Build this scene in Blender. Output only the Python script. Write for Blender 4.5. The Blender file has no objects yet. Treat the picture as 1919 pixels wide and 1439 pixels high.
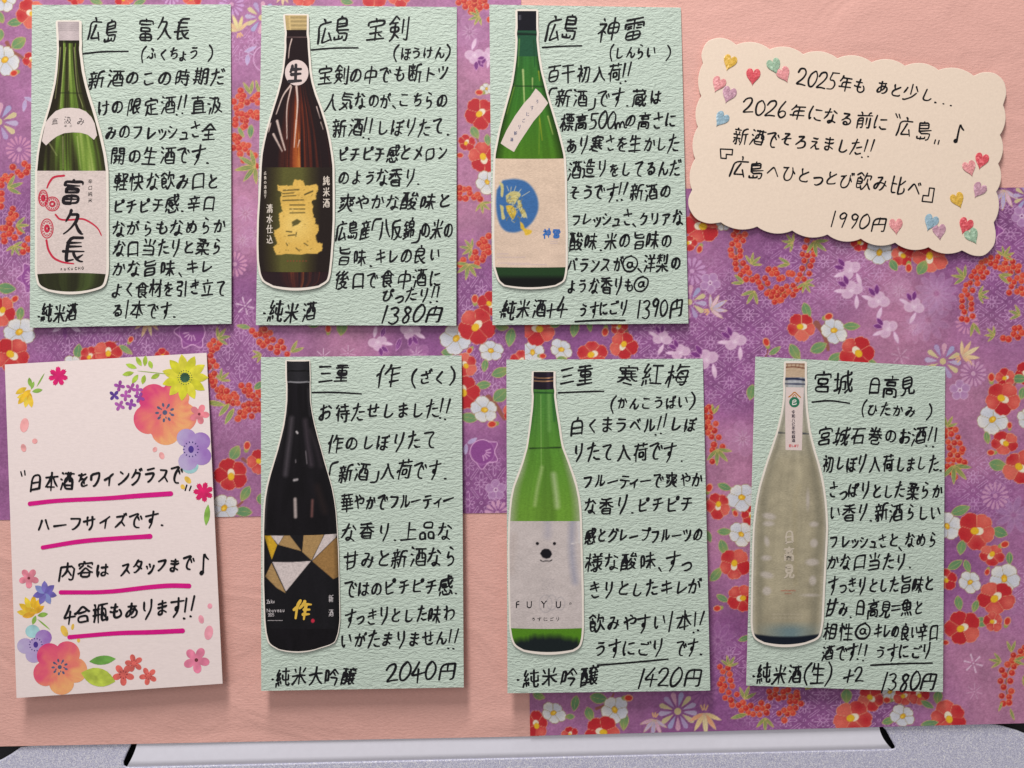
import bpy, math, random
import numpy as np
from mathutils import Vector

# ------------------------------------------------------------------ camera, light, exposure
SC = bpy.context.scene
K = 0.00025            # metres on the wall per unit of the drawing grid (the wall is about 48 cm across)
CX, CY = 959.5, 719.5
D = 0.43               # distance of the camera from the wall
cam_d = bpy.data.cameras.new("camera")
cam = bpy.data.objects.new("camera", cam_d)
SC.collection.objects.link(cam)
cam.location = (0, -D, 0)
cam.rotation_euler = (math.radians(90), 0, 0)
cam_d.sensor_width = 36.0
cam_d.lens = 36.0 * D / (1919 * K)
cam_d.clip_start = 0.01
cam_d.clip_end = 50
SC.camera = cam

wd = bpy.data.worlds.new("World")
SC.world = wd
wd.use_nodes = True
wd.node_tree.nodes["Background"].inputs[0].default_value = (1.0, 0.94, 0.93, 1)
wd.node_tree.nodes["Background"].inputs[1].default_value = 0.26


def area(name, loc, target, sx, sy, watts, col):
    l = bpy.data.lights.new(name, "AREA")
    l.shape = "RECTANGLE"
    l.size, l.size_y, l.energy, l.color = sx, sy, watts, col
    o = bpy.data.objects.new(name, l)
    SC.collection.objects.link(o)
    o.location = loc
    o.rotation_euler = (Vector(target) - Vector(loc)).to_track_quat("-Z", "Y").to_euler()
    return o


area("ceiling_lamp", (-0.20, -0.62, 1.05), (0.0, 0, -0.02), 0.18, 0.60, 15.5, (1.0, 0.96, 0.925))
area("fill_light", (-0.5, -1.6, 0.5), (0, 0, 0), 1.0, 0.8, 6.2, (1.0, 0.96, 0.94))  # unseen soft fill lamp, added to brighten the board from the front

SC.view_settings.view_transform = "Standard"
SC.view_settings.look = "None"
SC.view_settings.exposure = 0.0
SC.view_settings.gamma = 1.0
SC.view_settings.use_curve_mapping = False
SC.cycles.max_bounces = 5
SC.cycles.use_denoising = True

RNG = random.Random(11)
NR = np.random.RandomState(5)


# ------------------------------------------------------------------ helpers: space, colour, meshes
def W(px, py, d):
    """grid position and height off the wall -> world"""
    f = (D - d) / D
    return ((px - CX) * K * f, -d, (CY - py) * K * f)


def Wn(PX, PY, Dd):
    f = (D - Dd) / D
    return np.stack([(PX - CX) * K * f, -Dd + 0 * PX, (CY - PY) * K * f], -1)


EXPO = 0.97


def lin(c, e=None):
    c = np.asarray(c, float) / 255.0
    l = np.where(c <= 0.04045, c / 12.92, ((c + 0.055) / 1.055) ** 2.4)
    return np.clip(l / (e or EXPO), 0.002, 0.92)


def rgba(c, e=None):
    l = lin(c, e)
    return (float(l[0]), float(l[1]), float(l[2]), 1.0)


def tag(o, label=None, cat=None, group=None, kind=None):
    if label: o["label"] = label
    if cat: o["category"] = cat
    if group: o["group"] = group
    if kind: o["kind"] = kind
    return o


def empty(name, loc):
    o = bpy.data.objects.new(name, None)
    o.empty_display_size = 0.01
    SC.collection.objects.link(o)
    o.location = loc
    return o


def world_of(o):
    v = Vector(o.location)
    while o.parent:
        o = o.parent
        v += Vector(o.location)
    return np.array(v)


def link_mesh(name, V, F, mats, parent=None, colors=None, fmat=None, smooth=False):
    V = np.asarray(V, float).reshape(-1, 3)
    org = world_of(parent) if parent else V.mean(0)
    me = bpy.data.meshes.new(name)
    me.from_pydata((V - org).tolist(), [], F)
    if not isinstance(mats, (list, tuple)): mats = [mats]
    for m in mats: me.materials.append(m)
    if fmat is not None: me.polygons.foreach_set("material_index", np.asarray(fmat, np.int32))
    if colors is not None: set_cols(me, colors)
    if smooth: me.polygons.foreach_set("use_smooth", np.ones(len(me.polygons), bool))
    me.update()
    o = bpy.data.objects.new(name, me)
    SC.collection.objects.link(o)
    if parent: o.parent = parent
    else: o.location = org
    return o


def set_cols(me, colors):
    a = me.color_attributes.new("Col", "FLOAT_COLOR", "POINT")
    c = np.ones((len(me.vertices), 4), np.float32)
    c[:, :3] = colors.reshape(-1, 3)
    a.data.foreach_set("color", c.ravel())


def grid_mesh(name, P, mats, parent=None, colors=None, thick=None, edge_col=None, smooth=True, back=True):
    """a sheet from an (ny, nx, 3) array; thick adds the cut edge and the back"""
    ny, nx = P.shape[:2]
    V = P.reshape(-1, 3)
    idx = np.arange(ny * nx).reshape(ny, nx)
    q = np.stack([idx[1:, :-1], idx[1:, 1:], idx[:-1, 1:], idx[:-1, :-1]], -1).reshape(-1, 4)
    nq = len(q)
    loops = q.ravel()
    starts = np.arange(nq) * 4
    tot = np.full(nq, 4)
    cols = None if colors is None else colors.reshape(-1, 3)
    fm = np.zeros(nq, np.int32)
    if thick:
        ring = np.concatenate([idx[0, :-1], idx[:-1, -1], idx[-1, :0:-1], idx[:0:-1, 0]])
        n = len(ring)
        # edge vertices are doubled so that the edge keeps its own colour
        top = V[ring]
        bot = V[ring] + np.array([0, thick, 0])
        b0 = len(V); b1 = b0 + n
        V = np.concatenate([V, top, bot])
        j = np.arange(n); k = (j + 1) % n
        qe = np.stack([b0 + j, b0 + k, b1 + k, b1 + j], -1)
        loops = np.concatenate([loops, qe.ravel()] + ([b1 + j] if back else []))
        starts = np.concatenate([starts, nq * 4 + np.arange(n) * 4] + ([[nq * 4 + n * 4]] if back else []))
        tot = np.concatenate([tot, np.full(n, 4)] + ([[n]] if back else []))
        fm = np.concatenate([fm, np.full(n + (1 if back else 0), 1 if isinstance(mats, (list, tuple)) and len(mats) > 1 else 0, np.int32)])
        if cols is not None:
            ec = np.tile(np.asarray(edge_col if edge_col is not None else (0.7, 0.65, 0.62)), (2 * n, 1))
            cols = np.concatenate([cols, ec])
    org = world_of(parent) if parent else V.mean(0)
    me = bpy.data.meshes.new(name)
    me.vertices.add(len(V)); me.vertices.foreach_set("co", (V - org).astype(np.float32).ravel())
    me.loops.add(len(loops)); me.loops.foreach_set("vertex_index", loops.astype(np.int32))
    me.polygons.add(len(tot)); me.polygons.foreach_set("loop_start", starts.astype(np.int32))
    try: me.polygons.foreach_set("loop_total", tot.astype(np.int32))
    except Exception: pass
    if not isinstance(mats, (list, tuple)): mats = [mats]
    for m in mats: me.materials.append(m)
    me.update(calc_edges=True)
    me.polygons.foreach_set("material_index", fm)
    sm = np.zeros(len(tot), bool); sm[:nq] = smooth
    me.polygons.foreach_set("use_smooth", sm)
    if cols is not None: set_cols(me, cols)
    me.update()
    o = bpy.data.objects.new(name, me)
    SC.collection.objects.link(o)
    if parent: o.parent = parent
    else: o.location = org
    return o


def quad_grid(c, nx, ny):
    """bilinear grid over corners tl, tr, br, bl -> PX, PY"""
    u = np.linspace(0, 1, nx)[None, :]; v = np.linspace(0, 1, ny)[:, None]
    (ax, ay), (bx, by), (cx, cy), (dx, dy) = c
    PX = ax * (1 - u) * (1 - v) + bx * u * (1 - v) + cx * u * v + dx * (1 - u) * v
    PY = ay * (1 - u) * (1 - v) + by * u * (1 - v) + cy * u * v + dy * (1 - u) * v
    return PX, PY


# ------------------------------------------------------------------ materials
def new_mat(name):
    m = bpy.data.materials.new(name)
    m.use_nodes = True
    nt = m.node_tree
    b = nt.nodes["Principled BSDF"]
    return m, nt, b


def nd(nt, t, **kw):
    n = nt.nodes.new(t)
    for k, v in kw.items():
        if k.startswith("i_"):
            n.inputs[k[2:].replace("_", " ")].default_value = v
        else: setattr(n, k, v)
    return n


def pos_map(nt, scale):
    g = nd(nt, "ShaderNodeNewGeometry")
    mp = nd(nt, "ShaderNodeMapping")
    mp.inputs["Scale"].default_value = scale
    nt.links.new(g.outputs["Position"], mp.inputs["Vector"])
    return mp.outputs[0]


def noise(nt, vec, scale=1.0, detail=2.0, rough=0.5, dist=0.0):
    n = nd(nt, "ShaderNodeTexNoise")
    n.inputs["Scale"].default_value = scale
    n.inputs["Detail"].default_value = detail
    n.inputs["Roughness"].default_value = rough
    n.inputs["Distortion"].default_value = dist
    nt.links.new(vec, n.inputs["Vector"])
    return n.outputs["Fac"]


def ramp(nt, fac, stops):
    r = nd(nt, "ShaderNodeValToRGB")
    e = r.color_ramp.elements
    while len(e) < len(stops): e.new(0.5)
    for el, (p, c) in zip(e, stops):
        el.position = p
        el.color = c if len(c) == 4 else (*c, 1)
    nt.links.new(fac, r.inputs[0])
    return r.outputs[0]


def mul(nt, a, b, fac=1.0):
    m = nd(nt, "ShaderNodeMix", data_type="RGBA", blend_type="MULTIPLY")
    m.inputs[0].default_value = fac
    nt.links.new(a, m.inputs[6]); nt.links.new(b, m.inputs[7])
    return m.outputs[2]


def bump(nt, b, h, strength, dist):
    n = nd(nt, "ShaderNodeBump")
    n.inputs["Strength"].default_value = strength
    n.inputs["Distance"].default_value = dist
    nt.links.new(h, n.inputs["Height"])
    nt.links.new(n.outputs[0], b.inputs["Normal"])
    return n


def mat_print(name, rough=0.55, grain=0.10, gscale=2500, aniso=(1, 1, 1), bump_mm=0.02, spec=0.3):
    """printed paper: colours of the print come with the sheet, fibres and grain from noise"""
    m, nt, b = new_mat(name)
    a = nd(nt, "ShaderNodeVertexColor", layer_name="Col")
    v = pos_map(nt, aniso)
    n = noise(nt, v, gscale, 3, 0.6)
    r = ramp(nt, n, [(0.25, (1 - grain,) * 3), (0.75, (1 + grain * 0.3,) * 3)])
    nt.links.new(mul(nt, a.outputs[0], r), b.inputs["Base Color"])
    b.inputs["Roughness"].default_value = rough
    b.inputs["Specular IOR Level"].default_value = spec
    bump(nt, b, noise(nt, v, gscale * 0.6, 3), 0.6, bump_mm / 1000)
    return m


def mat_plain(name, col, rough=0.6, grain=0.05, gscale=1500, spec=0.3, bump_mm=0.0, bscale=900, aniso=(1, 1, 1)):
    m, nt, b = new_mat(name)
    c = np.array(rgba(col)[:3])
    v = pos_map(nt, aniso)
    n = noise(nt, v, gscale, 3)
    o = ramp(nt, n, [(0.3, tuple(c * (1 - grain))), (0.7, tuple(np.minimum(c * (1 + grain), 0.95)))])
    nt.links.new(o, b.inputs["Base Color"])
    b.inputs["Roughness"].default_value = rough
    b.inputs["Specular IOR Level"].default_value = spec
    if bump_mm: bump(nt, b, noise(nt, v, bscale, 3), 0.7, bump_mm / 1000)
    return m


def mat_mint():
    m, nt, b = new_mat("embossed mint card")
    c = np.array(rgba((187, 203, 191))[:3])
    v = pos_map(nt, (370, 370, 960))
    n1 = noise(nt, v, 1.0, 2.5, 0.55, 0.7)
    v2 = pos_map(nt, (1500, 1500, 2600))
    n2 = noise(nt, v2, 1.0, 2)
    ad = nd(nt, "ShaderNodeMath", operation="MULTIPLY_ADD")
    nt.links.new(n2, ad.inputs[0]); ad.inputs[1].default_value = 0.12
    nt.links.new(n1, ad.inputs[2])
    g = noise(nt, pos_map(nt, (40, 40, 40)), 1.0, 2)
    o = ramp(nt, g, [(0.3, tuple(c * 0.97)), (0.7, tuple(c * 1.03))])
    nt.links.new(o, b.inputs["Base Color"])
    b.inputs["Roughness"].default_value = 0.6
    b.inputs["Specular IOR Level"].default_value = 0.25
    bump(nt, b, ad.outputs[0], 1.0, 0.00076)
    return m


def mat_pink():
    m, nt, b = new_mat("pink washi paper")
    c = np.array(rgba((221, 172, 162))[:3])
    g = noise(nt, pos_map(nt, (700, 700, 1500)), 1.0, 4, 0.6)
    o = ramp(nt, g, [(0.25, tuple(c * np.array((0.94, 0.92, 0.91)))), (0.75, tuple(np.minimum(c * 1.04, 0.95)))])
    nt.links.new(o, b.inputs["Base Color"])
    b.inputs["Roughness"].default_value = 0.6
    b.inputs["Specular IOR Level"].default_value = 0.25
    f = noise(nt, pos_map(nt, (420, 420, 1100)), 1.0, 5, 0.65)
    w = noise(nt, pos_map(nt, (22, 22, 34)), 1.0, 2, 0.5, 1.2)
    ad = nd(nt, "ShaderNodeMath", operation="MULTIPLY_ADD")
    nt.links.new(w, ad.inputs[0]); ad.inputs[1].default_value = 5.0
    nt.links.new(f, ad.inputs[2])
    bump(nt, b, ad.outputs[0], 0.9, 0.00030)
    return m


def mat_silver():
    m, nt, b = new_mat("silver glitter lacquer")
    vo = nd(nt, "ShaderNodeTexVoronoi")
    vo.inputs["Scale"].default_value = 2600
    nt.links.new(pos_map(nt, (1, 1, 1)), vo.inputs["Vector"])
    r = ramp(nt, vo.outputs["Color"], [(0.15, rgba((176, 177, 200))), (0.6, rgba((208, 209, 230))), (0.95, rgba((250, 250, 254)))])
    nt.links.new(r, b.inputs["Base Color"])
    b.inputs["Metallic"].default_value = 0.15
    b.inputs["Roughness"].default_value = 0.45
    n = nd(nt, "ShaderNodeBump")
    n.inputs["Strength"].default_value = 0.5
    n.inputs["Distance"].default_value = 0.00012
    nt.links.new(vo.outputs["Color"], n.inputs["Height"])
    nt.links.new(n.outputs[0], b.inputs["Normal"])
    return m


def mat_glitter(name, col):
    m, nt, b = new_mat(name)
    c = np.array(rgba(col)[:3])
    vo = nd(nt, "ShaderNodeTexVoronoi")
    vo.inputs["Scale"].default_value = 1100
    nt.links.new(pos_map(nt, (1, 1, 1)), vo.inputs["Vector"])
    r = ramp(nt, vo.outputs["Color"], [(0.1, tuple(c * 0.86)), (0.62, tuple(c * 1.05)), (0.9, tuple(np.minimum(c * 1.15 + 0.12, 0.95)))])
    nt.links.new(r, b.inputs["Base Color"])
    b.inputs["Roughness"].default_value = 0.35
    n = nd(nt, "ShaderNodeBump")
    n.inputs["Strength"].default_value = 0.6
    n.inputs["Distance"].default_value = 0.00025
    nt.links.new(vo.outputs["Distance"], n.inputs["Height"])
    nt.links.new(n.outputs[0], b.inputs["Normal"])
    return m


M_MINT = mat_mint()
M_EDGE = mat_plain("pale cut edge of the card", (235, 232, 222), 0.7)
M_PINK = mat_pink()
M_WASHI = mat_print("printed chiyogami paper", 0.5, 0.20, 1300, (1, 1, 1.6), 0.05)
M_FLORAL = mat_plain("matt white postcard paper", (230, 216, 214), 0.65, 0.03, 900, 0.25, 0.035, 700, (0.5, 0.5, 1.6))
M_CREAM = mat_plain("cream laid card", (229, 211, 193), 0.65, 0.03, 900, 0.25, 0.06, 620)
M_CUT = mat_plain("white printer paper", (226, 218, 208), 0.65, 0.03)
M_PHOTO = mat_print("printed bottle picture", 0.62, 0.28, 2200, (0.45, 0.45, 1.7), 0.03, 0.10)
M_INK = mat_plain("black felt pen ink", (25, 25, 29), 0.6, 0.25, 700, 0.12)
M_WATER = mat_print("watercolour print", 0.6, 0.06, 1800, (1, 1, 1), 0.015)
M_MARK = mat_plain("magenta marker", (206, 0, 128), 0.5, 0.06, 500, 0.3)
M_SILVER = mat_silver()
M_BAR = mat_plain("pale grey plastic", (226, 226, 238), 0.38, 0.015, 300, 0.45)
M_BLACK = mat_plain("black plastic", (12, 12, 16), 0.5, 0.1)
M_WALL = mat_plain("dark grey wall", (58, 57, 60), 0.8, 0.08, 120)


def ink(name, col, rough=0.55):
    return mat_plain(name, col, 0.62, 0.08, 900, 0.1)


# ------------------------------------------------------------------ handwriting: centre lines of the pen strokes
WRITTEN = """広島富久長ふくちょう新酒のこの時期だけの限定酒直汲みのフレッシュさ全開の生酒です軽快な飲み口とピチピチ感辛口ながらもなめらかな口当たりと柔らかな旨味キレよく食材を引き立てる本です純米酒
宝剣ほうけん宝剣の中でも断トツ人気なのがこちらの新酒しぼりたてピチピチ感とメロンのような香り爽やかな酸味と広島産八反錦の米の旨味キレの良い後口で食中酒にぴったり円
神雷しんらい百干初入荷新酒です蔵は標高の高さにあり寒さを生かした酒造りをしてるんだそうです新酒のフレッシュさクリアな酸味米の旨味のバランスが洋梨のような香りも純米酒うすにごり
年もあと少し年になる前に広島新酒でそろえました広島へひとっとび飲み比べ
日本酒をワイングラスでハーフサイズです内容はスタッフまで合瓶もあります
三重作ざくお待たせしました作のしぼりたて新酒入荷です華やかでフルーティーな香り上品な甘みと新酒ならではのピチピチ感すっきりとした味わいがたまりません純米大吟醸
寒紅梅かんこうばい白くまラベルしぼりたて入荷ですフルーティーで爽やかな香りピチピチ感とグレープフルーツの様な酸味すっきりとしたキレが飲みやすい本うすにごりです純米吟醸
宮城日高見ひたかみ宮城石巻のお酒初しぼり入荷しましたさっぱりとした柔らかい香り新酒らしいフレッシュさとなめらかな口当たりすっきりとした旨味と甘み日高見魚と相性キレの良い辛口酒です純米酒生
令和八巳年初詣清水仕込辛口純米FUYUのZakuNouveau"""
# one entry per different character of that text in sorted order; each pen stroke is x, y, x, y ... on a square of 65 units, y up
CENTRE_LINES = [
[[10,31,26,31],[26,48,10,47,10,13]],
[[10,48,11,45,10,13],[11,44,16,41,36,18,41,16,42,18,42,47]],
[[9,47,9,24,11,18,17,13,23,12,32,14,37,20,38,47]],
[[20,34,20,13],[4,50,8,48,18,35,20,34],[20,34,23,35,33,48,38,50]],
[[8,48,32,47,39,50],[32,47,31,43,14,19,12,13],[5,10,11,13,37,12]],
[[20,24,17,24,9,20,7,16,8,14,11,11,19,13,23,11,26,12],[5,29,7,32,9,34,15,34,19,33,20,29,20,13]],
[[8,25,10,31,15,34,20,34,24,32,26,26,25,24,8,24],[9,24,26,24,25,30,21,34,15,34,10,32,8,24,9,19,13,13,18,12,26,14,29,17]],
[[9,48,9,13],[29,36,24,33,18,26,17,24,18,21,26,12,31,10]],
[[29,28,26,32,24,34,17,34,14,33,11,32,8,28,8,23,9,18,11,14,16,12,24,13,27,15,30,19,30,25,29,28]],
[[9,34,9,16,12,13,15,12,25,15,26,34]],
[[4,36,6,35,13,19,16,17],[25,34,18,19,16,17,16,11]],
[[14,48,26,47,47,49],[27,47,27,47],[42,42,42,38,37,27,31,20,28,19],[28,55,26,34,27,16,16,12,13,14,11,18,13,24,15,28,21,33,26,34],[26,36,41,38,48,35,53,30,53,21,50,15,42,10,35,10]],
[[13,49,14,27,19,15,24,12,27,14,32,22,31,26],[44,47,46,47,50,38,54,23]],
[[22,54,39,51,43,51,45,53],[15,37,30,40,39,40,44,38,47,34,48,28,46,23,43,18,35,13,26,10,24,11]],
[[23,54,41,51,44,53],[16,38,33,39,38,39,39,38,38,35,31,29,29,25,24,22,15,12],[30,25,35,23,39,13,41,11,54,10]],
[[13,44,20,44,37,46],[46,48,56,42],[24,55,24,13,22,11,16,12,12,15,11,18,12,21,15,25,19,27,24,28],[24,28,24,13,21,11,14,13,11,18,13,23,19,27,26,31,35,32,45,32,50,28,51,23,49,16,43,12,36,11]],
[[26,53,25,43,20,30,12,11],[48,47,56,30],[10,41,36,42,40,39,40,26,37,14,33,11,27,11,25,12]],
[[25,54,23,43,21,34,12,11],[55,58,58,52],[49,55,51,50],[45,47,48,45,56,29],[9,40,34,42,39,39,39,29,37,14,32,10,25,11]],
[[34,54,38,37,41,35,45,26,44,24,36,25],[15,48,28,47,48,50],[15,36,32,35,42,36,51,38,53,40],[19,25,17,24,16,18,17,14,20,11,28,9,39,9,43,10,46,13]],
[[40,54,21,37,19,35,18,32,21,28,41,10]],
[[45,53,46,33,44,20,42,17,38,11,35,10,32,10],[29,41,55,42],[19,27,17,20,14,18],[14,53,12,27,12,22,14,18,14,12]],
[[19,49,46,49],[16,26,15,19,16,17,20,13,24,11,36,11,50,12]],
[[55,57,58,52],[48,55,51,50],[18,48,45,48],[15,25,14,18,16,16,18,13,23,11,44,11,48,11,51,14]],
[[14,45,18,44,36,44,51,47],[34,55,36,54,38,46,46,28,46,27,36,28],[18,27,16,18,18,14,21,12,28,10,40,10,45,10,47,13]],
[[54,59,59,53],[34,54,35,53,37,45,39,43,45,27,35,27],[48,56,51,51,50,47],[51,50,52,48,50,47],[14,44,35,44,50,47],[17,26,15,18,19,12,28,9,45,10]],
[[20,53,19,23,19,17,21,13,27,10,37,10,45,13,52,20]],
[[37,54,37,36,39,28,37,18,29,11,25,10,22,10],[11,46,55,47],[37,37,30,37,27,36,24,33,23,30,24,25,27,23,30,22,37,23]],
[[20,51,20,19,23,13,28,11,42,11,48,12,51,14],[8,37,55,41],[44,53,43,27,40,25,35,26]],
[[27,35,29,33,52,35],[32,33,27,24,26,17,28,14,31,12,38,10,44,10],[20,52,40,52,40,49,27,38,26,34,11,31]],
[[26,54,25,47,21,31,13,11],[11,45,23,45,36,47],[37,36,53,36],[33,21,34,14,39,11,53,11,56,14]],
[[53,54,56,49],[46,52,50,47],[9,44,21,44,34,46],[35,35,51,35],[31,21,31,16,35,12,39,10,52,11],[27,55,24,52,19,31,12,10]],
[[11,47,14,46,29,46,47,48],[21,29,23,29,33,32,39,33,48,30,50,25,49,18,44,13,37,10,25,10],[27,56,25,54,24,47,20,32,20,29,17,24]],
[[16,32,35,37,44,37,49,33,51,27,49,22,47,18,38,13,31,11,25,12]],
[[38,49,37,46,30,38,28,31,28,25,31,18,34,15,40,12,46,11],[10,47,52,50]],
[[10,47,30,49,36,48,52,50],[36,47,36,45,31,40,28,34,27,30,28,23,30,18,34,14,43,11,49,12],[52,41,55,35],[46,38,48,34]],
[[21,55,20,52,27,36],[48,46,31,37,27,36,19,28,17,23,17,18,21,13,28,11,47,11,50,12,52,14]],
[[26,55,25,47,13,22],[11,45,22,45,34,47],[45,46,55,40],[41,36,41,12,38,10,33,9,28,10,25,12,24,16,25,19,29,21,33,22,40,22,53,15]],
[[32,48,40,47,51,47],[19,26,17,19,14,18],[29,23,30,17,32,14,37,13,54,13],[18,54,15,52,12,34,12,19,14,17,14,11]],
[[33,50,29,50,20,46,15,42,12,36,10,30,11,22,14,17,19,16,23,17,27,23,31,36,33,50],[33,49,30,32,27,23,23,17,19,16,14,17,10,25,10,30,13,38,15,42,24,48,29,50,39,50,47,46,52,40,53,36,54,28,52,21,48,16,43,13,36,11,32,12]],
[[29,42,43,42,54,44],[18,27,18,25,16,19,13,17],[45,53,44,14,41,11,35,10,30,12,28,14,27,17,29,21,36,24,44,23,56,16],[14,53,12,33,12,19,13,17,14,10]],
[[50,55,52,49],[56,57,58,51],[27,42,41,41,53,42],[17,25,15,18,12,17],[45,55,43,52,43,13,40,10,33,10,29,11,26,15,26,19,29,21,37,23,42,22,55,15],[16,54,13,51,10,32,10,19,12,16,12,10]],
[[55,49,52,49,50,52,50,56,54,58,58,57,59,54,58,50,55,49],[27,42,41,41,53,42],[17,25,15,18,12,17],[45,55,43,52,43,13,40,10,33,10,29,11,26,15,26,19,29,21,37,23,42,22,55,15],[16,54,13,51,10,32,10,19,12,16,12,10]],
[[25,49,17,35,14,26,14,19,17,14,21,11,24,10,32,10,40,14,44,22,47,38,44,51],[11,48,25,49,30,51],[47,38,50,35,55,28]],
[[50,54,52,48],[56,56,58,51],[24,48,16,35,13,26,13,18,16,13,18,11,23,9,30,9,35,11,39,14,44,23,45,38,44,50],[10,48,24,48,29,50],[46,38,48,36,54,27]],
[[49,51,51,48,55,47,58,49,59,52,57,56,54,57,50,55,49,51],[24,48,16,35,13,26,13,18,16,13,18,11,23,9,30,9,35,11,39,14,44,23,45,38,44,50],[10,48,24,48,29,50],[46,38,48,36,54,27]],
[[28,53,38,47,38,44,36,42],[9,15,18,21],[49,30,57,15],[32,31,38,21,38,13,32,10,24,11,22,13]],
[[10,26,24,42,28,44,33,41,55,16]],
[[50,51,54,45],[44,47,47,41],[10,25,24,42,28,43,32,40,55,15]],
[[30,50,42,50,54,51],[44,50,43,13,41,11,36,10,31,12,28,15,28,18,29,21,36,23,42,23,55,16],[29,36,50,36,54,37,56,39],[18,27,18,25,16,19,13,17],[14,53,12,33,12,19,13,17,14,10]],
[[56,56,58,51],[29,49,51,50,51,54],[41,49,42,13,39,10,33,10,29,11,26,13,27,19,29,21,34,22,41,22,54,15],[28,35,53,36],[16,25,15,18,12,16],[13,52,10,28,12,9]],
[[34,55,34,13,32,10,27,9,21,10,17,13,16,16,17,20,26,23,38,21,51,14],[16,48,32,47,50,48],[15,36,33,34,47,35,52,37]],
[[18,51,35,51,35,48,29,35,27,32,20,17,15,14,10,18,10,24,13,29,18,32,24,34,27,33],[50,38,49,28,45,18,39,11,35,9,33,10],[27,33,20,18,17,15,14,14,10,18,9,21,11,26,16,31,24,34,31,34,39,32,48,29,50,26,55,24]],
[[39,53,38,46,36,44,33,32,28,25,28,21],[16,50,23,31,26,26,28,25],[19,38,15,36,12,31,10,23,11,17,14,15,18,14,28,21],[28,21,31,19],[19,41,32,45,41,44,48,42,53,35,54,30,53,23,49,16,39,10,33,11]],
[[26,54,23,27,23,18,25,13,31,10,39,10,49,15,52,21,51,26,47,33,44,34],[11,46,22,44,37,44],[9,32,11,31,19,29,35,29,37,30]],
[[29,55,37,50],[13,50,16,49,22,38,32,10],[10,34,35,44,47,46,52,43,54,41,54,36,53,31,49,28,45,27,36,29]],
[[32,35,46,36],[32,45,33,17,32,11,29,9,25,8,19,9,17,12,16,16,18,18,29,20,40,17,47,11]],
[[32,42,50,43],[32,54,33,21,32,13,29,10,23,9,16,11,13,13,13,17,14,20,22,24,28,24,37,22,49,15]],
[[25,53,42,50],[18,43,17,32,17,29,19,29,18,29],[16,25,18,28,21,28,33,34,41,34,45,33,49,28,51,24,49,19,44,13,31,10,23,11]],
[[18,39,22,41,29,49,34,51,37,51,41,50,44,47,47,36,46,25,41,17,36,13,29,10,27,10,23,11],[19,54,18,42,18,26]],
[[19,51,40,52,41,51,40,48,28,38,28,35,13,25],[28,36,30,34,39,35,44,33,47,31,50,27,51,21,49,16,46,13,38,10,32,9,24,12,23,15,24,19,29,21,34,21,37,18,39,12],[39,11,37,18,33,21,26,21,23,17,23,13,27,10,33,9,39,11]],
[[29,36,30,34,39,35,46,32,49,28,50,21,48,16,43,12,34,10,25,10,23,11],[19,51,39,51,40,50,39,47,29,38,28,35,13,24]],
[[10,44,21,45],[21,36,32,41,40,43,48,42,54,37,55,30,53,21,47,16,38,12],[20,31,17,30,9,18],[20,56,22,53,21,35,20,32,20,10]],
[[12,48,32,48,45,49],[19,35,30,37,34,35,35,32,35,20],[35,31,41,32,52,37],[35,29,30,27,23,22,22,17,23,13,25,11,32,9,49,10],[27,54,26,49,19,35,12,28]],
[[22,32,32,32,34,31,36,24,36,15,40,10,46,11,51,14,56,22,55,25],[32,53,22,36,21,31,16,23,11,11]],
[[12,50,52,50,52,46,41,34],[31,39,31,30,27,18,20,12,18,11,15,11]],
[[33,31,33,8],[11,25,15,24,33,31,45,42]],
[[12,30,35,39,36,41,48,50],[35,38,35,10]],
[[28,54,36,10],[12,41,48,46],[11,25,15,24,54,30]],
[[34,56,30,54,28,47,26,46,18,37,12,33],[28,47,49,47,50,46,50,42,44,30,37,21,29,14,20,10,18,11]],
[[28,54,25,46,15,35,9,31],[54,57,57,52],[47,55,50,50],[26,46,47,45,47,41,42,29,35,20,20,10,17,9,14,10]],
[[9,41,54,41],[24,55,22,53,21,27],[43,53,43,33,41,22,35,14,29,10,28,11]],
[[21,52,30,47],[16,11,26,14,39,22,50,32,54,36,54,39],[13,38,20,34]],
[[17,49,44,49,45,46,36,28,33,27,20,16,13,12,12,12],[36,28,52,12]],
[[54,58,56,53],[15,48,48,48,50,51,47,56],[44,48,42,41,35,27,32,26,19,15,12,11,11,11],[35,27,51,11]],
[[34,56,30,55,28,48,21,40,14,34,11,33],[28,48,50,47,49,41,42,27,35,21,25,13,19,10,16,11],[28,34,46,22]],
[[14,50,17,49,33,49,47,52],[10,34,54,34],[33,49,33,32,31,22,23,12,21,11,17,11]],
[[28,42,30,41,33,33],[15,38,17,37,20,29],[49,39,46,29,40,19,29,10,25,9,24,9]],
[[29,51,32,40],[52,50,49,37,42,26,31,15,24,11,21,12],[12,48,16,36]],
[[18,51,48,51],[11,36,54,36],[34,36,33,26,30,18,21,10,17,10]],
[[25,37,31,36,49,29,52,30],[25,53,25,11]],
[[24,47,19,28,11,14],[40,48,47,33,54,14,56,13]],
[[53,56,57,51],[47,54,50,49],[23,47,18,28,11,13],[37,48,39,47,41,45,54,13]],
[[50,46,47,49,47,54,51,56,54,56,56,53,56,49,54,46,50,46],[16,34,29,36,45,42],[16,52,16,19,18,13,23,11,48,12]],
[[14,49,48,49,50,48,47,35,42,26,31,16,24,12,21,12]],
[[12,48,47,48,56,47,59,50,59,53,58,56,55,57,51,57,49,55,49,43,45,32,41,25,34,18,22,11,16,12]],
[[50,51,54,45],[41,49,43,48,47,41],[10,26,24,41,28,43,36,36,54,15]],
[[20,43,35,32,51,17],[47,52,41,38,34,28,21,15,14,11,11,12]],
[[14,13,51,13],[19,37,43,36,40,13]],
[[19,51,48,51],[13,38,51,37,47,27,40,18,30,12,26,11,23,11]],
[[46,52,46,30,43,22,40,17,36,14,30,11,27,11],[18,52,18,29]],
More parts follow.
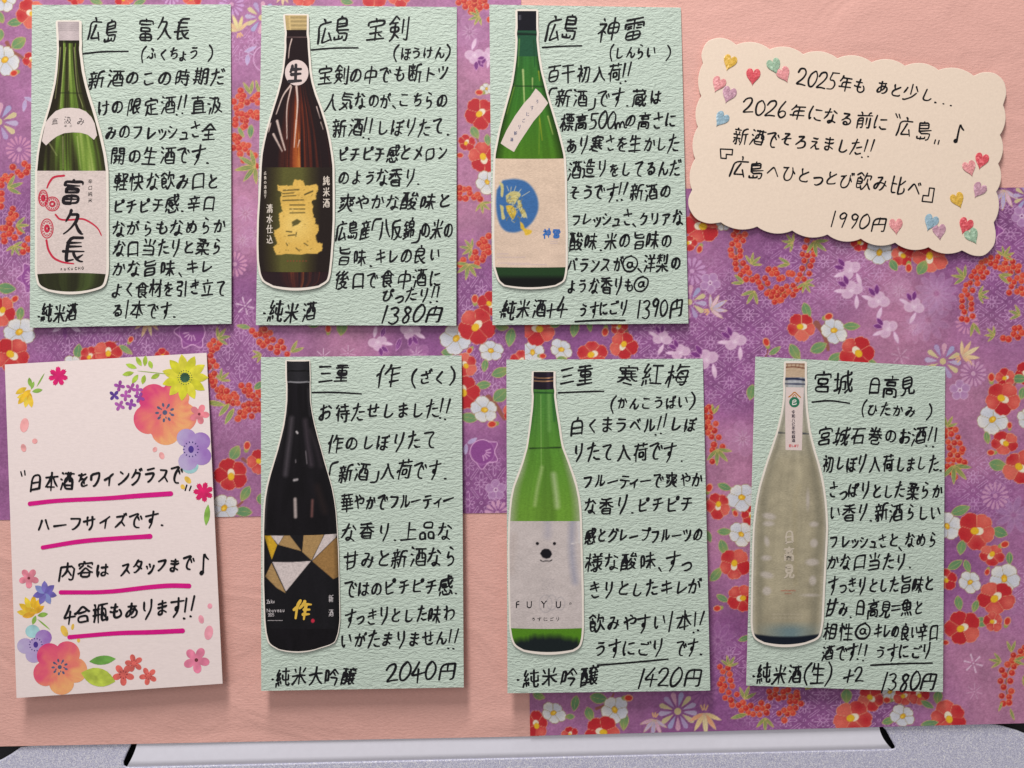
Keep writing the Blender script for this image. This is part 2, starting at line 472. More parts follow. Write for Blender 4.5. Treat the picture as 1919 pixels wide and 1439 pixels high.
[[36,52,37,14,41,14,51,21,56,27,56,30],[20,52,21,38,19,24,15,17,10,11]],
[[19,51,19,13,24,13,35,18,46,25,54,32]],
[[14,15,51,15,51,47,50,48,14,48,14,11]],
[[13,33,14,49,49,49,50,48,51,43,49,34,43,23,33,14,26,11,23,12]],
[[18,49,28,41],[15,12,27,15,42,24,53,36,54,42]],
[[12,32,53,32]],
[[12,52,52,52],[16,32,47,32],[9,12,55,12]],
[[30,38,53,38],[8,10,56,10],[30,56,30,10]],
[[11,27,53,27,54,28,53,46,11,47,11,23],[32,57,32,8]],
[[24,57,21,48,12,35],[21,48,38,48,39,47,39,42,35,31,33,30,27,21,18,13,10,9],[35,31,44,18,50,13,55,9,58,9]],
[[32,57,32,41,30,39,26,27,18,15,10,9],[32,41,35,39,42,21,49,14,55,10]],
[[21,57,17,47,15,41,16,39,16,8],[7,35,11,39,15,41],[24,38,57,38],[40,56,40,10],[25,10,57,10]],
[[29,43,35,37],[7,39,9,38,14,41,23,47,30,54,33,55,45,45,56,39],[15,30,46,30,45,25,35,14],[25,18,34,14,40,9]],
[[35,56,33,48,24,36],[33,48,57,48],[8,35,11,39,15,41],[39,35,56,35],[39,21,57,21],[21,56,15,42,15,8],[39,48,39,8]],
[[29,50,32,42,35,40,44,23,50,16,56,10,57,8],[32,41,31,40,26,28,22,20,15,12,10,9,8,9]],
[[14,39,16,36,32,36,48,36,52,39],[6,37,9,37,14,40,32,55,45,44,57,37],[17,23,48,23],[32,35,32,9],[10,9,55,9]],
[[23,51,19,27,13,14,8,9],[39,53,42,37,46,25,51,16,57,9]],
[[31,35,35,33,47,21],[32,57,31,35,26,27,21,22,18,20],[11,7,11,46,12,47,54,47,54,10,52,8,49,7,45,7,42,9]],
[[32,53,32,32],[10,31,55,31],[10,8,10,53,53,53,55,52,55,12,53,8,46,7]],
[[16,56,18,52],[30,52,55,52,54,29,53,12,51,9,49,8,42,8],[39,52,36,26,33,16,27,9],[21,30,26,24],[26,35,21,30],[8,25,14,30,21,30],[8,47,21,47,22,46,16,31,17,8]],
[[50,58,46,57,44,53,44,49],[8,48,56,48],[17,58,22,53,22,48],[53,39,52,9,51,8,45,8],[40,38,40,18],[12,29,29,29],[12,20,29,20],[12,8,12,38,27,39,29,37,29,12,28,8,23,8]],
[[55,56,54,9,53,8,50,7,45,9],[7,42,13,46,21,57,25,56,32,50],[13,46,15,44,30,44],[22,43,22,26,21,20,15,12,11,9,8,8],[22,35,11,35,11,25,33,25,33,35,22,35],[42,51,42,22],[21,19,24,19,32,12]],
[[15,39,48,39,49,38,47,31,38,19,30,13,22,9,17,9],[24,39,25,34,28,28,35,19,47,11,53,9,57,10],[51,56,48,56,15,52,14,22,9,9]],
[[13,14,52,14],[13,9,13,51,51,51,52,50,52,9]],
[[17,41,20,38,44,38,48,42],[8,38,10,38,17,41,33,54,49,42,55,38,58,39],[49,10,48,26,17,26,17,10,49,10]],
[[26,39,41,54,43,53,56,40],[39,42,44,36],[29,29,51,28,51,25,42,8],[9,23,9,51,10,52,20,51,20,24,19,23,9,23],[10,23,20,23,20,51,9,52,9,17]],
[[41,56,41,8],[29,48,54,48],[27,33,39,33,42,32,44,33,57,33],[41,29,37,27,31,17,27,14],[41,29,46,27,51,18,56,12],[9,23,9,51,20,52,20,23,9,22],[10,22,20,23,20,51,9,52,9,17]],
[[19,54,19,8],[9,53,29,56],[8,40,30,40],[19,34,16,33,7,16],[19,34,24,32,29,25],[36,15,54,15],[36,10,36,51,37,52,54,51,54,11]],
[[46,39,19,40,19,55,46,55,46,39],[27,10,26,28,10,28,10,10,27,10],[55,10,55,28,38,28,38,10,55,10]],
[[44,57,45,35,48,17,51,10,53,8,55,8,57,10,58,12,57,18],[8,43,20,43],[26,36,37,36,38,35,37,18,35,17,30,18],[8,16,20,20,22,23],[55,37,50,24,48,23],[14,57,14,19],[38,9,48,17],[55,53,54,48,26,48,26,23,21,9]],
[[9,40,29,40,33,39,35,40,56,40],[32,39,43,19,48,14,55,9],[32,57,32,39,27,26,19,15,9,9]],
[[30,58,32,57,33,51],[10,42,10,51,33,51,54,50,55,42],[17,39,48,39],[32,39,32,10],[20,32,18,29,17,21,10,9],[32,25,50,25],[17,21,25,12,35,9,56,8]],
[[31,57,34,50],[10,42,10,50,54,49,55,42,50,38,15,38],[16,25,49,25],[41,20,49,14],[32,38,32,9],[9,9,56,9]],
[[32,57,32,52],[10,43,10,52,33,52,54,52,55,43],[31,31,30,23],[31,31,19,32,19,43,45,42,45,31,20,31,19,32,19,43,44,43,46,41,45,31,32,31],[50,10,50,21,49,22,15,22,15,10,50,10]],
[[29,58,32,57,33,52],[12,36,25,46],[10,46,10,52,34,52,54,52,55,51,55,46],[40,45,53,36],[47,25,46,9,18,9,18,23,19,26,31,37,34,37,48,25,56,22],[8,21,17,24,20,23,47,23]],
[[31,58,32,53],[10,46,10,53,33,53,54,53,55,46],[17,46,48,46],[17,32,17,38,18,39,47,38,47,32,46,31,19,31,17,32],[13,17,51,17],[32,25,32,9],[32,9,13,9,14,24,51,24,51,9,32,9]],
[[32,57,33,54],[24,48,24,30,21,25,11,17,6,16],[9,47,9,52,10,53,33,54,54,53,55,52,55,47],[41,44,41,30,43,25,51,19,55,17,58,17],[14,44,51,44],[15,36,50,36],[8,29,56,29],[28,23,39,19],[21,13,44,8]],
[[47,48,56,33],[17,48,13,39,8,32],[6,9,12,8,33,14,41,19,50,27],[31,57,31,26]],
[[31,58,30,54],[15,46,48,46],[15,31,56,31],[10,16,10,12,12,11,38,11,38,16],[25,18,25,11],[15,38,47,38,48,40,47,53,30,54,16,53,15,52,16,24,54,23,54,17,52,9,50,7,44,7]],
[[13,34,50,34,50,54,13,54,13,15,15,10,20,9,48,9,52,10,55,12,56,17,55,20]],
[[33,59,31,57,25,38],[14,57,18,54,19,48],[47,56,44,48],[12,48,53,48],[38,48,40,38],[8,37,56,37],[21,37,18,30,10,24,8,24],[45,37,46,33,50,30,56,26],[18,30,21,29,40,29,41,28,41,19,19,19,19,12,21,8,44,7,48,9,50,14]],
[[11,53,53,53],[8,33,56,33],[32,53,32,8]],
[[20,57,19,51,9,39],[19,51,54,50],[35,50,35,8],[17,21,18,37,53,37],[8,21,56,21]],
[[32,58,34,57,35,55,36,50],[9,9,12,23,13,49,56,49],[46,26,55,9],[35,41,29,28,23,15,22,11,26,11,52,14]],
[[11,55,31,55,33,54,32,41,13,40,11,28,33,27,31,14,29,9,26,8,20,8,16,9],[51,56,51,8]],
[[12,55,14,53,18,45],[51,54,46,44],[32,57,32,36],[15,24,52,24],[13,36,51,36,52,11,51,10,12,10]],
[[28,50,54,50],[10,48,18,56],[41,56,41,38],[25,38,57,38],[8,30,12,33,15,35],[25,28,57,28],[29,21,32,19,35,15],[19,44,15,35,16,8],[49,38,48,9,48,8,41,7]],
[[37,56,30,49,30,46,40,45,50,52,52,52],[8,47,19,58],[22,46,19,45,15,36,15,7],[38,45,37,42,31,39,30,36],[11,34,15,35],[25,35,29,36,36,35,52,37],[36,35,34,28,23,21],[49,42,56,33],[34,28,50,26,49,23,42,15],[31,25,39,15],[24,8,33,10,40,15,51,9,56,8,58,9]],
[[39,57,39,28,33,16,29,11,24,8],[20,48,23,40],[9,47,7,34],[25,30,39,29,57,30],[28,48,52,48,52,30],[40,29,48,15,56,9],[15,57,15,8]],
[[15,49,20,48,23,41,27,40,30,46,31,55],[9,46,7,34],[30,45,55,45],[29,28,54,28],[25,9,57,9],[41,57,41,9],[15,57,15,8]],
[[46,58,52,55,52,52],[8,25,12,35,13,52,56,52],[18,44,34,44],[55,46,52,44,47,35,45,34],[33,29,32,37,20,37,20,28,32,28,37,26,45,31],[39,58,41,41,45,31,49,26,52,25,56,26,57,30],[32,28,19,29,20,37,31,37,33,36,33,28],[29,22,36,15],[49,19,51,19,55,11,57,10],[12,17,8,9],[20,18,21,11,23,8,43,8,45,9,46,13]],
[[16,54,18,46],[31,53,29,46],[15,40,32,40],[38,37,57,37],[51,37,51,8],[23,34,27,33,31,28],[23,34,20,32,14,24],[24,57,24,19],[10,55,10,13,30,13],[57,56,54,57,39,52,38,21,34,9]],
[[8,52,30,52],[19,57,20,52],[13,47,14,42],[26,47,24,38],[7,38,31,38],[19,37,19,10,17,8,14,9],[37,37,57,37],[51,37,51,8],[8,28,31,28],[12,22,8,14],[27,22,30,16],[56,55,53,56,38,52,37,21,33,9]],
[[15,33,50,33],[15,12,49,12,50,13,49,53,16,53,15,8]],
[[13,50,49,54],[13,57,13,45,16,41,22,40,46,40,52,42,53,46],[15,20,50,20],[15,9,15,31,48,31,50,30,50,9,15,9]],
[[30,50,55,50],[28,39,57,39],[42,57,42,39],[50,39,49,9,45,7,39,9],[9,36,22,36],[28,28,57,28],[33,21,37,15],[9,18,22,19,22,52,21,53,9,53,9,14]],
[[13,57,13,21],[8,50,32,50],[13,41,28,41],[39,41,55,41],[13,31,28,31],[39,27,55,27],[7,21,32,21],[28,57,28,21],[25,16,28,11],[35,9,38,18,39,26,39,54,54,54,55,53,55,10,54,8,50,7,47,9],[14,15,8,8]],
[[9,45,55,45],[27,45,25,40,21,31,15,24,9,18],[38,45,39,40,43,32,50,24,55,19],[18,18,46,18],[32,57,32,8]],
[[18,57,18,8],[51,57,51,46,50,42,51,37,51,9,48,8,41,8],[9,45,27,45],[33,45,57,45],[50,39,47,37,39,26,31,18],[18,37,15,34,7,20],[18,37,19,38,22,37,28,29]],
[[22,49,25,50,34,47,37,44,40,44,53,43,56,44],[9,44,34,43],[10,31,24,38,27,43],[53,43,52,40,48,35],[24,32,31,31],[9,23,56,23],[8,9,14,11,23,16,26,19,28,23],[37,23,39,18,48,12,55,9,59,10],[14,55,44,55,43,52,37,49,34,42,33,32,31,30,32,25,32,8]],
[[15,57,14,35,15,31,15,7],[33,57,32,51,27,43],[32,51,56,51],[8,45,20,45],[14,37,18,35,21,31,21,27],[39,37,45,34],[14,33,11,32,7,18],[26,29,57,29],[38,24,44,20],[42,9,45,7,49,8,52,11,54,40,52,41,32,41,29,16,56,15]],
[[53,57,53,33,51,31,44,32],[20,55,20,31],[9,55,30,56],[9,47,31,47],[20,46,8,34],[21,42,30,38],[40,54,40,39],[9,23,56,23],[6,10,9,9,17,12,25,18,27,23],[37,23,39,19,46,13,55,9,58,10],[32,28,32,8]],
[[28,50,56,50],[32,57,35,54,35,50],[54,58,51,57,49,50],[8,45,23,45],[30,42,55,42],[15,35,12,33,7,21,7,18],[15,35,16,36,19,34,23,27],[27,34,57,34],[30,28,33,23],[43,24,48,21,49,18,54,12,57,11,58,11],[48,21,51,22,55,28],[26,12,36,17,37,19],[42,50,43,24,42,9,40,7,36,7,34,9],[16,57,16,8]],
[[27,55,57,55],[38,48,29,47,29,37,56,37,55,47,38,48],[8,45,23,45],[38,55,38,37],[47,55,47,37],[15,35,12,33,7,21,7,18],[15,35,20,34,23,29,23,25],[31,30,54,30],[27,22,57,22],[42,21,42,8,36,7],[26,10,32,16],[51,16,57,10],[16,57,16,8]],
[[13,56,13,11,28,14],[13,39,28,39],[37,35,42,36,54,45],[37,56,38,10,41,9,53,10,56,15,56,20,54,24]],
[[19,57,18,52,10,40],[18,52,55,51],[19,43,50,43],[13,34,47,34,48,20,51,10,54,8,57,9,57,14,56,17],[15,26,16,26,28,19,37,11],[7,8,11,8,20,13,29,20,34,28]],
[[32,57,32,11,32,8,30,8,23,9],[9,42,23,42,24,41,22,35,19,26,14,19,9,15],[40,34,52,46],[33,38,40,34,43,27,48,21,57,15]],
[[25,53,47,53,44,38,52,37,53,36,50,26,46,20,39,12,32,8],[32,53,32,34,30,33,26,18,20,8],[11,56,19,53],[8,40,15,37],[32,34,34,32,39,24,45,16,56,9],[18,25,10,10]],
[[10,55,12,55,18,51],[51,57,47,47],[29,58,34,52,33,46],[26,46,56,46],[8,40,15,36],[28,34,54,34],[24,21,57,21],[17,25,10,9],[40,46,40,8]],
[[11,56,16,53],[24,53,54,53],[25,46,53,46],[8,40,13,37],[39,57,39,39],[21,38,57,38],[16,27,16,24,10,11,10,8],[26,24,52,24],[26,16,52,16],[26,8,26,30,27,32,52,31,52,9,49,7,45,7,42,9]],
[[9,50,56,50],[39,35,42,36,54,46],[16,40,15,38,11,36],[18,40,22,37],[10,44,18,40],[23,46,18,40],[42,43,51,37],[32,30,34,29,38,21,43,15,48,11,55,8],[43,29,52,24],[12,29,16,26],[11,21,17,26,21,31],[39,20,40,22,44,22,55,32],[32,57,32,30,30,29,27,21,23,15,17,11,8,8]],
[[10,57,12,56,14,51],[26,56,23,47,24,44,24,8],[33,54,56,54],[37,54,35,10,46,11],[9,45,28,45],[37,42,51,41,51,10,53,8,57,9,57,17],[42,32,46,21],[8,29,30,29],[14,45,13,23,9,9]],
[[8,46,56,46],[19,29,46,29],[46,56,45,11,19,11],[19,56,19,8]],
[[32,57,32,9],[18,56,16,47,9,37],[16,46,53,46],[15,29,51,29],[8,9,56,9]],
[[31,57,33,52],[23,52,22,48,25,44,25,39],[12,52,54,52],[46,48,43,44,42,40],[24,33,23,29,18,24],[23,29,52,29],[23,19,50,19],[17,8,55,8],[36,33,36,8],[8,7,8,9,12,23,12,39,55,39]],
[[31,57,29,48],[13,30,51,30],[14,12,51,12],[13,8,13,47,29,48,51,47,51,8]],
[[9,54,55,54],[32,54,30,41],[30,41,16,41,16,11,50,11,50,40,30,41],[15,26,50,26]],
[[32,57,30,44],[10,52,55,52],[16,35,49,35],[16,27,49,27],[16,18,49,18],[16,9,16,43,30,44,48,43,49,9],[8,9,57,9]],
[[8,45,26,45],[33,40,55,40],[17,35,22,33,26,27],[17,35,14,35,7,19],[33,26,55,26],[17,57,17,8],[33,11,55,11,55,52,54,54,33,54,33,8]],
[[9,53,56,53],[26,53,19,33,19,8],[19,11,52,11],[8,22,15,30,20,33,51,33,52,31,52,8]],
[[15,57,17,53],[8,47,22,47,23,46,17,33,7,26],[30,36,55,36],[17,33,20,31,24,27],[15,31,16,8],[42,24,30,24,30,48,55,48,55,24,42,24],[42,57,42,8]],
[[31,57,33,52],[11,46,54,46],[19,38,24,18],[45,38,37,10],[8,10,56,10]],
[[14,53,19,44],[52,53,46,42],[9,34,34,33,37,34,56,34],[7,12,9,11,16,17,24,25,29,33],[35,33,47,19,55,12,58,12],[32,57,32,8]],
[[32,53,56,53],[44,53,44,11],[22,58,19,56,10,42,11,40,18,40],[25,48,12,32,13,30],[9,27,13,29,18,28,25,29,24,35],[18,19,19,11],[25,21,27,16],[30,11,57,11],[10,19,8,9]],
[[43,57,44,10,49,8,56,8,58,13,56,15],[31,49,57,49],[23,47,17,40,11,29,11,28,15,28,23,29,24,31,22,35],[17,57,9,41,17,40],[32,39,32,24,54,24,55,25,55,40],[16,20,18,10],[9,19,7,9],[23,21,25,14]],
[[30,58,32,57,33,52],[15,41,50,41],[30,30,32,24,43,13,54,9,58,10],[41,17,52,24],[15,30,49,30,49,51,16,52,15,10,18,9,30,12]],
[[9,53,56,53],[42,57,42,48],[26,40,57,40],[51,40,51,9,49,8,44,7,39,9],[8,28,11,31,15,32],[26,18,27,31,39,31,41,30,41,18,26,18,26,30,27,31,41,31,41,18,27,18],[22,57,22,48,20,45,15,33,15,8]],
[[9,53,56,53],[22,57,22,49],[42,57,42,49],[12,43,53,43],[18,43,18,24],[46,43,46,24],[8,34,57,34],[11,24,54,24],[9,15,56,15],[32,43,32,8]],
[[8,54,57,54],[42,57,42,54],[22,57,22,50],[42,42,46,16,49,10,53,7,56,7,58,11,57,14],[18,28,34,28,35,26,35,20,18,20],[28,35,28,28],[55,36,52,34,48,24,46,23],[28,20,28,13],[36,35,18,35,18,14,19,13,35,13,38,11],[35,8,43,15,46,16],[50,50,53,47,52,42,11,42,11,18,8,7]],
[[16,46,49,46],[16,46,16,26,48,26,48,55,16,55,16,46],[16,36,49,36],[24,26,23,18,19,13,14,9,7,8],[38,26,38,11,40,8,55,8,57,13,56,17]],
[[33,49,37,49,54,53],[8,48,25,48],[15,57,16,53,16,48],[33,56,33,41,34,38,55,38,57,42,56,46],[10,40,23,40],[9,32,24,32],[33,19,55,19],[10,10,10,23,22,24,24,23,23,10,10,10,10,22,11,24,23,23,23,10,10,10],[55,10,54,29,33,29,33,10,55,10]],
[[18,57,18,7],[8,51,28,51],[8,34,27,34,33,32,39,35,46,40,52,47,54,51,54,54,33,55],[28,34,27,43,8,43,9,26,27,26,28,34],[38,55,37,50,43,41,52,34,56,33,58,33],[34,23,55,23],[8,17,29,17],[31,9,57,9],[45,30,45,9]],
[[31,57,33,50],[44,50,44,45,41,35],[12,50,53,50],[8,34,56,34],[20,45,22,40,22,34],[32,34,32,8],[11,21,54,21]],
[[11,56,15,52],[39,44,38,42,32,28,25,19],[33,55,37,50,39,44,42,42,47,29,51,23,55,19],[8,34,16,34,16,16],[10,12,16,16],[16,16,29,10,56,10,59,12]],
[[32,58,30,56,28,50,27,49,24,45],[9,55,13,51],[29,50,54,50],[23,39,57,39],[40,57,40,39],[28,30,51,30,52,29,52,18,28,18,28,30],[8,35,15,34,15,14],[15,14,25,9,33,8,56,9,59,10],[9,10,15,14]],
[[10,56,16,52],[44,54,44,31,45,30,55,30],[23,54,57,54],[8,40,13,37],[34,54,34,34,30,29,24,28],[16,26,9,9],[24,20,55,20],[55,10,55,42,24,42,24,10,55,10]],
[[14,55,14,35,12,29,8,28],[20,55,21,30,22,29,27,29],[7,55,27,55],[50,54,53,48,56,45],[42,57,38,51,37,47,53,47],[53,38,57,33],[33,32,40,40,42,41],[42,32,38,24,33,21],[40,28,53,27,52,23,47,16,39,10,33,8,30,8],[8,21,27,21],[8,11,26,11,27,12,27,44,9,44,8,7],[38,24,44,16,52,10,56,8]],
[[7,55,25,55],[31,53,57,53],[30,47,31,46,37,49,38,53],[42,58,44,53],[49,53,50,50,56,46],[38,44,38,28,40,24,36,19,29,18],[31,40,56,40],[32,33,55,33],[19,55,19,32,21,30,25,30],[14,55,14,37,13,31,12,28,8,28],[49,40,49,26],[30,26,57,26],[44,26,48,17,50,16,52,12,57,9],[8,21,25,21],[36,19,37,9,45,11],[50,16,55,21],[9,11,25,12,25,43,9,44,8,42,8,8]],
[[32,55,32,9],[13,54,47,57,52,56],[8,47,56,47],[32,40,15,40,15,25,50,26,50,40,32,40],[14,32,51,32],[12,17,53,17],[8,9,57,9]],
[[46,59,44,57,43,52],[10,45,11,48,17,55,27,49],[33,44,55,44],[7,44,10,44,11,43,24,43],[44,35,44,8],[44,35,34,35,33,36,33,52,54,52,55,36,44,35],[9,33,26,33],[10,25,11,18],[25,26,24,18],[7,10,27,13],[32,12,32,27,55,27,56,27,56,14,55,12,52,12],[17,43,17,11]],
[[18,47,49,47],[18,38,49,38],[8,29,56,29],[41,17,54,24],[51,55,19,55,17,10,23,10,34,13],[32,29,34,23,43,14,51,10,57,9]],
[[10,47,27,47],[37,47,55,47],[19,32,45,32],[38,31,38,9],[18,21,46,21],[26,32,25,16,20,9],[55,39,37,39,37,54,38,55,53,55,55,54,54,9,50,7,46,9],[10,39,27,39,27,54,26,55,10,55,10,8]],
[[31,44,53,44],[31,33,53,33,53,55,31,54,31,10,40,11,44,13],[41,33,42,26,44,22,46,20,48,16,53,11,57,9],[18,21,22,22,23,25,22,33,18,40,22,54,21,55,10,55,10,7],[47,20,56,26]],
[[12,55,52,55],[16,40,25,40],[39,40,49,40],[9,39,9,47,11,48,54,48,55,47,55,39],[15,34,25,34],[39,34,50,34],[32,55,32,33],[32,26,32,9],[32,26,15,26,15,9,50,9,50,26,32,26],[14,18,50,18]],
[[18,42,19,46,32,55,48,44,57,42],[31,47,33,41],[6,41,9,41,17,43,19,41,47,41],[17,33,47,33],[17,25,47,25],[48,44,47,40,47,25],[47,25,50,21],[42,15,50,22,54,22],[18,42,18,9,32,11],[31,19,42,15,43,13,51,8]],
[[39,57,38,48,34,37],[38,47,55,46,56,43,54,34],[8,47,18,55,21,55,30,48],[18,46,20,41],[24,19,28,10,30,9,33,10,38,16,44,26,44,38],[11,33,27,33],[44,26,46,24,52,14,57,9],[11,24,27,25,27,40,13,40,11,39,11,11,25,15]],
[[12,54,15,53,32,54,47,57,50,56],[32,54,32,33],[9,28,21,36,26,40,27,44],[9,44,56,44],[38,43,39,39,47,33,54,29,57,29],[17,18,49,18],[49,9,49,25,48,26,17,26,17,9,49,9]],
[[32,56,33,52],[9,51,56,51],[28,36,18,36,18,44,46,45,47,44,48,37,47,36,28,36],[21,14,22,22,41,22,42,21,42,13,22,13,21,20,23,22,42,22,42,13,22,13],[10,8,10,28,12,29,53,29,54,9,52,7,46,8]],
[[32,44,32,23],[9,41,16,44,50,44,51,42,51,25,50,23,15,23,15,43,17,48,21,53,23,54,38,54,35,45],[15,34,51,34],[49,17,51,16,56,8],[36,16,38,16,41,8],[26,15,27,9],[14,16,12,11,8,7]]]
GL = dict(zip(sorted(set(WRITTEN.replace("\n", ""))), CENTRE_LINES))
XT = {  # drawn by hand: (x, y) in hundredths, y up
    "0": [[(50, 90), (30, 75), (24, 45), (36, 14), (56, 12), (74, 40), (72, 70), (56, 90)]],
    "1": [[(54, 90), (46, 10)]],
    "2": [[(24, 70), (34, 88), (60, 90), (70, 70), (56, 42), (24, 14), (50, 16), (80, 14)]],
    "3": [[(26, 82), (48, 92), (66, 80), (56, 60), (40, 54), (66, 46), (70, 24), (50, 8), (26, 16)]],
    "4": [[(56, 90), (40, 62), (20, 38), (50, 40), (84, 42)], [(58, 62), (54, 8)]],
    "5": [[(34, 88), (28, 54), (54, 58), (70, 40), (60, 16), (28, 12)], [(34, 88), (74, 90)]],
    "6": [[(60, 92), (36, 62), (26, 32), (42, 10), (64, 18), (66, 38), (48, 48), (30, 36)]],
    "8": [[(66, 78), (48, 90), (34, 76), (46, 58), (64, 40), (60, 16), (42, 10), (32, 26), (46, 48), (66, 66), (66, 80)]],
    "9": [[(68, 78), (48, 90), (30, 72), (42, 52), (62, 58), (69, 82), (64, 40), (54, 8)]],
    "+": [[(20, 46), (80, 50)], [(52, 78), (46, 18)]],
    "=": [[(15, 58), (80, 62)], [(15, 38), (80, 42)]],
    "(": [[(66, 96), (44, 72), (40, 36), (58, 4)]],
    ")": [[(36, 96), (58, 72), (58, 36), (34, 4)]],
    ".": [[(50, 12), (53, 11)]],
    "、": [[(42, 22), (60, 6)]],
    "・": [[(60, 40), (63, 39)]],
    "!": [[(46, 92), (38, 34)], [(34, 8), (35, 7)]],
    "ー": [[(12, 46), (88, 52)]],
    "「": [[(76, 98), (38, 96), (32, 52)]],
    "」": [[(66, 48), (62, 4), (26, 2)]],
    "m": [[(10, 50), (14, 10), (20, 40), (36, 50), (42, 30), (42, 12), (50, 40), (66, 50), (74, 30), (76, 14), (90, 18)]],
    "◎": [[(60, 96), (22, 84), (6, 46), (26, 10), (66, 6), (94, 36), (90, 74), (56, 96)],
          [(66, 60), (46, 66), (34, 50), (42, 34), (60, 36), (66, 62), (66, 36), (74, 34)]],
    "♪": [[(52, 6), (62, 96), (76, 72), (92, 58)], [(52, 10), (38, 14), (28, 4), (42, -2), (52, 8)], [(48, 8), (36, 6)]],
    "り": [[(28, 88), (26, 52), (34, 46)], [(70, 94), (68, 48), (40, 2)]],
    "さ": [[(20, 66), (80, 74)], [(46, 94), (58, 56)], [(32, 28), (44, 12), (74, 12)]],
    "き": [[(24, 76), (74, 83)], [(20, 58), (78, 64)], [(42, 94), (60, 42)], [(28, 24), (44, 10), (76, 12)]],
    "ら": [[(42, 92), (62, 82)], [(36, 70), (30, 40), (54, 52), (72, 38), (62, 14), (36, 6)]],
    "な": [[(12, 68), (52, 75)], [(38, 92), (30, 52), (12, 28)], [(64, 82), (84, 66)], [(64, 58), (64, 20), (46, 8), (36, 20), (54, 27), (86, 10)]],
    "て": [[(14, 80), (78, 90), (46, 58), (42, 26), (56, 10), (76, 8)]],
    "で": [[(10, 78), (70, 90), (42, 58), (38, 26), (50, 10), (70, 8)], [(64, 66), (72, 52)], [(80, 72), (88, 58)]],
    "す": [[(10, 72), (90, 80)], [(56, 96), (56, 40), (42, 32), (38, 46), (52, 54), (56, 30), (36, 0)]],
    "た": [[(14, 72), (60, 80)], [(42, 96), (36, 50), (16, 8)], [(56, 50), (88, 54)], [(54, 22), (66, 12), (92, 14)]],
    "だ": [[(10, 70), (56, 78)], [(40, 94), (34, 50), (12, 8)], [(52, 48), (82, 52)], [(50, 20), (62, 10), (88, 12)], [(70, 92), (78, 78)], [(84, 96), (92, 82)]],
    "い": [[(20, 80), (22, 36), (34, 18), (42, 30)], [(70, 78), (84, 44)]],
    "に": [[(22, 90), (14, 50), (20, 12), (28, 24)], [(48, 72), (82, 76)], [(48, 26), (60, 16), (88, 18)]],
    "K": [[(20, 90), (20, 10)], [(70, 90), (20, 46)], [(36, 56), (76, 10)]],
    "C": [[(78, 74), (50, 90), (22, 60), (30, 22), (60, 10), (80, 26)]],
    "H": [[(20, 90), (20, 10)], [(76, 90), (76, 10)], [(20, 50), (76, 50)]],
    "O": [[(50, 90), (22, 70), (22, 30), (50, 10), (78, 30), (78, 70), (50, 90)]],
}
KANA_SMALL = set("っゃゅょッュェィ")
CUSTOM = {}


def glyph(ch):
    if ch in CUSTOM: return CUSTOM[ch]
    if ch in XT:
        g = [np.array(s, float) / 100 for s in XT[ch]]
    elif ch in GL:
        g = [np.array(s, float).reshape(-1, 2) / 65 for s in GL[ch]]
    else: g = []
    CUSTOM[ch] = g
    return g


def wide(ch):
    if ch == " ": return 0.7
    if ch in ".、・": return 0.42
    if ch == "!": return 0.36
    if ch in "()「」『』": return 0.5
    if ch in "1": return 0.42
    if ch.isdigit() or ch in "+=": return 0.62
    if ch.isascii(): return 0.55
    if ch in KANA_SMALL: return 0.62
    if "぀" <= ch <= "ヿ": return 0.84
    return 1.0


def size_of(ch):
    if ch in KANA_SMALL: return 0.86
    if "぀" <= ch <= "ヿ": return 0.84
    if ch == "1": return 1.05
    return 1.0


def chaikin(P, n=1):
    for _ in range(n):
        if len(P) < 3: return P
        Q = [P[0]]
        for a, b in zip(P[:-1], P[1:]):
            Q.append(a * 0.78 + b * 0.22); Q.append(a * 0.22 + b * 0.78)
        Q.append(P[-1])
        P = np.array(Q)
    return P


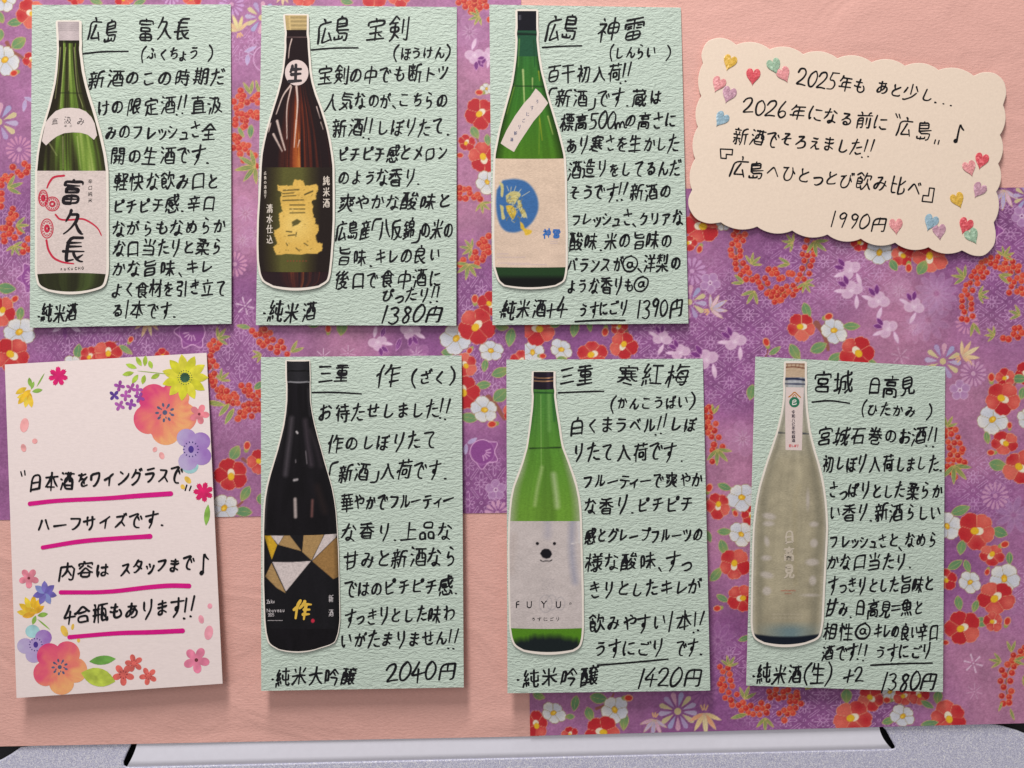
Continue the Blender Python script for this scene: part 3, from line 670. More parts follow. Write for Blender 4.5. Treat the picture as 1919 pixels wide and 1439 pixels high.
class Pen:
    """collects pen strokes (polylines with a width) and links them as one mesh of ink lying on a sheet"""
    def __init__(s, depth, lift=0.00006):
        s.V, s.F, s.depth, s.lift, s.k = [], [], depth, lift, 0

    def stroke(s, P, r, taper=0.72, jit=0.0, start=1.0):
        P = np.asarray(P, float)
        if len(P) == 2 and np.hypot(*(P[1] - P[0])) < 0.6 * r: 
            P = np.array([P[0] - (0.3 * r, 0), P[1] + (0.3 * r, 0)])
        P = chaikin(P, 2 if len(P) < 9 else 1)
        d = np.hypot(*np.diff(P, axis=0).T)
        keep = np.r_[True, d > 1e-4]
        P = P[keep]
        n = len(P)
        if n < 2: return
        T = np.gradient(P, axis=0)
        T /= np.maximum(np.hypot(T[:, 0], T[:, 1]), 1e-9)[:, None]
        N = np.stack([-T[:, 1], T[:, 0]], 1)
        t = np.linspace(0, 1, n)
        R = r * (start + (taper - start) * np.clip((t - 0.55) / 0.45, 0, 1)) * (1 + jit * np.sin(t * 9 + RNG.uniform(0, 6)))
        L = P + N * R[:, None]; Q = P - N * R[:, None]
        b = len(s.V)
        lift = s.lift + (s.k % 12) * 1.5e-6
        s.k += 1
        add = lambda p: s.V.append(W(p[0], p[1], s.depth(p[0], p[1]) + lift))
        for i in range(n): add(L[i]); add(Q[i])
        for i in range(n - 1):
            s.F.append((b + 2 * i, b + 2 * i + 1, b + 2 * i + 3, b + 2 * i + 2))
        for e, sg in ((0, -1), (n - 1, 1)):
            c0 = len(s.V)
            ang = [-60, -20, 20, 60] if r > 0.5 else [0]
            for a in ang:
                a = math.radians(a)
                add(P[e] + R[e] * (sg * math.cos(a) * T[e] + math.sin(a) * N[e]))
            m = len(ang)
            ids = [b + 2 * e + 1] + list(range(c0, c0 + m)) + [b + 2 * e]
            s.F.append(tuple(ids if sg < 0 else ids))

    def char(s, ch, x, y, h, r, xs=1.0, rot=0.0, shear=0.1, wob=0.02, taper=0.72):
        """glyph centred on (x, y); h is the size of the full square"""
        ph = RNG.uniform(0, 6.28)
        cr, sr = math.cos(rot), math.sin(rot)
        for g in glyph(ch):
            P = g - 0.5
            ox, oy = RNG.uniform(-1, 1) * wob * 0.8, RNG.uniform(-1, 1) * wob * 0.8
            k = RNG.uniform(-1, 1) * wob * 1.4
            X = P[:, 0] + wob * np.sin(P[:, 1] * 5 + ph) + ox
            Y = P[:, 1] + wob * np.sin(P[:, 0] * 6 + ph * 1.7) + oy + k * P[:, 0]
            X = X * xs + shear * Y
            Y = Y + 0.07 * X
            X, Y = X * h, Y * h
            s.stroke(np.stack([x + X * cr + Y * sr, y + X * sr - Y * cr], 1), r * RNG.uniform(0.88, 1.1), taper, 0.12)

    def line(s, text, x0, y0, x1, y1, h, r=1.5, wob=0.026, shear=0.14, xs=0.96, jitter=1.0):
        ws = [wide(c) for c in text]
        tot = sum(ws)
        L = math.hypot(x1 - x0, y1 - y0)
        ux, uy = (x1 - x0) / L, (y1 - y0) / L
        rot = math.atan2(uy, ux)
        acc = 0
        for c, w in zip(text, ws):
            if c != " ":
                t = (acc + w / 2) / tot * L
                adv = L / tot
                sz = h * 1.07 * size_of(c) * RNG.uniform(1 - 0.07 * jitter, 1 + 0.07 * jitter)
                fx = min(1.15, max(0.55, adv / h)) * xs
                if c in ".、・()「」!1": fx = 0.8
                if c == "◎": fx = 1.0; sz *= 0.8
                off = RNG.uniform(-0.05, 0.05) * h * jitter
                if c in KANA_SMALL: off += 0.10 * h
                s.char(c, x0 + ux * t + RNG.uniform(-0.03, 0.03) * h * jitter - uy * off, y0 + uy * t + ux * off, sz, r,
                       fx, rot + math.radians(RNG.uniform(-4, 3)) * jitter, shear + RNG.uniform(-0.05, 0.05) * jitter, wob)
            acc += w

    def column(s, text, x, y0, y1, h, r, xs=0.95, wob=0.012, shear=0.0, lean=0.0):
        n = len(text)
        for i, c in enumerate(text):
            t = (i + 0.5) / n
            s.char(c, x + lean * (t - 0.5), y0 + (y1 - y0) * t, h, r, xs, 0, shear, wob)

    def build(s, name, mat, parent):
        if not s.V: return None
        return link_mesh(name, s.V, s.F, mat, parent)


# ------------------------------------------------------------------ painting: colours laid on a sheet shape by shape
class Paint:
    def __init__(s, PX, PY, base):
        s.X, s.Y = PX, PY
        s.C = np.empty(PX.shape + (3,))
        s.C[:] = np.asarray(base, float)
        s.row = PY[:, PY.shape[1] // 2]; s.row0 = PY.min(1); s.row1 = PY.max(1)
        s.col0 = PX.min(0); s.col1 = PX.max(0)

    def sl(s, x0, y0, x1, y1):
        r = np.nonzero((s.row1 >= y0) & (s.row0 <= y1))[0]
        c = np.nonzero((s.col1 >= x0) & (s.col0 <= x1))[0]
        if not len(r) or not len(c): return None
        return slice(r[0], r[-1] + 1), slice(c[0], c[-1] + 1)

    def mix(s, k, a, col):
        col = np.asarray(col, float)
        s.C[k] += (col - s.C[k]) * np.clip(a, 0, 1)[..., None]

    def ell(s, x, y, rx, ry, col, rot=0, soft=1.0, a=1.0):
        m = max(rx, ry) + soft * 2
        k = s.sl(x - m, y - m, x + m, y + m)
        if k is None: return
        dx, dy = s.X[k] - x, s.Y[k] - y
        c, n = math.cos(rot), math.sin(rot)
        u, v = dx * c + dy * n, -dx * n + dy * c
        q = np.sqrt((u / rx) ** 2 + (v / ry) ** 2) + 1e-9
        sd = (q - 1) * min(rx, ry)
        s.mix(k, a * np.clip(0.5 - sd / soft, 0, 1), col)

    def ring(s, x, y, rx, ry, col, w=1.0, rot=0, a=1.0):
        m = max(rx, ry) + w * 2
        k = s.sl(x - m, y - m, x + m, y + m)
        if k is None: return
        dx, dy = s.X[k] - x, s.Y[k] - y
        c, n = math.cos(rot), math.sin(rot)
        u, v = dx * c + dy * n, -dx * n + dy * c
        q = np.sqrt((u / rx) ** 2 + (v / ry) ** 2) + 1e-9
        sd = np.abs((q - 1) * min(rx, ry)) - w / 2
        s.mix(k, a * np.clip(0.5 - sd, 0, 1), col)

    def sdf(s, P, k):
        X, Y = s.X[k], s.Y[k]
        d = np.full(X.shape, 1e9); ins = np.zeros(X.shape, bool)
        n = len(P)
        for i in range(n):
            ax, ay = P[i]; bx, by = P[(i + 1) % n]
            ex, ey = bx - ax, by - ay
            L = ex * ex + ey * ey + 1e-12
            t = np.clip(((X - ax) * ex + (Y - ay) * ey) / L, 0, 1)
            d = np.minimum(d, (X - ax - t * ex) ** 2 + (Y - ay - t * ey) ** 2)
            if abs(ey) > 1e-12:
                cr = ((ay > Y) != (by > Y)) & (X < ex * (Y - ay) / ey + ax)
                ins ^= cr
        d = np.sqrt(d)
        return np.where(ins, -d, d)

    def poly(s, P, col, line=None, lw=1.0, a=1.0, soft=1.0, grad=None):
        """grad = (colour, centre, radius): the fill runs to that colour towards the centre"""
        P = np.asarray(P, float)
        x0, y0 = P.min(0) - 3; x1, y1 = P.max(0) + 3
        k = s.sl(x0, y0, x1, y1)
        if k is None: return
        sd = s.sdf(P, k)
        f = np.asarray(col, float)
        if grad is not None:
            gc, (gx, gy), gr = grad
            t = np.clip(1 - np.hypot(s.X[k] - gx, s.Y[k] - gy) / gr, 0, 1)[..., None]
            f = f + (np.asarray(gc, float) - f) * t
        al = a * np.clip(0.5 - sd / soft, 0, 1)
        s.C[k] += (f - s.C[k]) * al[..., None]
        if line is not None:
            s.mix(k, a * np.clip(0.5 - (np.abs(sd) - lw / 2), 0, 1), line)

    def path(s, P, col, w, a=1.0, soft=1.0, w1=None):
        P = np.asarray(P, float)
        if len(P) > 2: P = chaikin(P, 2 if len(P) < 6 else 1)
        m = w + 2
        x0, y0 = P.min(0) - m; x1, y1 = P.max(0) + m
        k = s.sl(x0, y0, x1, y1)
        if k is None: return
        X, Y = s.X[k], s.Y[k]
        sd = np.full(X.shape, 1e9)
        n = len(P) - 1
        w1 = w if w1 is None else w1
        for i in range(n):
            ax, ay = P[i]; ex, ey = P[i + 1] - P[i]
            L = ex * ex + ey * ey + 1e-12
            t = np.clip(((X - ax) * ex + (Y - ay) * ey) / L, 0, 1)
            sd = np.minimum(sd, np.hypot(X - ax - t * ex, Y - ay - t * ey) - 0.5 * (w + (w1 - w) * (i + t) / n))
        s.mix(k, a * np.clip(0.5 - sd / soft, 0, 1), col)

    def lin(s, e=None):
        return lin(s.C, e)


def vnoise(X, Y, seed, oct=3):
    """smooth value noise in 0..1"""
    out = np.zeros(np.shape(X)); amp = 1.0; tot = 0
    for o in range(oct):
        R = np.random.RandomState(seed + o)
        tab = R.rand(64, 64)
        x, y = np.asarray(X) * 2 ** o, np.asarray(Y) * 2 ** o
        xi, yi = np.floor(x).astype(int), np.floor(y).astype(int)
        fx, fy = x - xi, y - yi
        fx = fx * fx * (3 - 2 * fx); fy = fy * fy * (3 - 2 * fy)
        g = lambda a, b: tab[a % 64, b % 64]
        out += amp * ((g(xi, yi) * (1 - fx) + g(xi + 1, yi) * fx) * (1 - fy) + (g(xi, yi + 1) * (1 - fx) + g(xi + 1, yi + 1) * fx) * fy)
        tot += amp; amp *= 0.5
    return out / tot


# ------------------------------------------------------------------ motifs of the printed paper
REDS = [(190, 44, 50), (198, 50, 54), (208, 82, 72), (186, 42, 50), (204, 62, 60)]
CORALS = [(212, 86, 74), (216, 106, 90), (204, 64, 60), (220, 116, 98), (210, 78, 70)]
GOLD = (226, 166, 128)


def rot2(P, a):
    c, s_ = math.cos(a), math.sin(a)
    P = np.asarray(P, float)
    return np.stack([P[:, 0] * c - P[:, 1] * s_, P[:, 0] * s_ + P[:, 1] * c], 1)


def camellia(cv, x, y, r, kind="r", rot=None, sq=None, sqa=None):
    R = random.Random(int(x * 7 + y * 13))
    rot = R.uniform(0, 6.3) if rot is None else rot
    sq = R.uniform(0.82, 1.0) if sq is None else sq
    sqa = R.uniform(0, 3.1) if sqa is None else sqa
    c, s_ = math.cos(sqa), math.sin(sqa)
    M = np.array([[c, -s_], [s_, c]]) @ np.diag([1, sq]) @ np.array([[c, s_], [-s_, c]])
    pet = list(range(5)); R.shuffle(pet)
    pal = {"r": REDS, "c": CORALS}.get(kind)
    for i in pet:
        a0 = rot + i * math.tau / 5
        big = R.uniform(0.92, 1.08)
        pts = [(0, 0)]
        for t in np.linspace(-1, 1, 11):
            ang = a0 + t * 0.66
            rad = r * big * (0.72 + 0.28 * math.cos(t * 1.45) ** 0.7 - (0.05 if abs(t) < 0.12 else 0) + R.uniform(-0.015, 0.015))
            pts.append((rad * math.cos(ang), rad * math.sin(ang)))
        P = np.array(pts) @ M.T + (x, y)
        mid = (np.array((math.cos(a0), math.sin(a0))) * r * 0.75) @ M.T + (x, y)
        if pal:
            col = R.choice(pal)
            cv.poly(P, np.array(col) * 0.98, GOLD, 0.7, grad=((222, 108, 94) if R.random() < .35 else (188, 36, 46), tuple(mid), r * 0.7))
        else:
            cv.poly(P, R.choice([(226, 224, 222), (216, 217, 224), (230, 226, 218)]), (170, 150, 100), 0.8,
                    grad=((196, 201, 214), (x, y), r * 1.0))
    ca = R.uniform(0, 6.3)
    ox, oy = math.cos(ca) * r * 0.1, math.sin(ca) * r * 0.1
    if pal:
        cv.ell(x + ox, y + oy, r * 0.26, r * 0.2, (236, 226, 202), ca)
        cv.ell(x - ox * 0.9, y - oy * 0.9, r * 0.21, r * 0.18, (232, 186, 40), ca)
        cv.ring(x - ox * 0.9, y - oy * 0.9, r * 0.21, r * 0.18, (206, 140, 40), 0.8, ca, 0.7)
    else:
        cv.ell(x, y, r * 0.23, r * 0.18, (226, 174, 36), ca)
        cv.ring(x, y, r * 0.23, r * 0.18, (178, 130, 40), 0.9, ca, 0.8)
        cv.ell(x + ox * .6, y + oy * .6, r * 0.10, r * 0.08, (240, 206, 90), ca)


def leaf(cv, x, y, L, w, deg, col=(110, 148, 100), line=(190, 172, 112), rib=True):
    a = math.radians(deg)
    t = np.linspace(0, 1, 9)
    wd_ = np.sin(t * math.pi) ** 0.75 * (1 - 0.25 * t) * w / 2
    up = np.stack([(t - 0.5) * L, wd_], 1); dn = np.stack([(t[::-1] - 0.5) * L, -wd_[::-1] * 0.9], 1)
    P = rot2(np.concatenate([up, dn[1:-1]]), a) + (x, y)
    R = random.Random(int(x * 3 + y))
    green = col[1] > col[0] and col[1] > col[2]
    c2 = R.choice([(150, 162, 94), (128, 160, 104), (92, 136, 98)]) if green else tuple(np.minimum(np.array(col) * 1.10, 240))
    tip = rot2([(L * 0.45, 0)], a)[0] + (x, y)
    cv.poly(P, col, line, 1.1, grad=(c2, tuple(tip), L * 0.7))
    if rib: cv.path(rot2([(-L * 0.45, 0), (0, w * 0.05), (L * 0.4, 0)], a) + (x, y), line, 0.9, 0.7)


def sprig(cv, x, y, r, deg, n=5, col=(122, 138, 78)):
    for i in range(n):
        a = deg + (i - (n - 1) / 2) * 42
        rr = r * .88 * (1.0 - 0.08 * abs(i - (n - 1) / 2))
        leaf(cv, x + math.cos(math.radians(a)) * rr * 0.5, y + math.sin(math.radians(a)) * rr * 0.5, rr, rr * 0.28, a, col,
             (200, 178, 106))


def berry(cv, x, y, r=5.4):
    R = random.Random(int(x * 5 + y * 3))
    cv.ell(x, y, r + .9, r + .9, (230, 150, 96), 0, 1, .9)
    cv.ell(x, y, r, r, R.choice([(190, 46, 44), (198, 52, 46), (180, 42, 42), (206, 72, 56)]))
    cv.ell(x - r * .25, y - r * .3, r * .4, r * .34, (232, 116, 88), 0, 2.0, 0.8)


def berries(cv, pts, r=5.4):
    for x, y in pts: berry(cv, x + RNG.uniform(-.6, .6), y + RNG.uniform(-.6, .6), r * RNG.uniform(.92, 1.08))


def berry_arc(cv, P, n, spread, r=5.4, seed=0):
    R = random.Random(seed)
    P = np.asarray(P, float)
    seg = np.hypot(*np.diff(P, axis=0).T); cum = np.r_[0, np.cumsum(seg)]
    cv.path(P, (120, 84, 50), 2.0, 0.8)
    got = []
    for i in range(n * 14):
        t = R.random() * cum[-1]
        k = min(len(seg) - 1, int(np.searchsorted(cum, t, "right") - 1))
        p = P[k] + (P[k + 1] - P[k]) * ((t - cum[k]) / seg[k])
        d = (P[k + 1] - P[k]) / seg[k]
        o = R.uniform(-1.25, 1.25) * spread
        q = (p[0] - d[1] * o, p[1] + d[0] * o)
        if all(math.hypot(q[0] - a, q[1] - b) > r * 1.78 for a, b in got): got.append(q)
    for q in got: berry(cv, q[0], q[1], r * R.uniform(.9, 1.05))


MULTI = [(190, 178, 208), (214, 202, 150), (178, 160, 200), (214, 166, 186), (166, 168, 206), (210, 200, 146)]


def mum(cv, x, y, r, n=13, cols=((205, 150, 185),), cc=(208, 160, 190), a=0.9, rot=0.1, line=(150, 92, 150)):
    for i in range(n):
        t = rot + i * math.tau / n
        w = 0.42 * math.tau * r / n * 0.72
        L = [(r * .24, 0), (r * .6, w * .72), (r * .88, w), (r * .99, w * .55), (r * 1.03, 0), (r * .99, -w * .55), (r * .88, -w), (r * .6, -w * .72)]
        cv.poly(rot2(L, t) + (x, y), cols[i % len(cols)], line, 0.7, a)
    cv.ell(x, y, r * .19, r * .19, cc, 0, 1, a)
    cv.ring(x, y, r * .19, r * .19, line, 0.8, 0, a)


def plum(cv, x, y, r, rot=0.3, a=0.75):
    for i in range(5):
        t = rot + i * math.tau / 5
        px, py = x + math.cos(t) * r * .58, y + math.sin(t) * r * .58
        cv.ell(px, py, r * .4, r * .4, (190, 150, 194), 0, 1, a)
        cv.ell(px - math.cos(t) * r * .1, py - math.sin(t) * r * .1, r * .28, r * .28, (172, 124, 174), 0, 4, .5)
        cv.ring(px, py, r * .4, r * .4, (222, 192, 218), 1.1, 0, .6)
    cv.ring(x, y, r * .16, r * .16, (232, 206, 228), 1.6)


def orchid(cv, x, y, r, deg):
    a = math.radians(deg)
    pale = (222, 190, 214)
    q = lambda u, v: rot2([(u * r, v * r)], a)[0] + (x, y)
    for u, v, L, w, d in ((-.2, -.75, .95, .36, 100), (.75, .15, .9, .34, 10)):
        p = q(u, v)
        leaf(cv, p[0], p[1], L * r, w * r, deg + d, pale, (206, 160, 200), False)
    for u, v, s_ in ((-.35, .1, .42), (.3, -.1, .4), (0, .42, .36)):
        p = q(u, v); cv.ell(p[0], p[1], s_ * r, s_ * r * .86, pale, a, 1.6, .88); cv.ell(p[0], p[1], s_ * r * .6, s_ * r * .5, (206, 164, 200), a, 5, .5)
    p = q(0, .05); cv.ell(p[0], p[1], .2 * r, .16 * r, (232, 206, 226), a, 2, .9)
    cv.ring(p[0], p[1], .14 * r, .14 * r, (214, 176, 208), .9)
    for u, v, d in ((.55, .6, 40), (.25, .82, 80)):
        p = q(u, v); leaf(cv, p[0], p[1], .7 * r, .42 * r, deg + d, (118, 54, 124), (196, 140, 190), False)


def bamboo(cv, x, y, r, deg, cols):
    for i, d in enumerate((-62, -30, 0, 34, 66)):
        a = math.radians(deg + d)
        L = r * (1 - .1 * abs(i - 2))
        leaf(cv, x + math.cos(a) * L * .52, y + math.sin(a) * L * .52, L, L * .27, deg + d, cols[i % len(cols)], (206, 176, 150), True)
    for d in (160, 185, 210):
        a = math.radians(deg + d)
        cv.path([(x + math.cos(a) * r * .16, y + math.sin(a) * r * .16), (x + math.cos(a) * r * .36, y + math.sin(a) * r * .36)], (228, 180, 130), 3.0, .9)


def ghost(cv, x, y, r, n=6, col=(196, 140, 184), a=.32, spark_=True):
    for i in range(n):
        t = i * math.tau / n + .3
        cv.ell(x + math.cos(t) * r * .58, y + math.sin(t) * r * .58, r * .42, r * (.34 if n < 8 else .17), col, t, 2.5, a)
        cv.ring(x + math.cos(t) * r * .58, y + math.sin(t) * r * .58, r * .42, r * (.34 if n < 8 else .17), (214, 176, 206), 1.0, t, a * .7)
    if spark_: spark(cv, x, y, r * .42, 10, .45)


def spark(cv, x, y, r, n=6, a=.85, col=(226, 196, 220)):
    for i in range(n):
        t = i * math.tau / n + .25
        cv.path([(x + math.cos(t) * r * .32, y + math.sin(t) * r * .32), (x + math.cos(t) * r, y + math.sin(t) * r)], col, 1.6 if n > 6 else 2.0, a, 1, 3.2 if n <= 6 else 1.4)
    cv.ell(x, y, 1.6, 1.6, col, 0, 1, a)


def bud(cv, x, y, r, deg):
    a = math.radians(deg)
    cv.ell(x - math.cos(a) * r * .8, y - math.sin(a) * r * .8, r * .7, r * .5, (156, 160, 86), a)
    cv.ell(x, y, r * .95, r * .72, GOLD, a)
    cv.ell(x, y, r * .75, r * .55, (204, 60, 48), a)


def pome(cv, x, y, r, deg):
    col = (218, 168, 210)
    cv.ell(x, y, r, r, (142, 70, 146), 0, 1, .8)
    cv.ring(x, y, r, r, col, 1.8)
    for d in (-62, 0, 62):
        a = math.radians(deg + d)
        b, c = math.radians(deg + d - 26), math.radians(deg + d + 26)
        T = [(x + r * math.cos(b), y + r * math.sin(b)), (x + 1.55 * r * math.cos(a), y + 1.55 * r * math.sin(a)), (x + r * math.cos(c), y + r * math.sin(c))]
        cv.poly(T, (142, 70, 146), None, 1, .6); cv.path(T, col, 1.7)
    for d in (-50, -25, 0, 25, 50):
        a = math.radians(deg + d)
        cv.path([(x + r * .3 * math.cos(a), y + r * .3 * math.sin(a)), (x + r * .68 * math.cos(a), y + r * .68 * math.sin(a))], col, 2.2, .9)


def branch(cv, P, w=5):
    cv.path(P, (150, 88, 72), w, .9, 1.2, w * .5)


def lattice(cv, sx, sy, ox, oy, mask):
    """diamond trellis of outlined bars with a small blossom in every diamond"""
    X, Y = cv.X - ox, cv.Y - oy
    a, b = X / sx + Y / sy, X / sx - Y / sy
    g = math.hypot(1 / sx, 1 / sy)
    E = math.hypot(sx, sy) / 2
    tot = np.zeros(X.shape)
    for u, v in ((a, b), (b, a)):
        dv = np.abs(v - np.round(v)) / g
        fu = np.abs(u - np.floor(u) - 0.5) * E
        qx, qy = fu - E * 0.27, dv - 1.9
        sd = np.hypot(np.maximum(qx, 0), np.maximum(qy, 0)) + np.minimum(np.maximum(qx, qy), 0)
        tot = np.maximum(tot, np.clip(1.0 - np.abs(sd) / 0.9, 0, 1))
    # position inside the diamond whose corners are the nodes
    ca, cb = np.floor(a) + .5, np.floor(b) + .5
    cx, cy = (ca + cb) / 2 * sx, (ca - cb) / 2 * sy
    dx, dy = X - cx, Y - cy
    k = max(sx, sy) / 70
    if sy > sx: dx, dy = dy, dx
    for ex, ey, rx, ry, an in ((13, 0, 7.5, 2.9, 0), (-13, 0, 7.5, 2.9, 0), (0, 8, 2.6, 4.2, 0), (0, -8, 2.6, 4.2, 0),
                               (6.5, 6.5, 5.2, 2.4, .75), (-6.5, 6.5, 5.2, 2.4, -.75), (6.5, -6.5, 5.2, 2.4, -.75), (-6.5, -6.5, 5.2, 2.4, .75)):
        c, s_ = math.cos(an), math.sin(an)
        u, v = (dx - ex * k) * c + (dy - ey * k) * s_, -(dx - ex * k) * s_ + (dy - ey * k) * c
        sd = (np.hypot(u / (rx * k), v / (ry * k)) - 1) * min(rx, ry) * k
        tot = np.maximum(tot, np.clip(1.0 - np.abs(sd) / 0.85, 0, 1))
    na, nb = np.round(a), np.round(b)
    nx, ny = (na + nb) / 2 * sx, (na - nb) / 2 * sy
    tot = np.maximum(tot, np.clip(1.0 - np.abs(np.hypot(X - nx, Y - ny) - 2.6) / 0.9, 0, 1))
    cv.mix((slice(None), slice(None)), tot * mask, (214, 170, 212))


PUR, LIL, ROS = np.array((138, 82, 138.)), np.array((166, 110, 154.)), np.array((185, 128, 160.))


def ground_colour(PX, PY, ctrl, seed):
    num = np.zeros(PX.shape + (3,)); den = np.zeros(PX.shape)
    for x, y, c in ctrl:
        w = 1 / ((PX - x) ** 2 + (PY - y) ** 2 + 2500.) ** 1.5
        num += w[..., None] * np.asarray(c); den += w
    C = num / den[..., None]
    n = vnoise(PX / 42, PY / 42, seed, 4) - .5
    f = vnoise(PX / 7, PY / 7, seed + 9, 2) - .5
    w = vnoise(PX / 3.2, PY / 2.4, seed + 5, 2) - .5
    return C * (1 + 0.22 * n + 0.10 * f)[..., None] + (26 * w)[..., None]


def latmask(PX, PY, ctrl, seed):
    m = np.zeros(PX.shape)
    for x, y, rx, ry in ctrl:
        m = np.maximum(m, np.clip(1.5 - np.hypot((PX - x) / rx, (PY - y) / ry), 0, 1))
    return np.clip(m * (.75 + .6 * vnoise(PX / 60, PY / 60, seed, 2)), 0, .9)


# ------------------------------------------------------------------ the wall, the cabinet at the bottom, the papers
def wall():
    d = -0.012
    V = [W(x, y, 0.0) for x, y in ((-180, -160), (2100, -160), (2100, 1345), (-180, 1345))] + \
        [W(x, y, d) for x, y in ((-180, 1345), (2100, 1345), (2100, 1700), (-180, 1700))]
    o = link_mesh("wall", V, [(3, 2, 1, 0), (4, 5, 2, 3), (7, 6, 5, 4)], M_WALL)
    tag(o, "dark grey wall behind the papers and the silver cabinet", None, None, "structure")


wall()


def cabinet():
    root = empty("cabinet", W(960, 1440, 0))
    tag(root, "silver glitter cabinet front with a pale grey handle bar below the papers", "cabinet")
    # silver front: the outline runs round the handle opening in the top edge
    out = [(-90, 1700)]
    for t in np.linspace(0, 1, 8):
        a = math.pi / 2 * t
        out.append((-90 + 0, 1470 - 20 * t) if t == 0 else (-60 + 100 * math.sin(a) - 30 * (1 - t), 1399 + 46 * math.cos(a) ** 1.5))
    out += [(120, 1389), (246, 1384), (246, 1396)]
    out += [(240, 1408), (232, 1427), (233, 1434), (240, 1437.5)]
    out += [(640, 1427.5), (1280, 1412.5), (1670, 1403.5), (1676, 1402), (1677, 1399)]
    out += [(1668, 1383), (1660, 1368), (1650, 1358), (1650, 1345), (1760, 1346)]
    for t in np.linspace(0, 1, 10):
        a = math.pi / 2 * t
        out.append((1778 + 200 * math.sin(a), 1348 + 86 * (1 - math.cos(a))))
    out += [(1985, 1700)]
    d0 = -0.0008
    n = len(out)
    V = [W(x, y, d0) for x, y in out] + [W(x, y, d0 - 0.010) for x, y in out]
    F = [tuple(range(n - 1, -1, -1))] + [(i, (i + 1) % n, n + (i + 1) % n, n + i) for i in range(n)]
    o = link_mesh("front_panel", V, F, M_SILVER, root)
    bv = o.modifiers.new("edge", "BEVEL"); bv.width = 0.0009; bv.segments = 3; bv.limit_method = "ANGLE"; bv.angle_limit = 0.9
    # black pocket behind the bar
    V = [W(x, y, -0.0095) for x, y in ((205, 1350), (1720, 1330), (1720, 1425), (205, 1450))]
    link_mesh("handle_recess", V, [(3, 2, 1, 0)], M_BLACK, root)
    # the bar: a plate that curves back at its top
    nx, ny = 60, 14
    u = np.linspace(0, 1, nx)[None, :]; v = np.linspace(0, 1, ny)[:, None]
    top = 1384 + (1352 - 1384) * u; bot = 1438 + (1404.5 - 1438) * u
    xl = 258 - 21 * v ** 1.6; xr = 1647 + 25.5 * v ** 2.2
    PX = xl + (xr - xl) * u; PY = top + (bot - top) * v
    Dd = -0.0002 - 0.0005 * (1 - v) ** 2.0 - 0.0012 * np.clip(v - .86, 0, 1) / .14 + 0 * u
    g = grid_mesh("handle_bar", Wn(PX, PY, Dd), M_BAR, root, None, 0.0012)
    for p in g.data.polygons: p.use_smooth = True


cabinet()


def flat(d): return lambda x, y: d


def sheet(name, corners, d, nx, ny, mats, label, cat, group=None, wave=0.0, seed=1, thick=0.00015, colors=None):
    PX, PY = quad_grid(corners, nx, ny)
    Dd = d + wave * (vnoise(PX / 160, PY / 160, seed, 2) - .5)
    o = grid_mesh(name, Wn(PX, PY, Dd), mats, None, colors, thick, back=False)
    tag(o, label, cat, group)
    return o


sheet("pink_paper", [(966, -60), (1990, -60), (1990, 420), (966, 420)], 0.0004, 120, 60, M_PINK,
      "plain pink washi sheet behind the scalloped cream card", "paper", "plain pink backing papers", 0.0004, 3)
sheet("pink_paper", [(-70, 930), (1010, 915), (1010, 1379.5), (-70, 1400)], 0.0004, 120, 60, M_PINK,
      "plain pink washi sheet below the purple flowered paper, behind the floral postcard", "paper", "plain pink backing papers", 0.0004, 5)


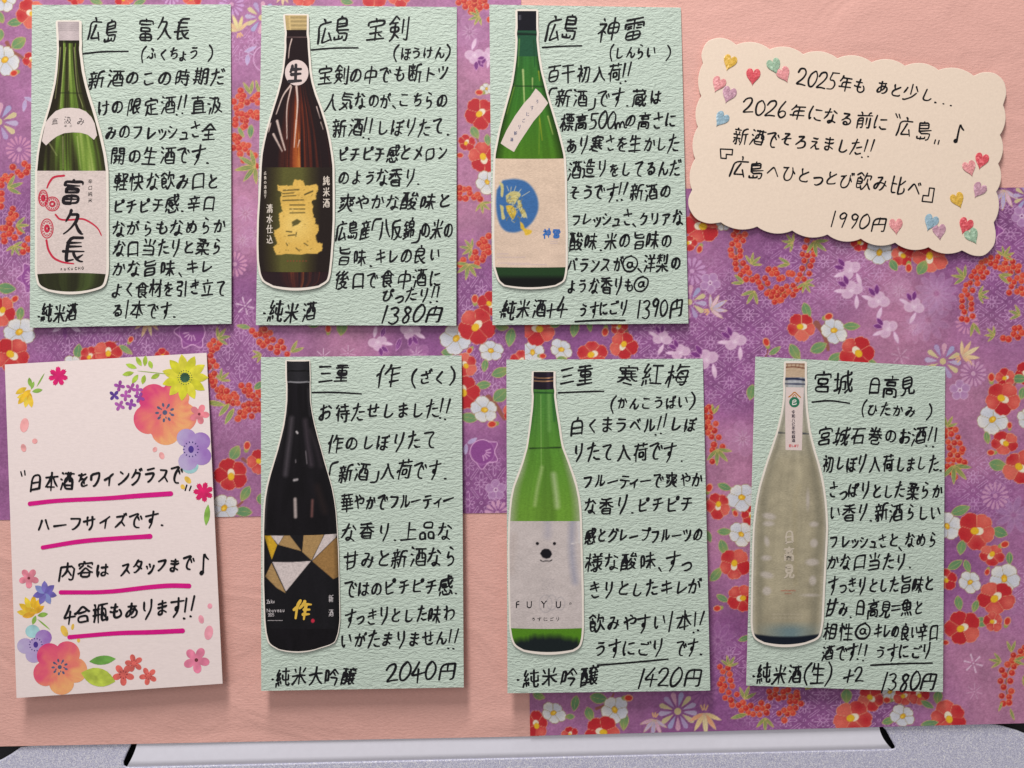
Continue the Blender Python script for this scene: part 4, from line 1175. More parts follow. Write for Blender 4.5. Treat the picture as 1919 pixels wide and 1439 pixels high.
def chiyogami_first():
    cn = [(-40, -40), (976, -40), (988, 960.5), (-40, 975)]
    PX, PY = quad_grid(cn, 640, 640)
    base = ground_colour(PX, PY, [(30, 60, LIL), (20, 230, LIL), (40, 430, PUR), (20, 560, LIL), (465, 60, LIL), (465, 150, LIL), (460, 350, ROS), (460, 440, ROS),
                                  (460, 560, PUR), (150, 640, PUR), (330, 640, PUR), (470, 690, PUR), (440, 800, LIL), (470, 900, LIL), (890, 60, LIL), (885, 150, ROS),
                                  (870, 400, ROS), (890, 520, PUR), (640, 640, ROS), (560, 640, LIL), (800, 650, PUR), (910, 650, PUR), (900, 790, LIL), (900, 860, PUR), (900, 940, PUR)], 21)
    cv = Paint(PX, PY, (0, 0, 0)); cv.C = base.copy()
    lattice(cv, 50, 72, 452, 690 - 36, latmask(PX, PY, [(30, 480, 70, 110), (440, 690, 80, 110), (200, 650, 120, 40), (455, 85, 40, 30), (905, 690, 60, 80), (915, 920, 60, 70), (890, 560, 40, 50), (440, 600, 40, 40)], 31))
    # far left, from the top
    ghost(cv, 460, 400, 34); ghost(cv, 480, 440, 30); ghost(cv, 455, 450, 26); ghost(cv, 880, 60, 34, 6); ghost(cv, 780, 668, 28)
    leaf(cv, 28, 42, 30, 18, 170); leaf(cv, 35, 80, 32, 25, -35); leaf(cv, 0, 32, 26, 18, 60); leaf(cv, 0, 66, 24, 18, 100)
    branch(cv, [(13, 80), (22, 97), (40, 105), (60, 128)], 8)
    camellia(cv, 59, 25, 28, "c", 2.9); camellia(cv, 8, 0, 24, "w"); camellia(cv, 9, 112, 30, "w", 0.2, .85, 1.3); bud(cv, 26, 137, 8, 160)
    camellia(cv, 60, 112, 18, "r")
    leaf(cv, 46, 198, 22, 9, 100, (176, 156, 198), (196, 176, 210)); leaf(cv, 56, 186, 22, 8, 20, (176, 156, 198), (196, 176, 210))
    mum(cv, -2, 228, 36, 12, MULTI, (210, 196, 140)); mum(cv, 36, 280, 26, 16, ((206, 144, 178),))
    berries(cv, [(24, 313), (46, 307), (54, 313), (33, 323), (40, 328), (50, 322), (10, 330), (23, 330), (5, 337), (15, 336), (3, 347), (18, 340), (2, 362), (3, 374), (2, 387)])
    sprig(cv, 14, 352, 34, -18, 3)
    berries(cv, [(24, 391), (20, 400), (30, 403), (16, 411), (24, 409), (18, 419), (4, 428), (11, 428), (22, 430), (35, 427), (37, 435), (8, 442), (17, 438), (28, 445), (8, 452), (53, 448), (46, 460), (54, 467), (43, 472)])
    sprig(cv, 30, 422, 28, 0, 3); sprig(cv, 26, 460, 24, 60, 5)
    pome(cv, 62, 520, 22, 175)
    leaf(cv, 12, 540, 36, 24, 5); bud(cv, 28, 560, 8, -40); leaf(cv, 38, 588, 26, 18, 100)
    camellia(cv, 4, 583, 28, "r"); camellia(cv, 36, 622, 31, "w", 0.5, .9, 0.2); camellia(cv, 22, 665, 36, "r", 0.3, .9, 0)
    # middle band
    leaf(cv, 122, 624, 24, 10, 90, (112, 54, 118), (150, 90, 150)); leaf(cv, 108, 616, 20, 9, 150, (206, 176, 206), (206, 176, 206)); leaf(cv, 142, 616, 20, 9, 30, (206, 176, 206), (206, 176, 206))
    branch(cv, [(160, 658), (185, 648), (222, 640)], 4)
    leaf(cv, 146, 658, 28, 20, -80); camellia(cv, 168, 668, 20, "c"); camellia(cv, 203, 660, 27, "r", 1.2, .85, 0); bud(cv, 245, 636, 7, -60); leaf(cv, 236, 655, 30, 13, 35)
    camellia(cv, 304, 668, 16, "r"); camellia(cv, 135, 682, 18, "w")
    bamboo(cv, 278, 598, 34, 110, [(226, 176, 140), (232, 200, 150), (226, 176, 140)])
    pome(cv, 360, 622, 24, 120)
    berry_arc(cv, [(406, 640), (396, 662), (398, 690), (402, 715)], 16, 7, 5.4, 3)
    sprig(cv, 408, 634, 28, -30, 4)
    berries(cv, [(472, 620), (479, 628), (490, 618), (487, 640), (495, 645), (496, 617), (488, 625), (498, 629), (506, 624), (486, 642), (501, 639), (493, 647), (512, 637), (508, 652), (520, 650), (526, 640), (531, 652), (520, 660), (538, 663)])
    sprig(cv, 545, 660, 30, -40, 2); sprig(cv, 490, 664, 22, 160, 3); leaf(cv, 456, 612, 26, 10, -170)
    bud(cv, 615, 616, 8, -90); leaf(cv, 641, 614, 30, 24, 100); leaf(cv, 588, 608, 24, 14, 0)
    orchid(cv, 708, 640, 24, 0); orchid(cv, 770, 618, 26, 20); leaf(cv, 718, 622, 20, 11, -70, (124, 62, 130), (196, 140, 190)); leaf(cv, 747, 645, 26, 11, 110, (124, 62, 130), (196, 140, 190))
    spark(cv, 606, 668, 15, 7); spark(cv, 652, 662, 15, 7, .6); spark(cv, 780, 664, 14, 7, .5)
    # between the first two cards
    mum(cv, 434, 8, 24, 14, ((200, 158, 206),)); mum(cv, 490, 33, 31, 12, MULTI, (214, 200, 140)); bamboo(cv, 447, 58, 32, 250, [(222, 206, 140), (226, 186, 140), (224, 210, 150)])
    leaf(cv, 464, 112, 20, 10, 95, (180, 160, 204), (196, 176, 210)); leaf(cv, 470, 92, 24, 8, -25, (180, 160, 204), (196, 176, 210)); cv.path([(458, 96), (474, 102)], (196, 176, 210), 1.5)
    cv.ring(497, 110, 22, 24, (218, 172, 212), 1.6)
    berries(cv, [(451, 170), (447, 180), (456, 179), (438, 190), (453, 189), (442, 202), (451, 197), (463, 192), (473, 187), (478, 181), (484, 177), (483, 192), (445, 213), (453, 214), (463, 216), (470, 211), (481, 211), (475, 217), (482, 220), (442, 224), (454, 224), (461, 227), (441, 233), (455, 238), (460, 236), (440, 255), (448, 257), (440, 262), (446, 267), (456, 271), (465, 273), (448, 278), (460, 280), (437, 277), (450, 288), (468, 287), (478, 292), (456, 301), (480, 311)])
    sprig(cv, 469, 176, 30, -100, 2); sprig(cv, 484, 172, 26, -80, 2); leaf(cv, 470, 246, 26, 13, 95); leaf(cv, 452, 248, 22, 9, 60); sprig(cv, 478, 312, 44, 170, 5)
    mum(cv, 440, 495, 24, 15, ((212, 152, 184),)); spark(cv, 459, 573, 16)
    sprig(cv, 412, 712, 26, -60, 4)
    berries(cv, [(400, 722), (407, 730), (415, 726), (415, 734), (425, 733), (410, 742), (417, 745), (423, 745), (430, 744), (438, 739), (443, 744), (428, 753), (437, 755), (446, 755), (452, 723), (466, 723), (459, 732), (468, 731), (466, 741), (474, 742), (480, 750), (484, 735), (488, 740), (457, 760), (466, 757), (475, 757), (484, 757), (450, 773), (457, 780), (446, 784), (472, 780), (460, 770), (467, 768), (478, 768), (487, 768), (395, 705), (402, 700), (397, 715)])
    leaf(cv, 405, 756, 36, 11, 10, (140, 152, 84), (205, 190, 104)); leaf(cv, 420, 768, 30, 10, 130, (140, 152, 84), (205, 190, 104)); leaf(cv, 430, 780, 34, 11, 120, (140, 152, 84), (205, 190, 104)); leaf(cv, 485, 722, 22, 14, -40)
    branch(cv, [(400, 935), (425, 965), (455, 940)], 7); branch(cv, [(455, 860), (470, 872)], 7)
    leaf(cv, 440, 848, 30, 24, -60); bud(cv, 463, 835, 9, -80); leaf(cv, 460, 925, 32, 20, 120); leaf(cv, 455, 959, 36, 22, -175); leaf(cv, 488, 935, 20, 16, 90)
    camellia(cv, 487, 865, 25, "r"); camellia(cv, 420, 952, 28, "w"); camellia(cv, 433, 890, 33, "r", 0.6, .95, 0)
    # between the second and third card
    berries(cv, [(860, 5), (870, 2), (880, 6), (872, 12), (884, 14), (890, 8), (882, 22), (893, 20), (900, 4), (908, 2), (899, 14), (912, 12), (890, 0), (917, 36)])
    sprig(cv, 898, 30, 24, 160, 5)
    orchid(cv, 890, 102, 25, 10); orchid(cv, 918, 104, 20, 90)
    branch(cv, [(886, 240), (900, 275)], 5)
    camellia(cv, 912, 166, 12, "w"); bud(cv, 898, 173, 8, 180); camellia(cv, 900, 212, 30, "r", .3, .95, 1); leaf(cv, 890, 248, 26, 18, 60); camellia(cv, 874, 267, 18, "r"); camellia(cv, 906, 296, 32, "r", .9, .9, .5); bud(cv, 862, 291, 7, 0)
    camellia(cv, 913, 341, 22, "w"); leaf(cv, 914, 262, 22, 14, 80)
    berries(cv, [(861, 361), (869, 355), (879, 355), (862, 371), (873, 372), (880, 362), (889, 369), (895, 365), (900, 373), (862, 352)])
    sprig(cv, 902, 380, 24, 60, 4)
    berries(cv, [(899, 457), (905, 449), (916, 443), (908, 453), (905, 464), (914, 462), (891, 472), (907, 475), (884, 483), (893, 483), (906, 481), (894, 494), (904, 487), (882, 500), (868, 487), (862, 495), (915, 472)])
    sprig(cv, 884, 466, 26, 190, 5); sprig(cv, 878, 495, 34, 100, 5)
    # right end of the band
    leaf(cv, 957, 632, 36, 22, 100); leaf(cv, 941, 612, 26, 18, 10); leaf(cv, 840, 660, 26, 18, 0)
    camellia(cv, 855, 634, 31, "w", .5, .95, 0); bud(cv, 890, 560, 9, -90); camellia(cv, 918, 570, 24, "r"); camellia(cv, 893, 611, 36, "r", .2, .92, .9)
    camellia(cv, 920, 657, 24, "w", .9, .8, .3); leaf(cv, 909, 685, 24, 15, 100); bud(cv, 880, 657, 7, 130)
    camellia(cv, 872, 684, 24, "c"); leaf(cv, 905, 722, 30, 18, 170); camellia(cv, 868, 733, 34, "r", .1, .95, 0)
    branch(cv, [(915, 745), (930, 760), (945, 785)], 12); leaf(cv, 938, 697, 36, 22, -20); leaf(cv, 938, 740, 34, 28, -40); leaf(cv, 878, 783, 34, 22, -170)
    camellia(cv, 908, 768, 28, "w", .8, .85, .6); bud(cv, 922, 795, 9, 170); camellia(cv, 976, 676, 20, "c"); camellia(cv, 958, 775, 18, "c")
    pome(cv, 904, 847, 23, 30); leaf(cv, 885, 826, 20, 9, -30, (176, 160, 204), (196, 176, 210)); leaf(cv, 873, 842, 20, 9, 95, (176, 160, 204), (196, 176, 210))
    plum(cv, 929, 918, 20, .9); mum(cv, 932, 961, 24, 12, ((214, 164, 196),))
    # the strip above the cards
    for x, y, r in ((142, -6, 17), (232, -3, 18), (360, -4, 20), (570, -10, 27), (700, -10, 28), (747, -8, 24)): camellia(cv, x, y, r, "r" if x % 4 else "c")
    mum(cv, 320, -8, 18, 12, ((204, 160, 206),)); leaf(cv, 180, 2, 26, 14, 20); leaf(cv, 262, 4, 24, 12, -20); leaf(cv, 650, 3, 24, 14, 10); bamboo(cv, 530, -12, 22, 90, [(224, 200, 150), (226, 180, 140)])
    return cn, PX, PY, cv


def chiyogami_second():
    cn = [(979.5, 354.5), (1985, 351), (1985, 1353.5), (993.5, 1379)]
    PX, PY = quad_grid(cn, 640, 640)
    base = ground_colour(PX, PY, [(1060, 640, PUR), (1250, 640, PUR), (1300, 490, LIL), (1400, 600, PUR), (1350, 700, PUR), (1480, 500, PUR), (1560, 540, LIL), (1700, 560, ROS), (1680, 640, ROS),
                                  (1880, 440, PUR), (1890, 560, PUR), (1780, 480, PUR), (1870, 650, LIL), (1830, 740, ROS), (1830, 860, ROS), (1850, 930, PUR), (1790, 960, PUR), (1900, 1000, LIL), (1780, 1080, PUR), (1880, 1130, LIL),
                                  (1830, 1230, ROS), (1890, 1290, ROS), (1850, 1330, ROS), (1380, 740, PUR), (1370, 830, ROS), (1370, 900, ROS), (1370, 1010, ROS), (1370, 1100, LIL), (1370, 1180, PUR), (1340, 1300, PUR),
                                  (1500, 1330, PUR), (1650, 1330, PUR), (1750, 1330, LIL), (1070, 1330, LIL), (1200, 1330, LIL), (1250, 1350, PUR)], 77)
    cv = Paint(PX, PY, (0, 0, 0)); cv.C = base.copy()
    lattice(cv, 70.2, 50.6, 1332, 616, latmask(PX, PY, [(1370, 610, 150, 110), (1250, 640, 90, 60), (1560, 500, 120, 70), (1880, 430, 90, 100), (1880, 560, 70, 70), (1840, 910, 60, 60), (1510, 1330, 110, 60), (1640, 1330, 70, 50), (1370, 720, 70, 40), (1915, 1100, 30, 40), (1400, 1240, 60, 40)], 41))
    ghost(cv, 1685, 545, 28, 6, (206, 156, 192), .35); ghost(cv, 1755, 550, 40, 12, (192, 156, 198), .35, False); ghost(cv, 1715, 615, 28, 10, (206, 150, 188), .35); ghost(cv, 1900, 965, 36, 8, (180, 150, 196), .35, False)
    ghost(cv, 1392, 822, 34, 6, (200, 146, 188), .35); ghost(cv, 1345, 1200, 36, 10, (166, 112, 166), .35, False); ghost(cv, 1740, 600, 40, 9, (186, 150, 196), .25, False)
    # band under the third card
    branch(cv, [(1170, 610), (1182, 640), (1180, 670)], 8)
    camellia(cv, 998, 660, 24, "w"); camellia(cv, 1008, 616, 33, "r", .5, .95, 0); camellia(cv, 1052, 655, 24, "w", .4, .8, .6); leaf(cv, 1077, 616, 32, 20, 100); leaf(cv, 1105, 610, 24, 12, 80); leaf(cv, 1040, 608, 20, 14, 0); leaf(cv, 1053, 672, 20, 12, 0)
    bud(cv, 1017, 667, 7, 0); bud(cv, 1134, 622, 9, 100); camellia(cv, 1160, 612, 17, "c"); camellia(cv, 1110, 664, 30, "c", .9, .9, 0); camellia(cv, 1168, 647, 28, "r", .2, .95, 1.2)
    orchid(cv, 1240, 636, 24, 200); orchid(cv, 1276, 662, 24, 170); orchid(cv, 1325, 676, 30, 160); orchid(cv, 1378, 642, 28, 170)
    # under the scalloped card
    camellia(cv, 1314, 424, 36, "r", .7, .95, .4); camellia(cv, 1290, 455, 17, "c"); bud(cv, 1311, 467, 8, 110); camellia(cv, 1356, 418, 15, "w")
    berry_arc(cv, [(1388, 432), (1378, 465), (1382, 490), (1396, 512), (1425, 528), (1448, 545), (1470, 556)], 52, 8.5, 5.2, 4)
    berry_arc(cv, [(1516, 450), (1514, 490), (1506, 515), (1490, 538), (1462, 552), (1440, 560)], 50, 9, 5.2, 6)
    berries(cv, [(1441, 505), (1453, 505), (1447, 513), (1456, 512), (1466, 520), (1478, 512), (1485, 513), (1461, 522)])
    for p in ((1408, 495, 26, -60, 4), (1394, 530, 28, 200, 2), (1414, 545, 32, 120, 3), (1480, 495, 28, 190, 2), (1486, 455, 24, 190, 5), (1526, 452, 34, 60, 4), (1508, 530, 24, 60, 5)): sprig(cv, *p)
    mum(cv, 1297, 508, 26, 13, ((206, 160, 206),), (210, 166, 206), .8); plum(cv, 1331, 530, 20, .2); mum(cv, 1292, 566, 32, 12, MULTI, (214, 200, 140)); bamboo(cv, 1332, 580, 34, -30, [(196, 176, 212), (224, 186, 208), (186, 176, 214)])
    branch(cv, [(1530, 606), (1545, 625), (1552, 655)], 12); branch(cv, [(1436, 645), (1440, 660), (1432, 672)], 3)
    leaf(cv, 1512, 582, 32, 20, 70); camellia(cv, 1502, 612, 29, "c", .3, .95, .5); camellia(cv, 1563, 619, 27, "w", .5, .85, .9); leaf(cv, 1534, 651, 34, 24, -25); leaf(cv, 1490, 660, 36, 22, 60); leaf(cv, 1596, 611, 32, 18, 0); leaf(cv, 1565, 670, 30, 20, -30); leaf(cv, 1632, 680, 26, 18, 20)
    bud(cv, 1553, 593, 9, -20); bud(cv, 1436, 641, 9, -110); leaf(cv, 1452, 657, 26, 12, -35); camellia(cv, 1607, 660, 35, "r", .1, .95, 0)
    camellia(cv, 1612, 455, 18, "r"); camellia(cv, 1648, 473, 28, "w", .4, .85, 0); camellia(cv, 1691, 478, 23, "c"); camellia(cv, 1742, 482, 34, "c", .5, .8, .3); leaf(cv, 1675, 497, 24, 18, 60); leaf(cv, 1728, 501, 30, 24, -60); bud(cv, 1703, 502, 9, 90)
    for p in ((1594, 508, 28, 150), (1596, 546, 28, 170), (1646, 566, 28, 190), (1712, 576, 26, 200), (1665, 618, 26, 150)): orchid(cv, *p)
    spark(cv, 1687, 667, 16, 6, .4); mum(cv, 1812, 605, 22, 14, ((214, 152, 184),), (210, 150, 180), .75)
    # right of the scalloped card
    bamboo(cv, 1882, 356, 38, 95, [(196, 176, 214), (220, 180, 208), (176, 166, 210)]); mum(cv, 1925, 368, 26, 12, MULTI, (214, 200, 140)); plum(cv, 1915, 405, 20, .4); pome(cv, 1850, 432, 22, 0)
    berry_arc(cv, [(1812, 600), (1812, 560), (1822, 528), (1840, 505), (1862, 490), (1885, 492)], 42, 9, 5.0, 9)
    berry_arc(cv, [(1885, 492), (1900, 500), (1905, 525), (1904, 550)], 24, 11, 5.0, 10)
    for p in ((1808, 520, 30, 210, 4), (1882, 480, 24, -60, 5), (1834, 552, 24, 0, 4), (1872, 515, 30, 20, 2), (1824, 605, 30, 80, 2), (1864, 628, 22, 200, 4), (1912, 590, 26, 200, 3)): sprig(cv, *p)
    berries(cv, [(1880, 634), (1890, 636), (1900, 626), (1908, 632), (1910, 615), (1902, 616), (1916, 624)])
    mum(cv, 1767, 677, 34, 12, MULTI, (210, 196, 140)); bamboo(cv, 1803, 668, 36, -30, [(228, 196, 150), (232, 180, 140), (226, 206, 160)]); mum(cv, 1824, 700, 25, 15, ((212, 164, 198),), (220, 180, 206), .75); plum(cv, 1799, 731, 20, .9)
    branch(cv, [(1893, 735), (1905, 715)], 6)
    camellia(cv, 1925, 700, 26, "r"); leaf(cv, 1909, 710, 30, 20, 180); leaf(cv, 1916, 737, 24, 16, 100); camellia(cv, 1884, 708, 19, "r"); camellia(cv, 1860, 786, 30, "w", .4, .9, 0); camellia(cv, 1879, 747, 34, "r", .3, .95, 0); bud(cv, 1858, 707, 9, -90)
    camellia(cv, 1925, 786, 22, "w"); leaf(cv, 1850, 820, 24, 14, 80); camellia(cv, 1883, 830, 27, "c", .5, .8, 0); leaf(cv, 1870, 871, 34, 26, 10); bud(cv, 1857, 848, 8, 180); bud(cv, 1892, 797, 7, -90); camellia(cv, 1912, 876, 35, "c", .2, .95, 0)
    berry_arc(cv, [(1778, 800), (1784, 825), (1792, 845), (1790, 862), (1778, 890)], 30, 10, 5.2, 12)
    berries(cv, [(1804, 841), (1798, 862), (1808, 866), (1795, 853)])
    for p in ((1774, 800, 26, -60, 3), (1788, 872, 42, 70, 4)): sprig(cv, *p)
    mum(cv, 1865, 929, 26, 15, ((208, 156, 190),), (200, 146, 184), .85)
    leaf(cv, 1800, 956, 38, 22, -20); camellia(cv, 1775, 986, 26, "w"); leaf(cv, 1874, 997, 30, 24, 20); camellia(cv, 1830, 995, 37, "c", .3, .95, 0)
    leaf(cv, 1802, 1026, 28, 20, 100); leaf(cv, 1790, 1058, 32, 18, -30); camellia(cv, 1772, 1086, 22, "r"); camellia(cv, 1858, 1040, 26, "c", .3, .8, .2); bud(cv, 1883, 1020, 9, -20); leaf(cv, 1892, 1046, 24, 15, 90)
    leaf(cv, 1813, 1061, 26, 15, 70); camellia(cv, 1818, 1091, 23, "w", .4, .85, .8); bud(cv, 1850, 1072, 7, 110); camellia(cv, 1882, 1084, 31, "w", .2, .9, .3); camellia(cv, 1866, 1120, 36, "r", .4, .85, 0)
    leaf(cv, 1828, 1136, 24, 15, 110); leaf(cv, 1797, 1130, 28, 18, 80); leaf(cv, 1838, 1166, 28, 22, 180); camellia(cv, 1803, 1177, 34, "r", .6, .98, 0); camellia(cv, 1861, 1165, 20, "r"); bud(cv, 1888, 1164, 9, -70); bud(cv, 1772, 1204, 7, 0)
    spark(cv, 1824, 1243, 17, 6, .9); spark(cv, 1826, 1296, 15, 7, .45)
    berry_arc(cv, [(1925, 1215), (1905, 1235), (1888, 1255), (1884, 1285), (1890, 1318)], 36, 9, 5.4, 14)
    for p in ((1895, 1222, 26, -90, 2), (1876, 1240, 26, 190, 3), (1900, 1238, 26, 0, 2), (1878, 1316, 20, 110, 1), (1893, 1328, 26, 70, 1), (1916, 1275, 20, 0, 4)): sprig(cv, *p)
    # between the lower cards
    berry_arc(cv, [(1320, 765), (1332, 795), (1338, 815), (1344, 842)], 22, 9, 5.4, 15)
    berries(cv, [(1322, 800), (1322, 768), (1322, 782), (1335, 865)])
    for p in ((1338, 775, 22, -80, 2), (1344, 842, 36, 70, 4)): sprig(cv, *p)
    leaf(cv, 1408, 735, 30, 20, 100); bud(cv, 1329, 914, 9, -70); leaf(cv, 1358, 912, 28, 16, 20); branch(cv, [(1325, 935), (1330, 955)], 6)
    camellia(cv, 1408, 966, 20, "r"); camellia(cv, 1390, 932, 28, "w", .3, .95, .4); camellia(cv, 1346, 947, 26, "c", .5, .9, 1.1); leaf(cv, 1358, 996, 28, 16, 0); camellia(cv, 1389, 1001, 24, "w", .3, .9, .5); bud(cv, 1378, 962, 7, 60)
    leaf(cv, 1356, 1026, 32, 20, 70); leaf(cv, 1342, 1076, 34, 20, -50); camellia(cv, 1376, 1058, 30, "r", .3, .98, 0); leaf(cv, 1354, 1121, 26, 14, 30); camellia(cv, 1390, 1121, 27, "r", .1, .95, 0); bud(cv, 1344, 1140, 8, 170); leaf(cv, 1396, 1196, 26, 12, -20)
    leaf(cv, 1328, 1005, 24, 14, 70)
    mum(cv, 1318, 1296, 28, 15, ((176, 116, 168),), (176, 116, 168), .6)
    berry_arc(cv, [(1360, 1250), (1358, 1275), (1366, 1300), (1382, 1318), (1410, 1328), (1440, 1328)], 46, 9, 5.2, 16)
    berry_arc(cv, [(1440, 1298), (1468, 1300), (1495, 1302)], 16, 8, 5.2, 17); berry_arc(cv, [(1500, 1310), (1480, 1328), (1462, 1348)], 20, 8, 5.2, 18)
    for p in ((1366, 1248, 24, -80, 4), (1395, 1310, 30, -70, 3), (1400, 1338, 36, 165, 1), (1434, 1345, 30, 90, 3), (1510, 1292, 24, -50, 2)): sprig(cv, *p)
    mum(cv, 1270, 1333, 36, 13, MULTI, (214, 200, 140)); bamboo(cv, 1226, 1348, 34, 95, [(186, 170, 208), (206, 160, 196), (176, 164, 206)]); bamboo(cv, 1320, 1336, 42, 85, [(226, 196, 140), (230, 160, 120), (226, 206, 160)])
    branch(cv, [(1118, 1328), (1142, 1318), (1150, 1300)], 6)
    camellia(cv, 1005, 1358, 26, "r"); camellia(cv, 1037, 1336, 24, "w", .3, .85, .6); leaf(cv, 1068, 1343, 18, 12, 180); leaf(cv, 1078, 1318, 30, 18, 100); leaf(cv, 1122, 1308, 34, 24, 10); leaf(cv, 1105, 1338, 28, 20, 70); leaf(cv, 1170, 1352, 34, 20, 95); leaf(cv, 1010, 1304, 24, 16, 20)
    camellia(cv, 1152, 1330, 28, "w", .4, .95, 0); camellia(cv, 1128, 1372, 34, "r", .2, .95, 0); camellia(cv, 1068, 1376, 16, "r"); bud(cv, 1178, 1308, 9, 0)
    leaf(cv, 1587, 1304, 28, 24, 90); camellia(cv, 1632, 1308, 26, "c", .2, .95, .7); camellia(cv, 1597, 1345, 36, "c", .2, .9, 0); leaf(cv, 1666, 1350, 28, 16, -20); camellia(cv, 1668, 1296, 20, "w"); bud(cv, 1662, 1312, 8, 180)
    camellia(cv, 1694, 1304, 20, "r"); camellia(cv, 1722, 1302, 20, "r"); leaf(cv, 1738, 1320, 28, 13, 30); camellia(cv, 1692, 1342, 24, "w", .5, .85, .4); leaf(cv, 1758, 1306, 26, 20, 100); camellia(cv, 1778, 1345, 34, "r", .6, .95, 0); leaf(cv, 1742, 1356, 34, 16, -10)
    return cn, PX, PY, cv


for fn, d, label, seed in ((chiyogami_first, 0.0007, "purple flowered chiyogami sheet behind the three upper mint cards", 8),
                           (chiyogami_second, 0.0010, "purple flowered chiyogami sheet with pale trellis behind the two right lower mint cards", 9)):
    cn, PX, PY, cv = fn()
    Dd = d + 0.0003 * (vnoise(PX / 170, PY / 170, seed, 2) - .5)
    tag(grid_mesh("patterned_paper", Wn(PX, PY, Dd), M_WASHI, None, cv.lin(), 0.00012, lin((226, 200, 214)), back=False), label, "paper", "purple patterned papers")


# ------------------------------------------------------------------ cards
def lean(y0, y1, top, bot, curl=0.0):
    def f(x, y):
        t = (y - y0) / (y1 - y0)
        return top + (bot - top) * t + curl * 4 * t * (1 - t)
    return f


def flow(t, stops):
    p = [s_[0] for s_ in stops]; c = np.array([s_[1] for s_ in stops], float)
    return np.stack([np.interp(t, p, c[:, i]) for i in range(3)], -1)


class Card:
    def __init__(s, name, corners, top, bot, mat, label, cat, group=None, curl=0.0, thick=0.00035, paper=True):
        ys = [c[1] for c in corners]
        s.y0, s.y1 = (ys[0] + ys[1]) / 2, (ys[2] + ys[3]) / 2
        s.depth = lean(s.y0, s.y1, top, bot, curl)
        mx, my = np.mean([c[0] for c in corners]), np.mean(ys)
        s.root = empty(name, W(mx, my, s.depth(mx, my)))
        tag(s.root, label, cat, group)
        if paper:
            PX, PY = quad_grid(corners, 18, 28)
            grid_mesh("card_paper", Wn(PX, PY, s.depth(PX, PY)), [mat, M_EDGE], s.root, None, thick)

    def pen(s, lift=0.00006): return Pen(s.depth, lift)

    def write(s, name, lines, r=1.5, mat=None, lift=.00006, **kw):
        p = s.pen(lift)
        r *= 1.27
        for l in lines: p.line(*l, r=r, **kw)
        return p.build(name, mat or M_INK, s.root)

    def rule(s, P, r=1.7, name="underline", mat=None, taper=0.8):
        p = s.pen(); p.stroke(P, r, taper, 0.05)
        return p.build(name, mat or M_INK, s.root)


class Bottle:
    """a paper cut-out of a printed bottle glued to a card; profile rows are (y, left, right)"""
    def __init__(s, card, prof, paint, margin=(4, 4, 4, 4), lift=0.0009, cap_curve=3.0):
        s.card = card
        s.p = np.array(prof, float)
        s.y0, s.y1 = s.p[0, 0], s.p[-1, 0]
        s.depth = lambda x, y: card.depth(x, y) + lift
        ml, mr, mt, mb = margin
        yy = np.linspace(s.y0, s.y1, 90); yy = np.sort(np.r_[yy, s.p[:, 0]])
        l, r = s.lr(yy)
        Y = np.sort(np.r_[np.linspace(s.y0 - mt, s.y0 + 2, 6), yy[3:-3], np.linspace(s.y1 - 2, s.y1 + mb, 10)])
        q = np.linspace(s.y0, s.y1, 900); ql, qr = s.lr(q)
        L, R = [], []
        for y in Y:
            m = mt if y < s.y0 + 20 else mb
            w_ = np.sqrt(np.clip(1 - ((q - y) / max(m, .5)) ** 2, 0, 1)); ok = np.abs(q - y) <= m + .02
            L.append((ql - ml * w_)[ok].min()); R.append((qr + mr * w_)[ok].max())
        L, R = np.array(L), np.array(R)
        wob = 0.7 * (vnoise(Y / 14, Y * 0, int(s.y0) + 3, 2) - .5)
        u = np.linspace(0, 1, 12)[None, :]
        PX = (L + wob)[:, None] * (1 - u) + (R + wob[::-1])[:, None] * u
        PY = Y[:, None] + s.bow(Y[:, None], u)
        s.cut = grid_mesh("bottle_cutout", Wn(PX, PY, s.depth(PX, PY)), M_CUT, card.root, None, 0.0002)
        s.patch("bottle_picture", s.y0, s.y1, paint, 90, 0.00003, n=300)

    def lr(s, y):
        if not hasattr(s, "q"):
            s.q = np.linspace(s.y0, s.y1, 420)
            g = np.exp(-(np.arange(-9, 10) / 3.4) ** 2); g /= g.sum()
            sm = lambda a: np.convolve(np.pad(a, 9, "edge"), g, "valid")
            s.ql, s.qr = (sm(np.interp(s.q, s.p[:, 0], s.p[:, i])) for i in (1, 2))
        return np.interp(y, s.q, s.ql), np.interp(y, s.q, s.qr)

    def bow(s, y, u):
        """the foot of the bottle is rounded: rows near the bottom sag in the middle"""
        t = np.clip((y - s.y0) / (s.y1 - s.y0), 0, 1.02)
        return 4.5 * t ** 30 * (1 - (2 * u - 1) ** 2)

    def patch(s, name, ya, yb, paint, nx, lift, sag=0.0, sag2=None, inset=0.0, n=None):
        n = n or max(8, int((yb - ya) / 1.3))
        sag2 = sag if sag2 is None else sag2
        y = np.linspace(ya, yb, n)
        u = np.linspace(0, 1, nx)[None, :]
        t = ((y - ya) / (yb - ya))[:, None]
        PY = y[:, None] + (sag * (1 - t) + sag2 * t) * (1 - (2 * u - 1) ** 2)
        l, r = s.lr(PY)
        l = l + inset; r = r - inset
        PX = l + (r - l) * u
        PY = PY + s.bow(PY, u)
        cv = Paint(PX, PY, (0, 0, 0))
        paint(cv, 2 * u - 1 + 0 * PY, (PY - s.y0) / (s.y1 - s.y0))
        return grid_mesh(name, Wn(PX, PY, s.depth(PX, PY) + lift), M_PHOTO, s.cut, cv.lin(), None)

    def pen(s, lift=0.00009): return Pen(s.depth, lift)


def fill(c):
    def f(cv, U, V):
        g = vnoise(cv.X / 9, cv.Y / 2.5, 3, 2) - .5
        cv.C[:] = np.asarray(c, float) * (1 + .05 * g)[..., None]
    return f


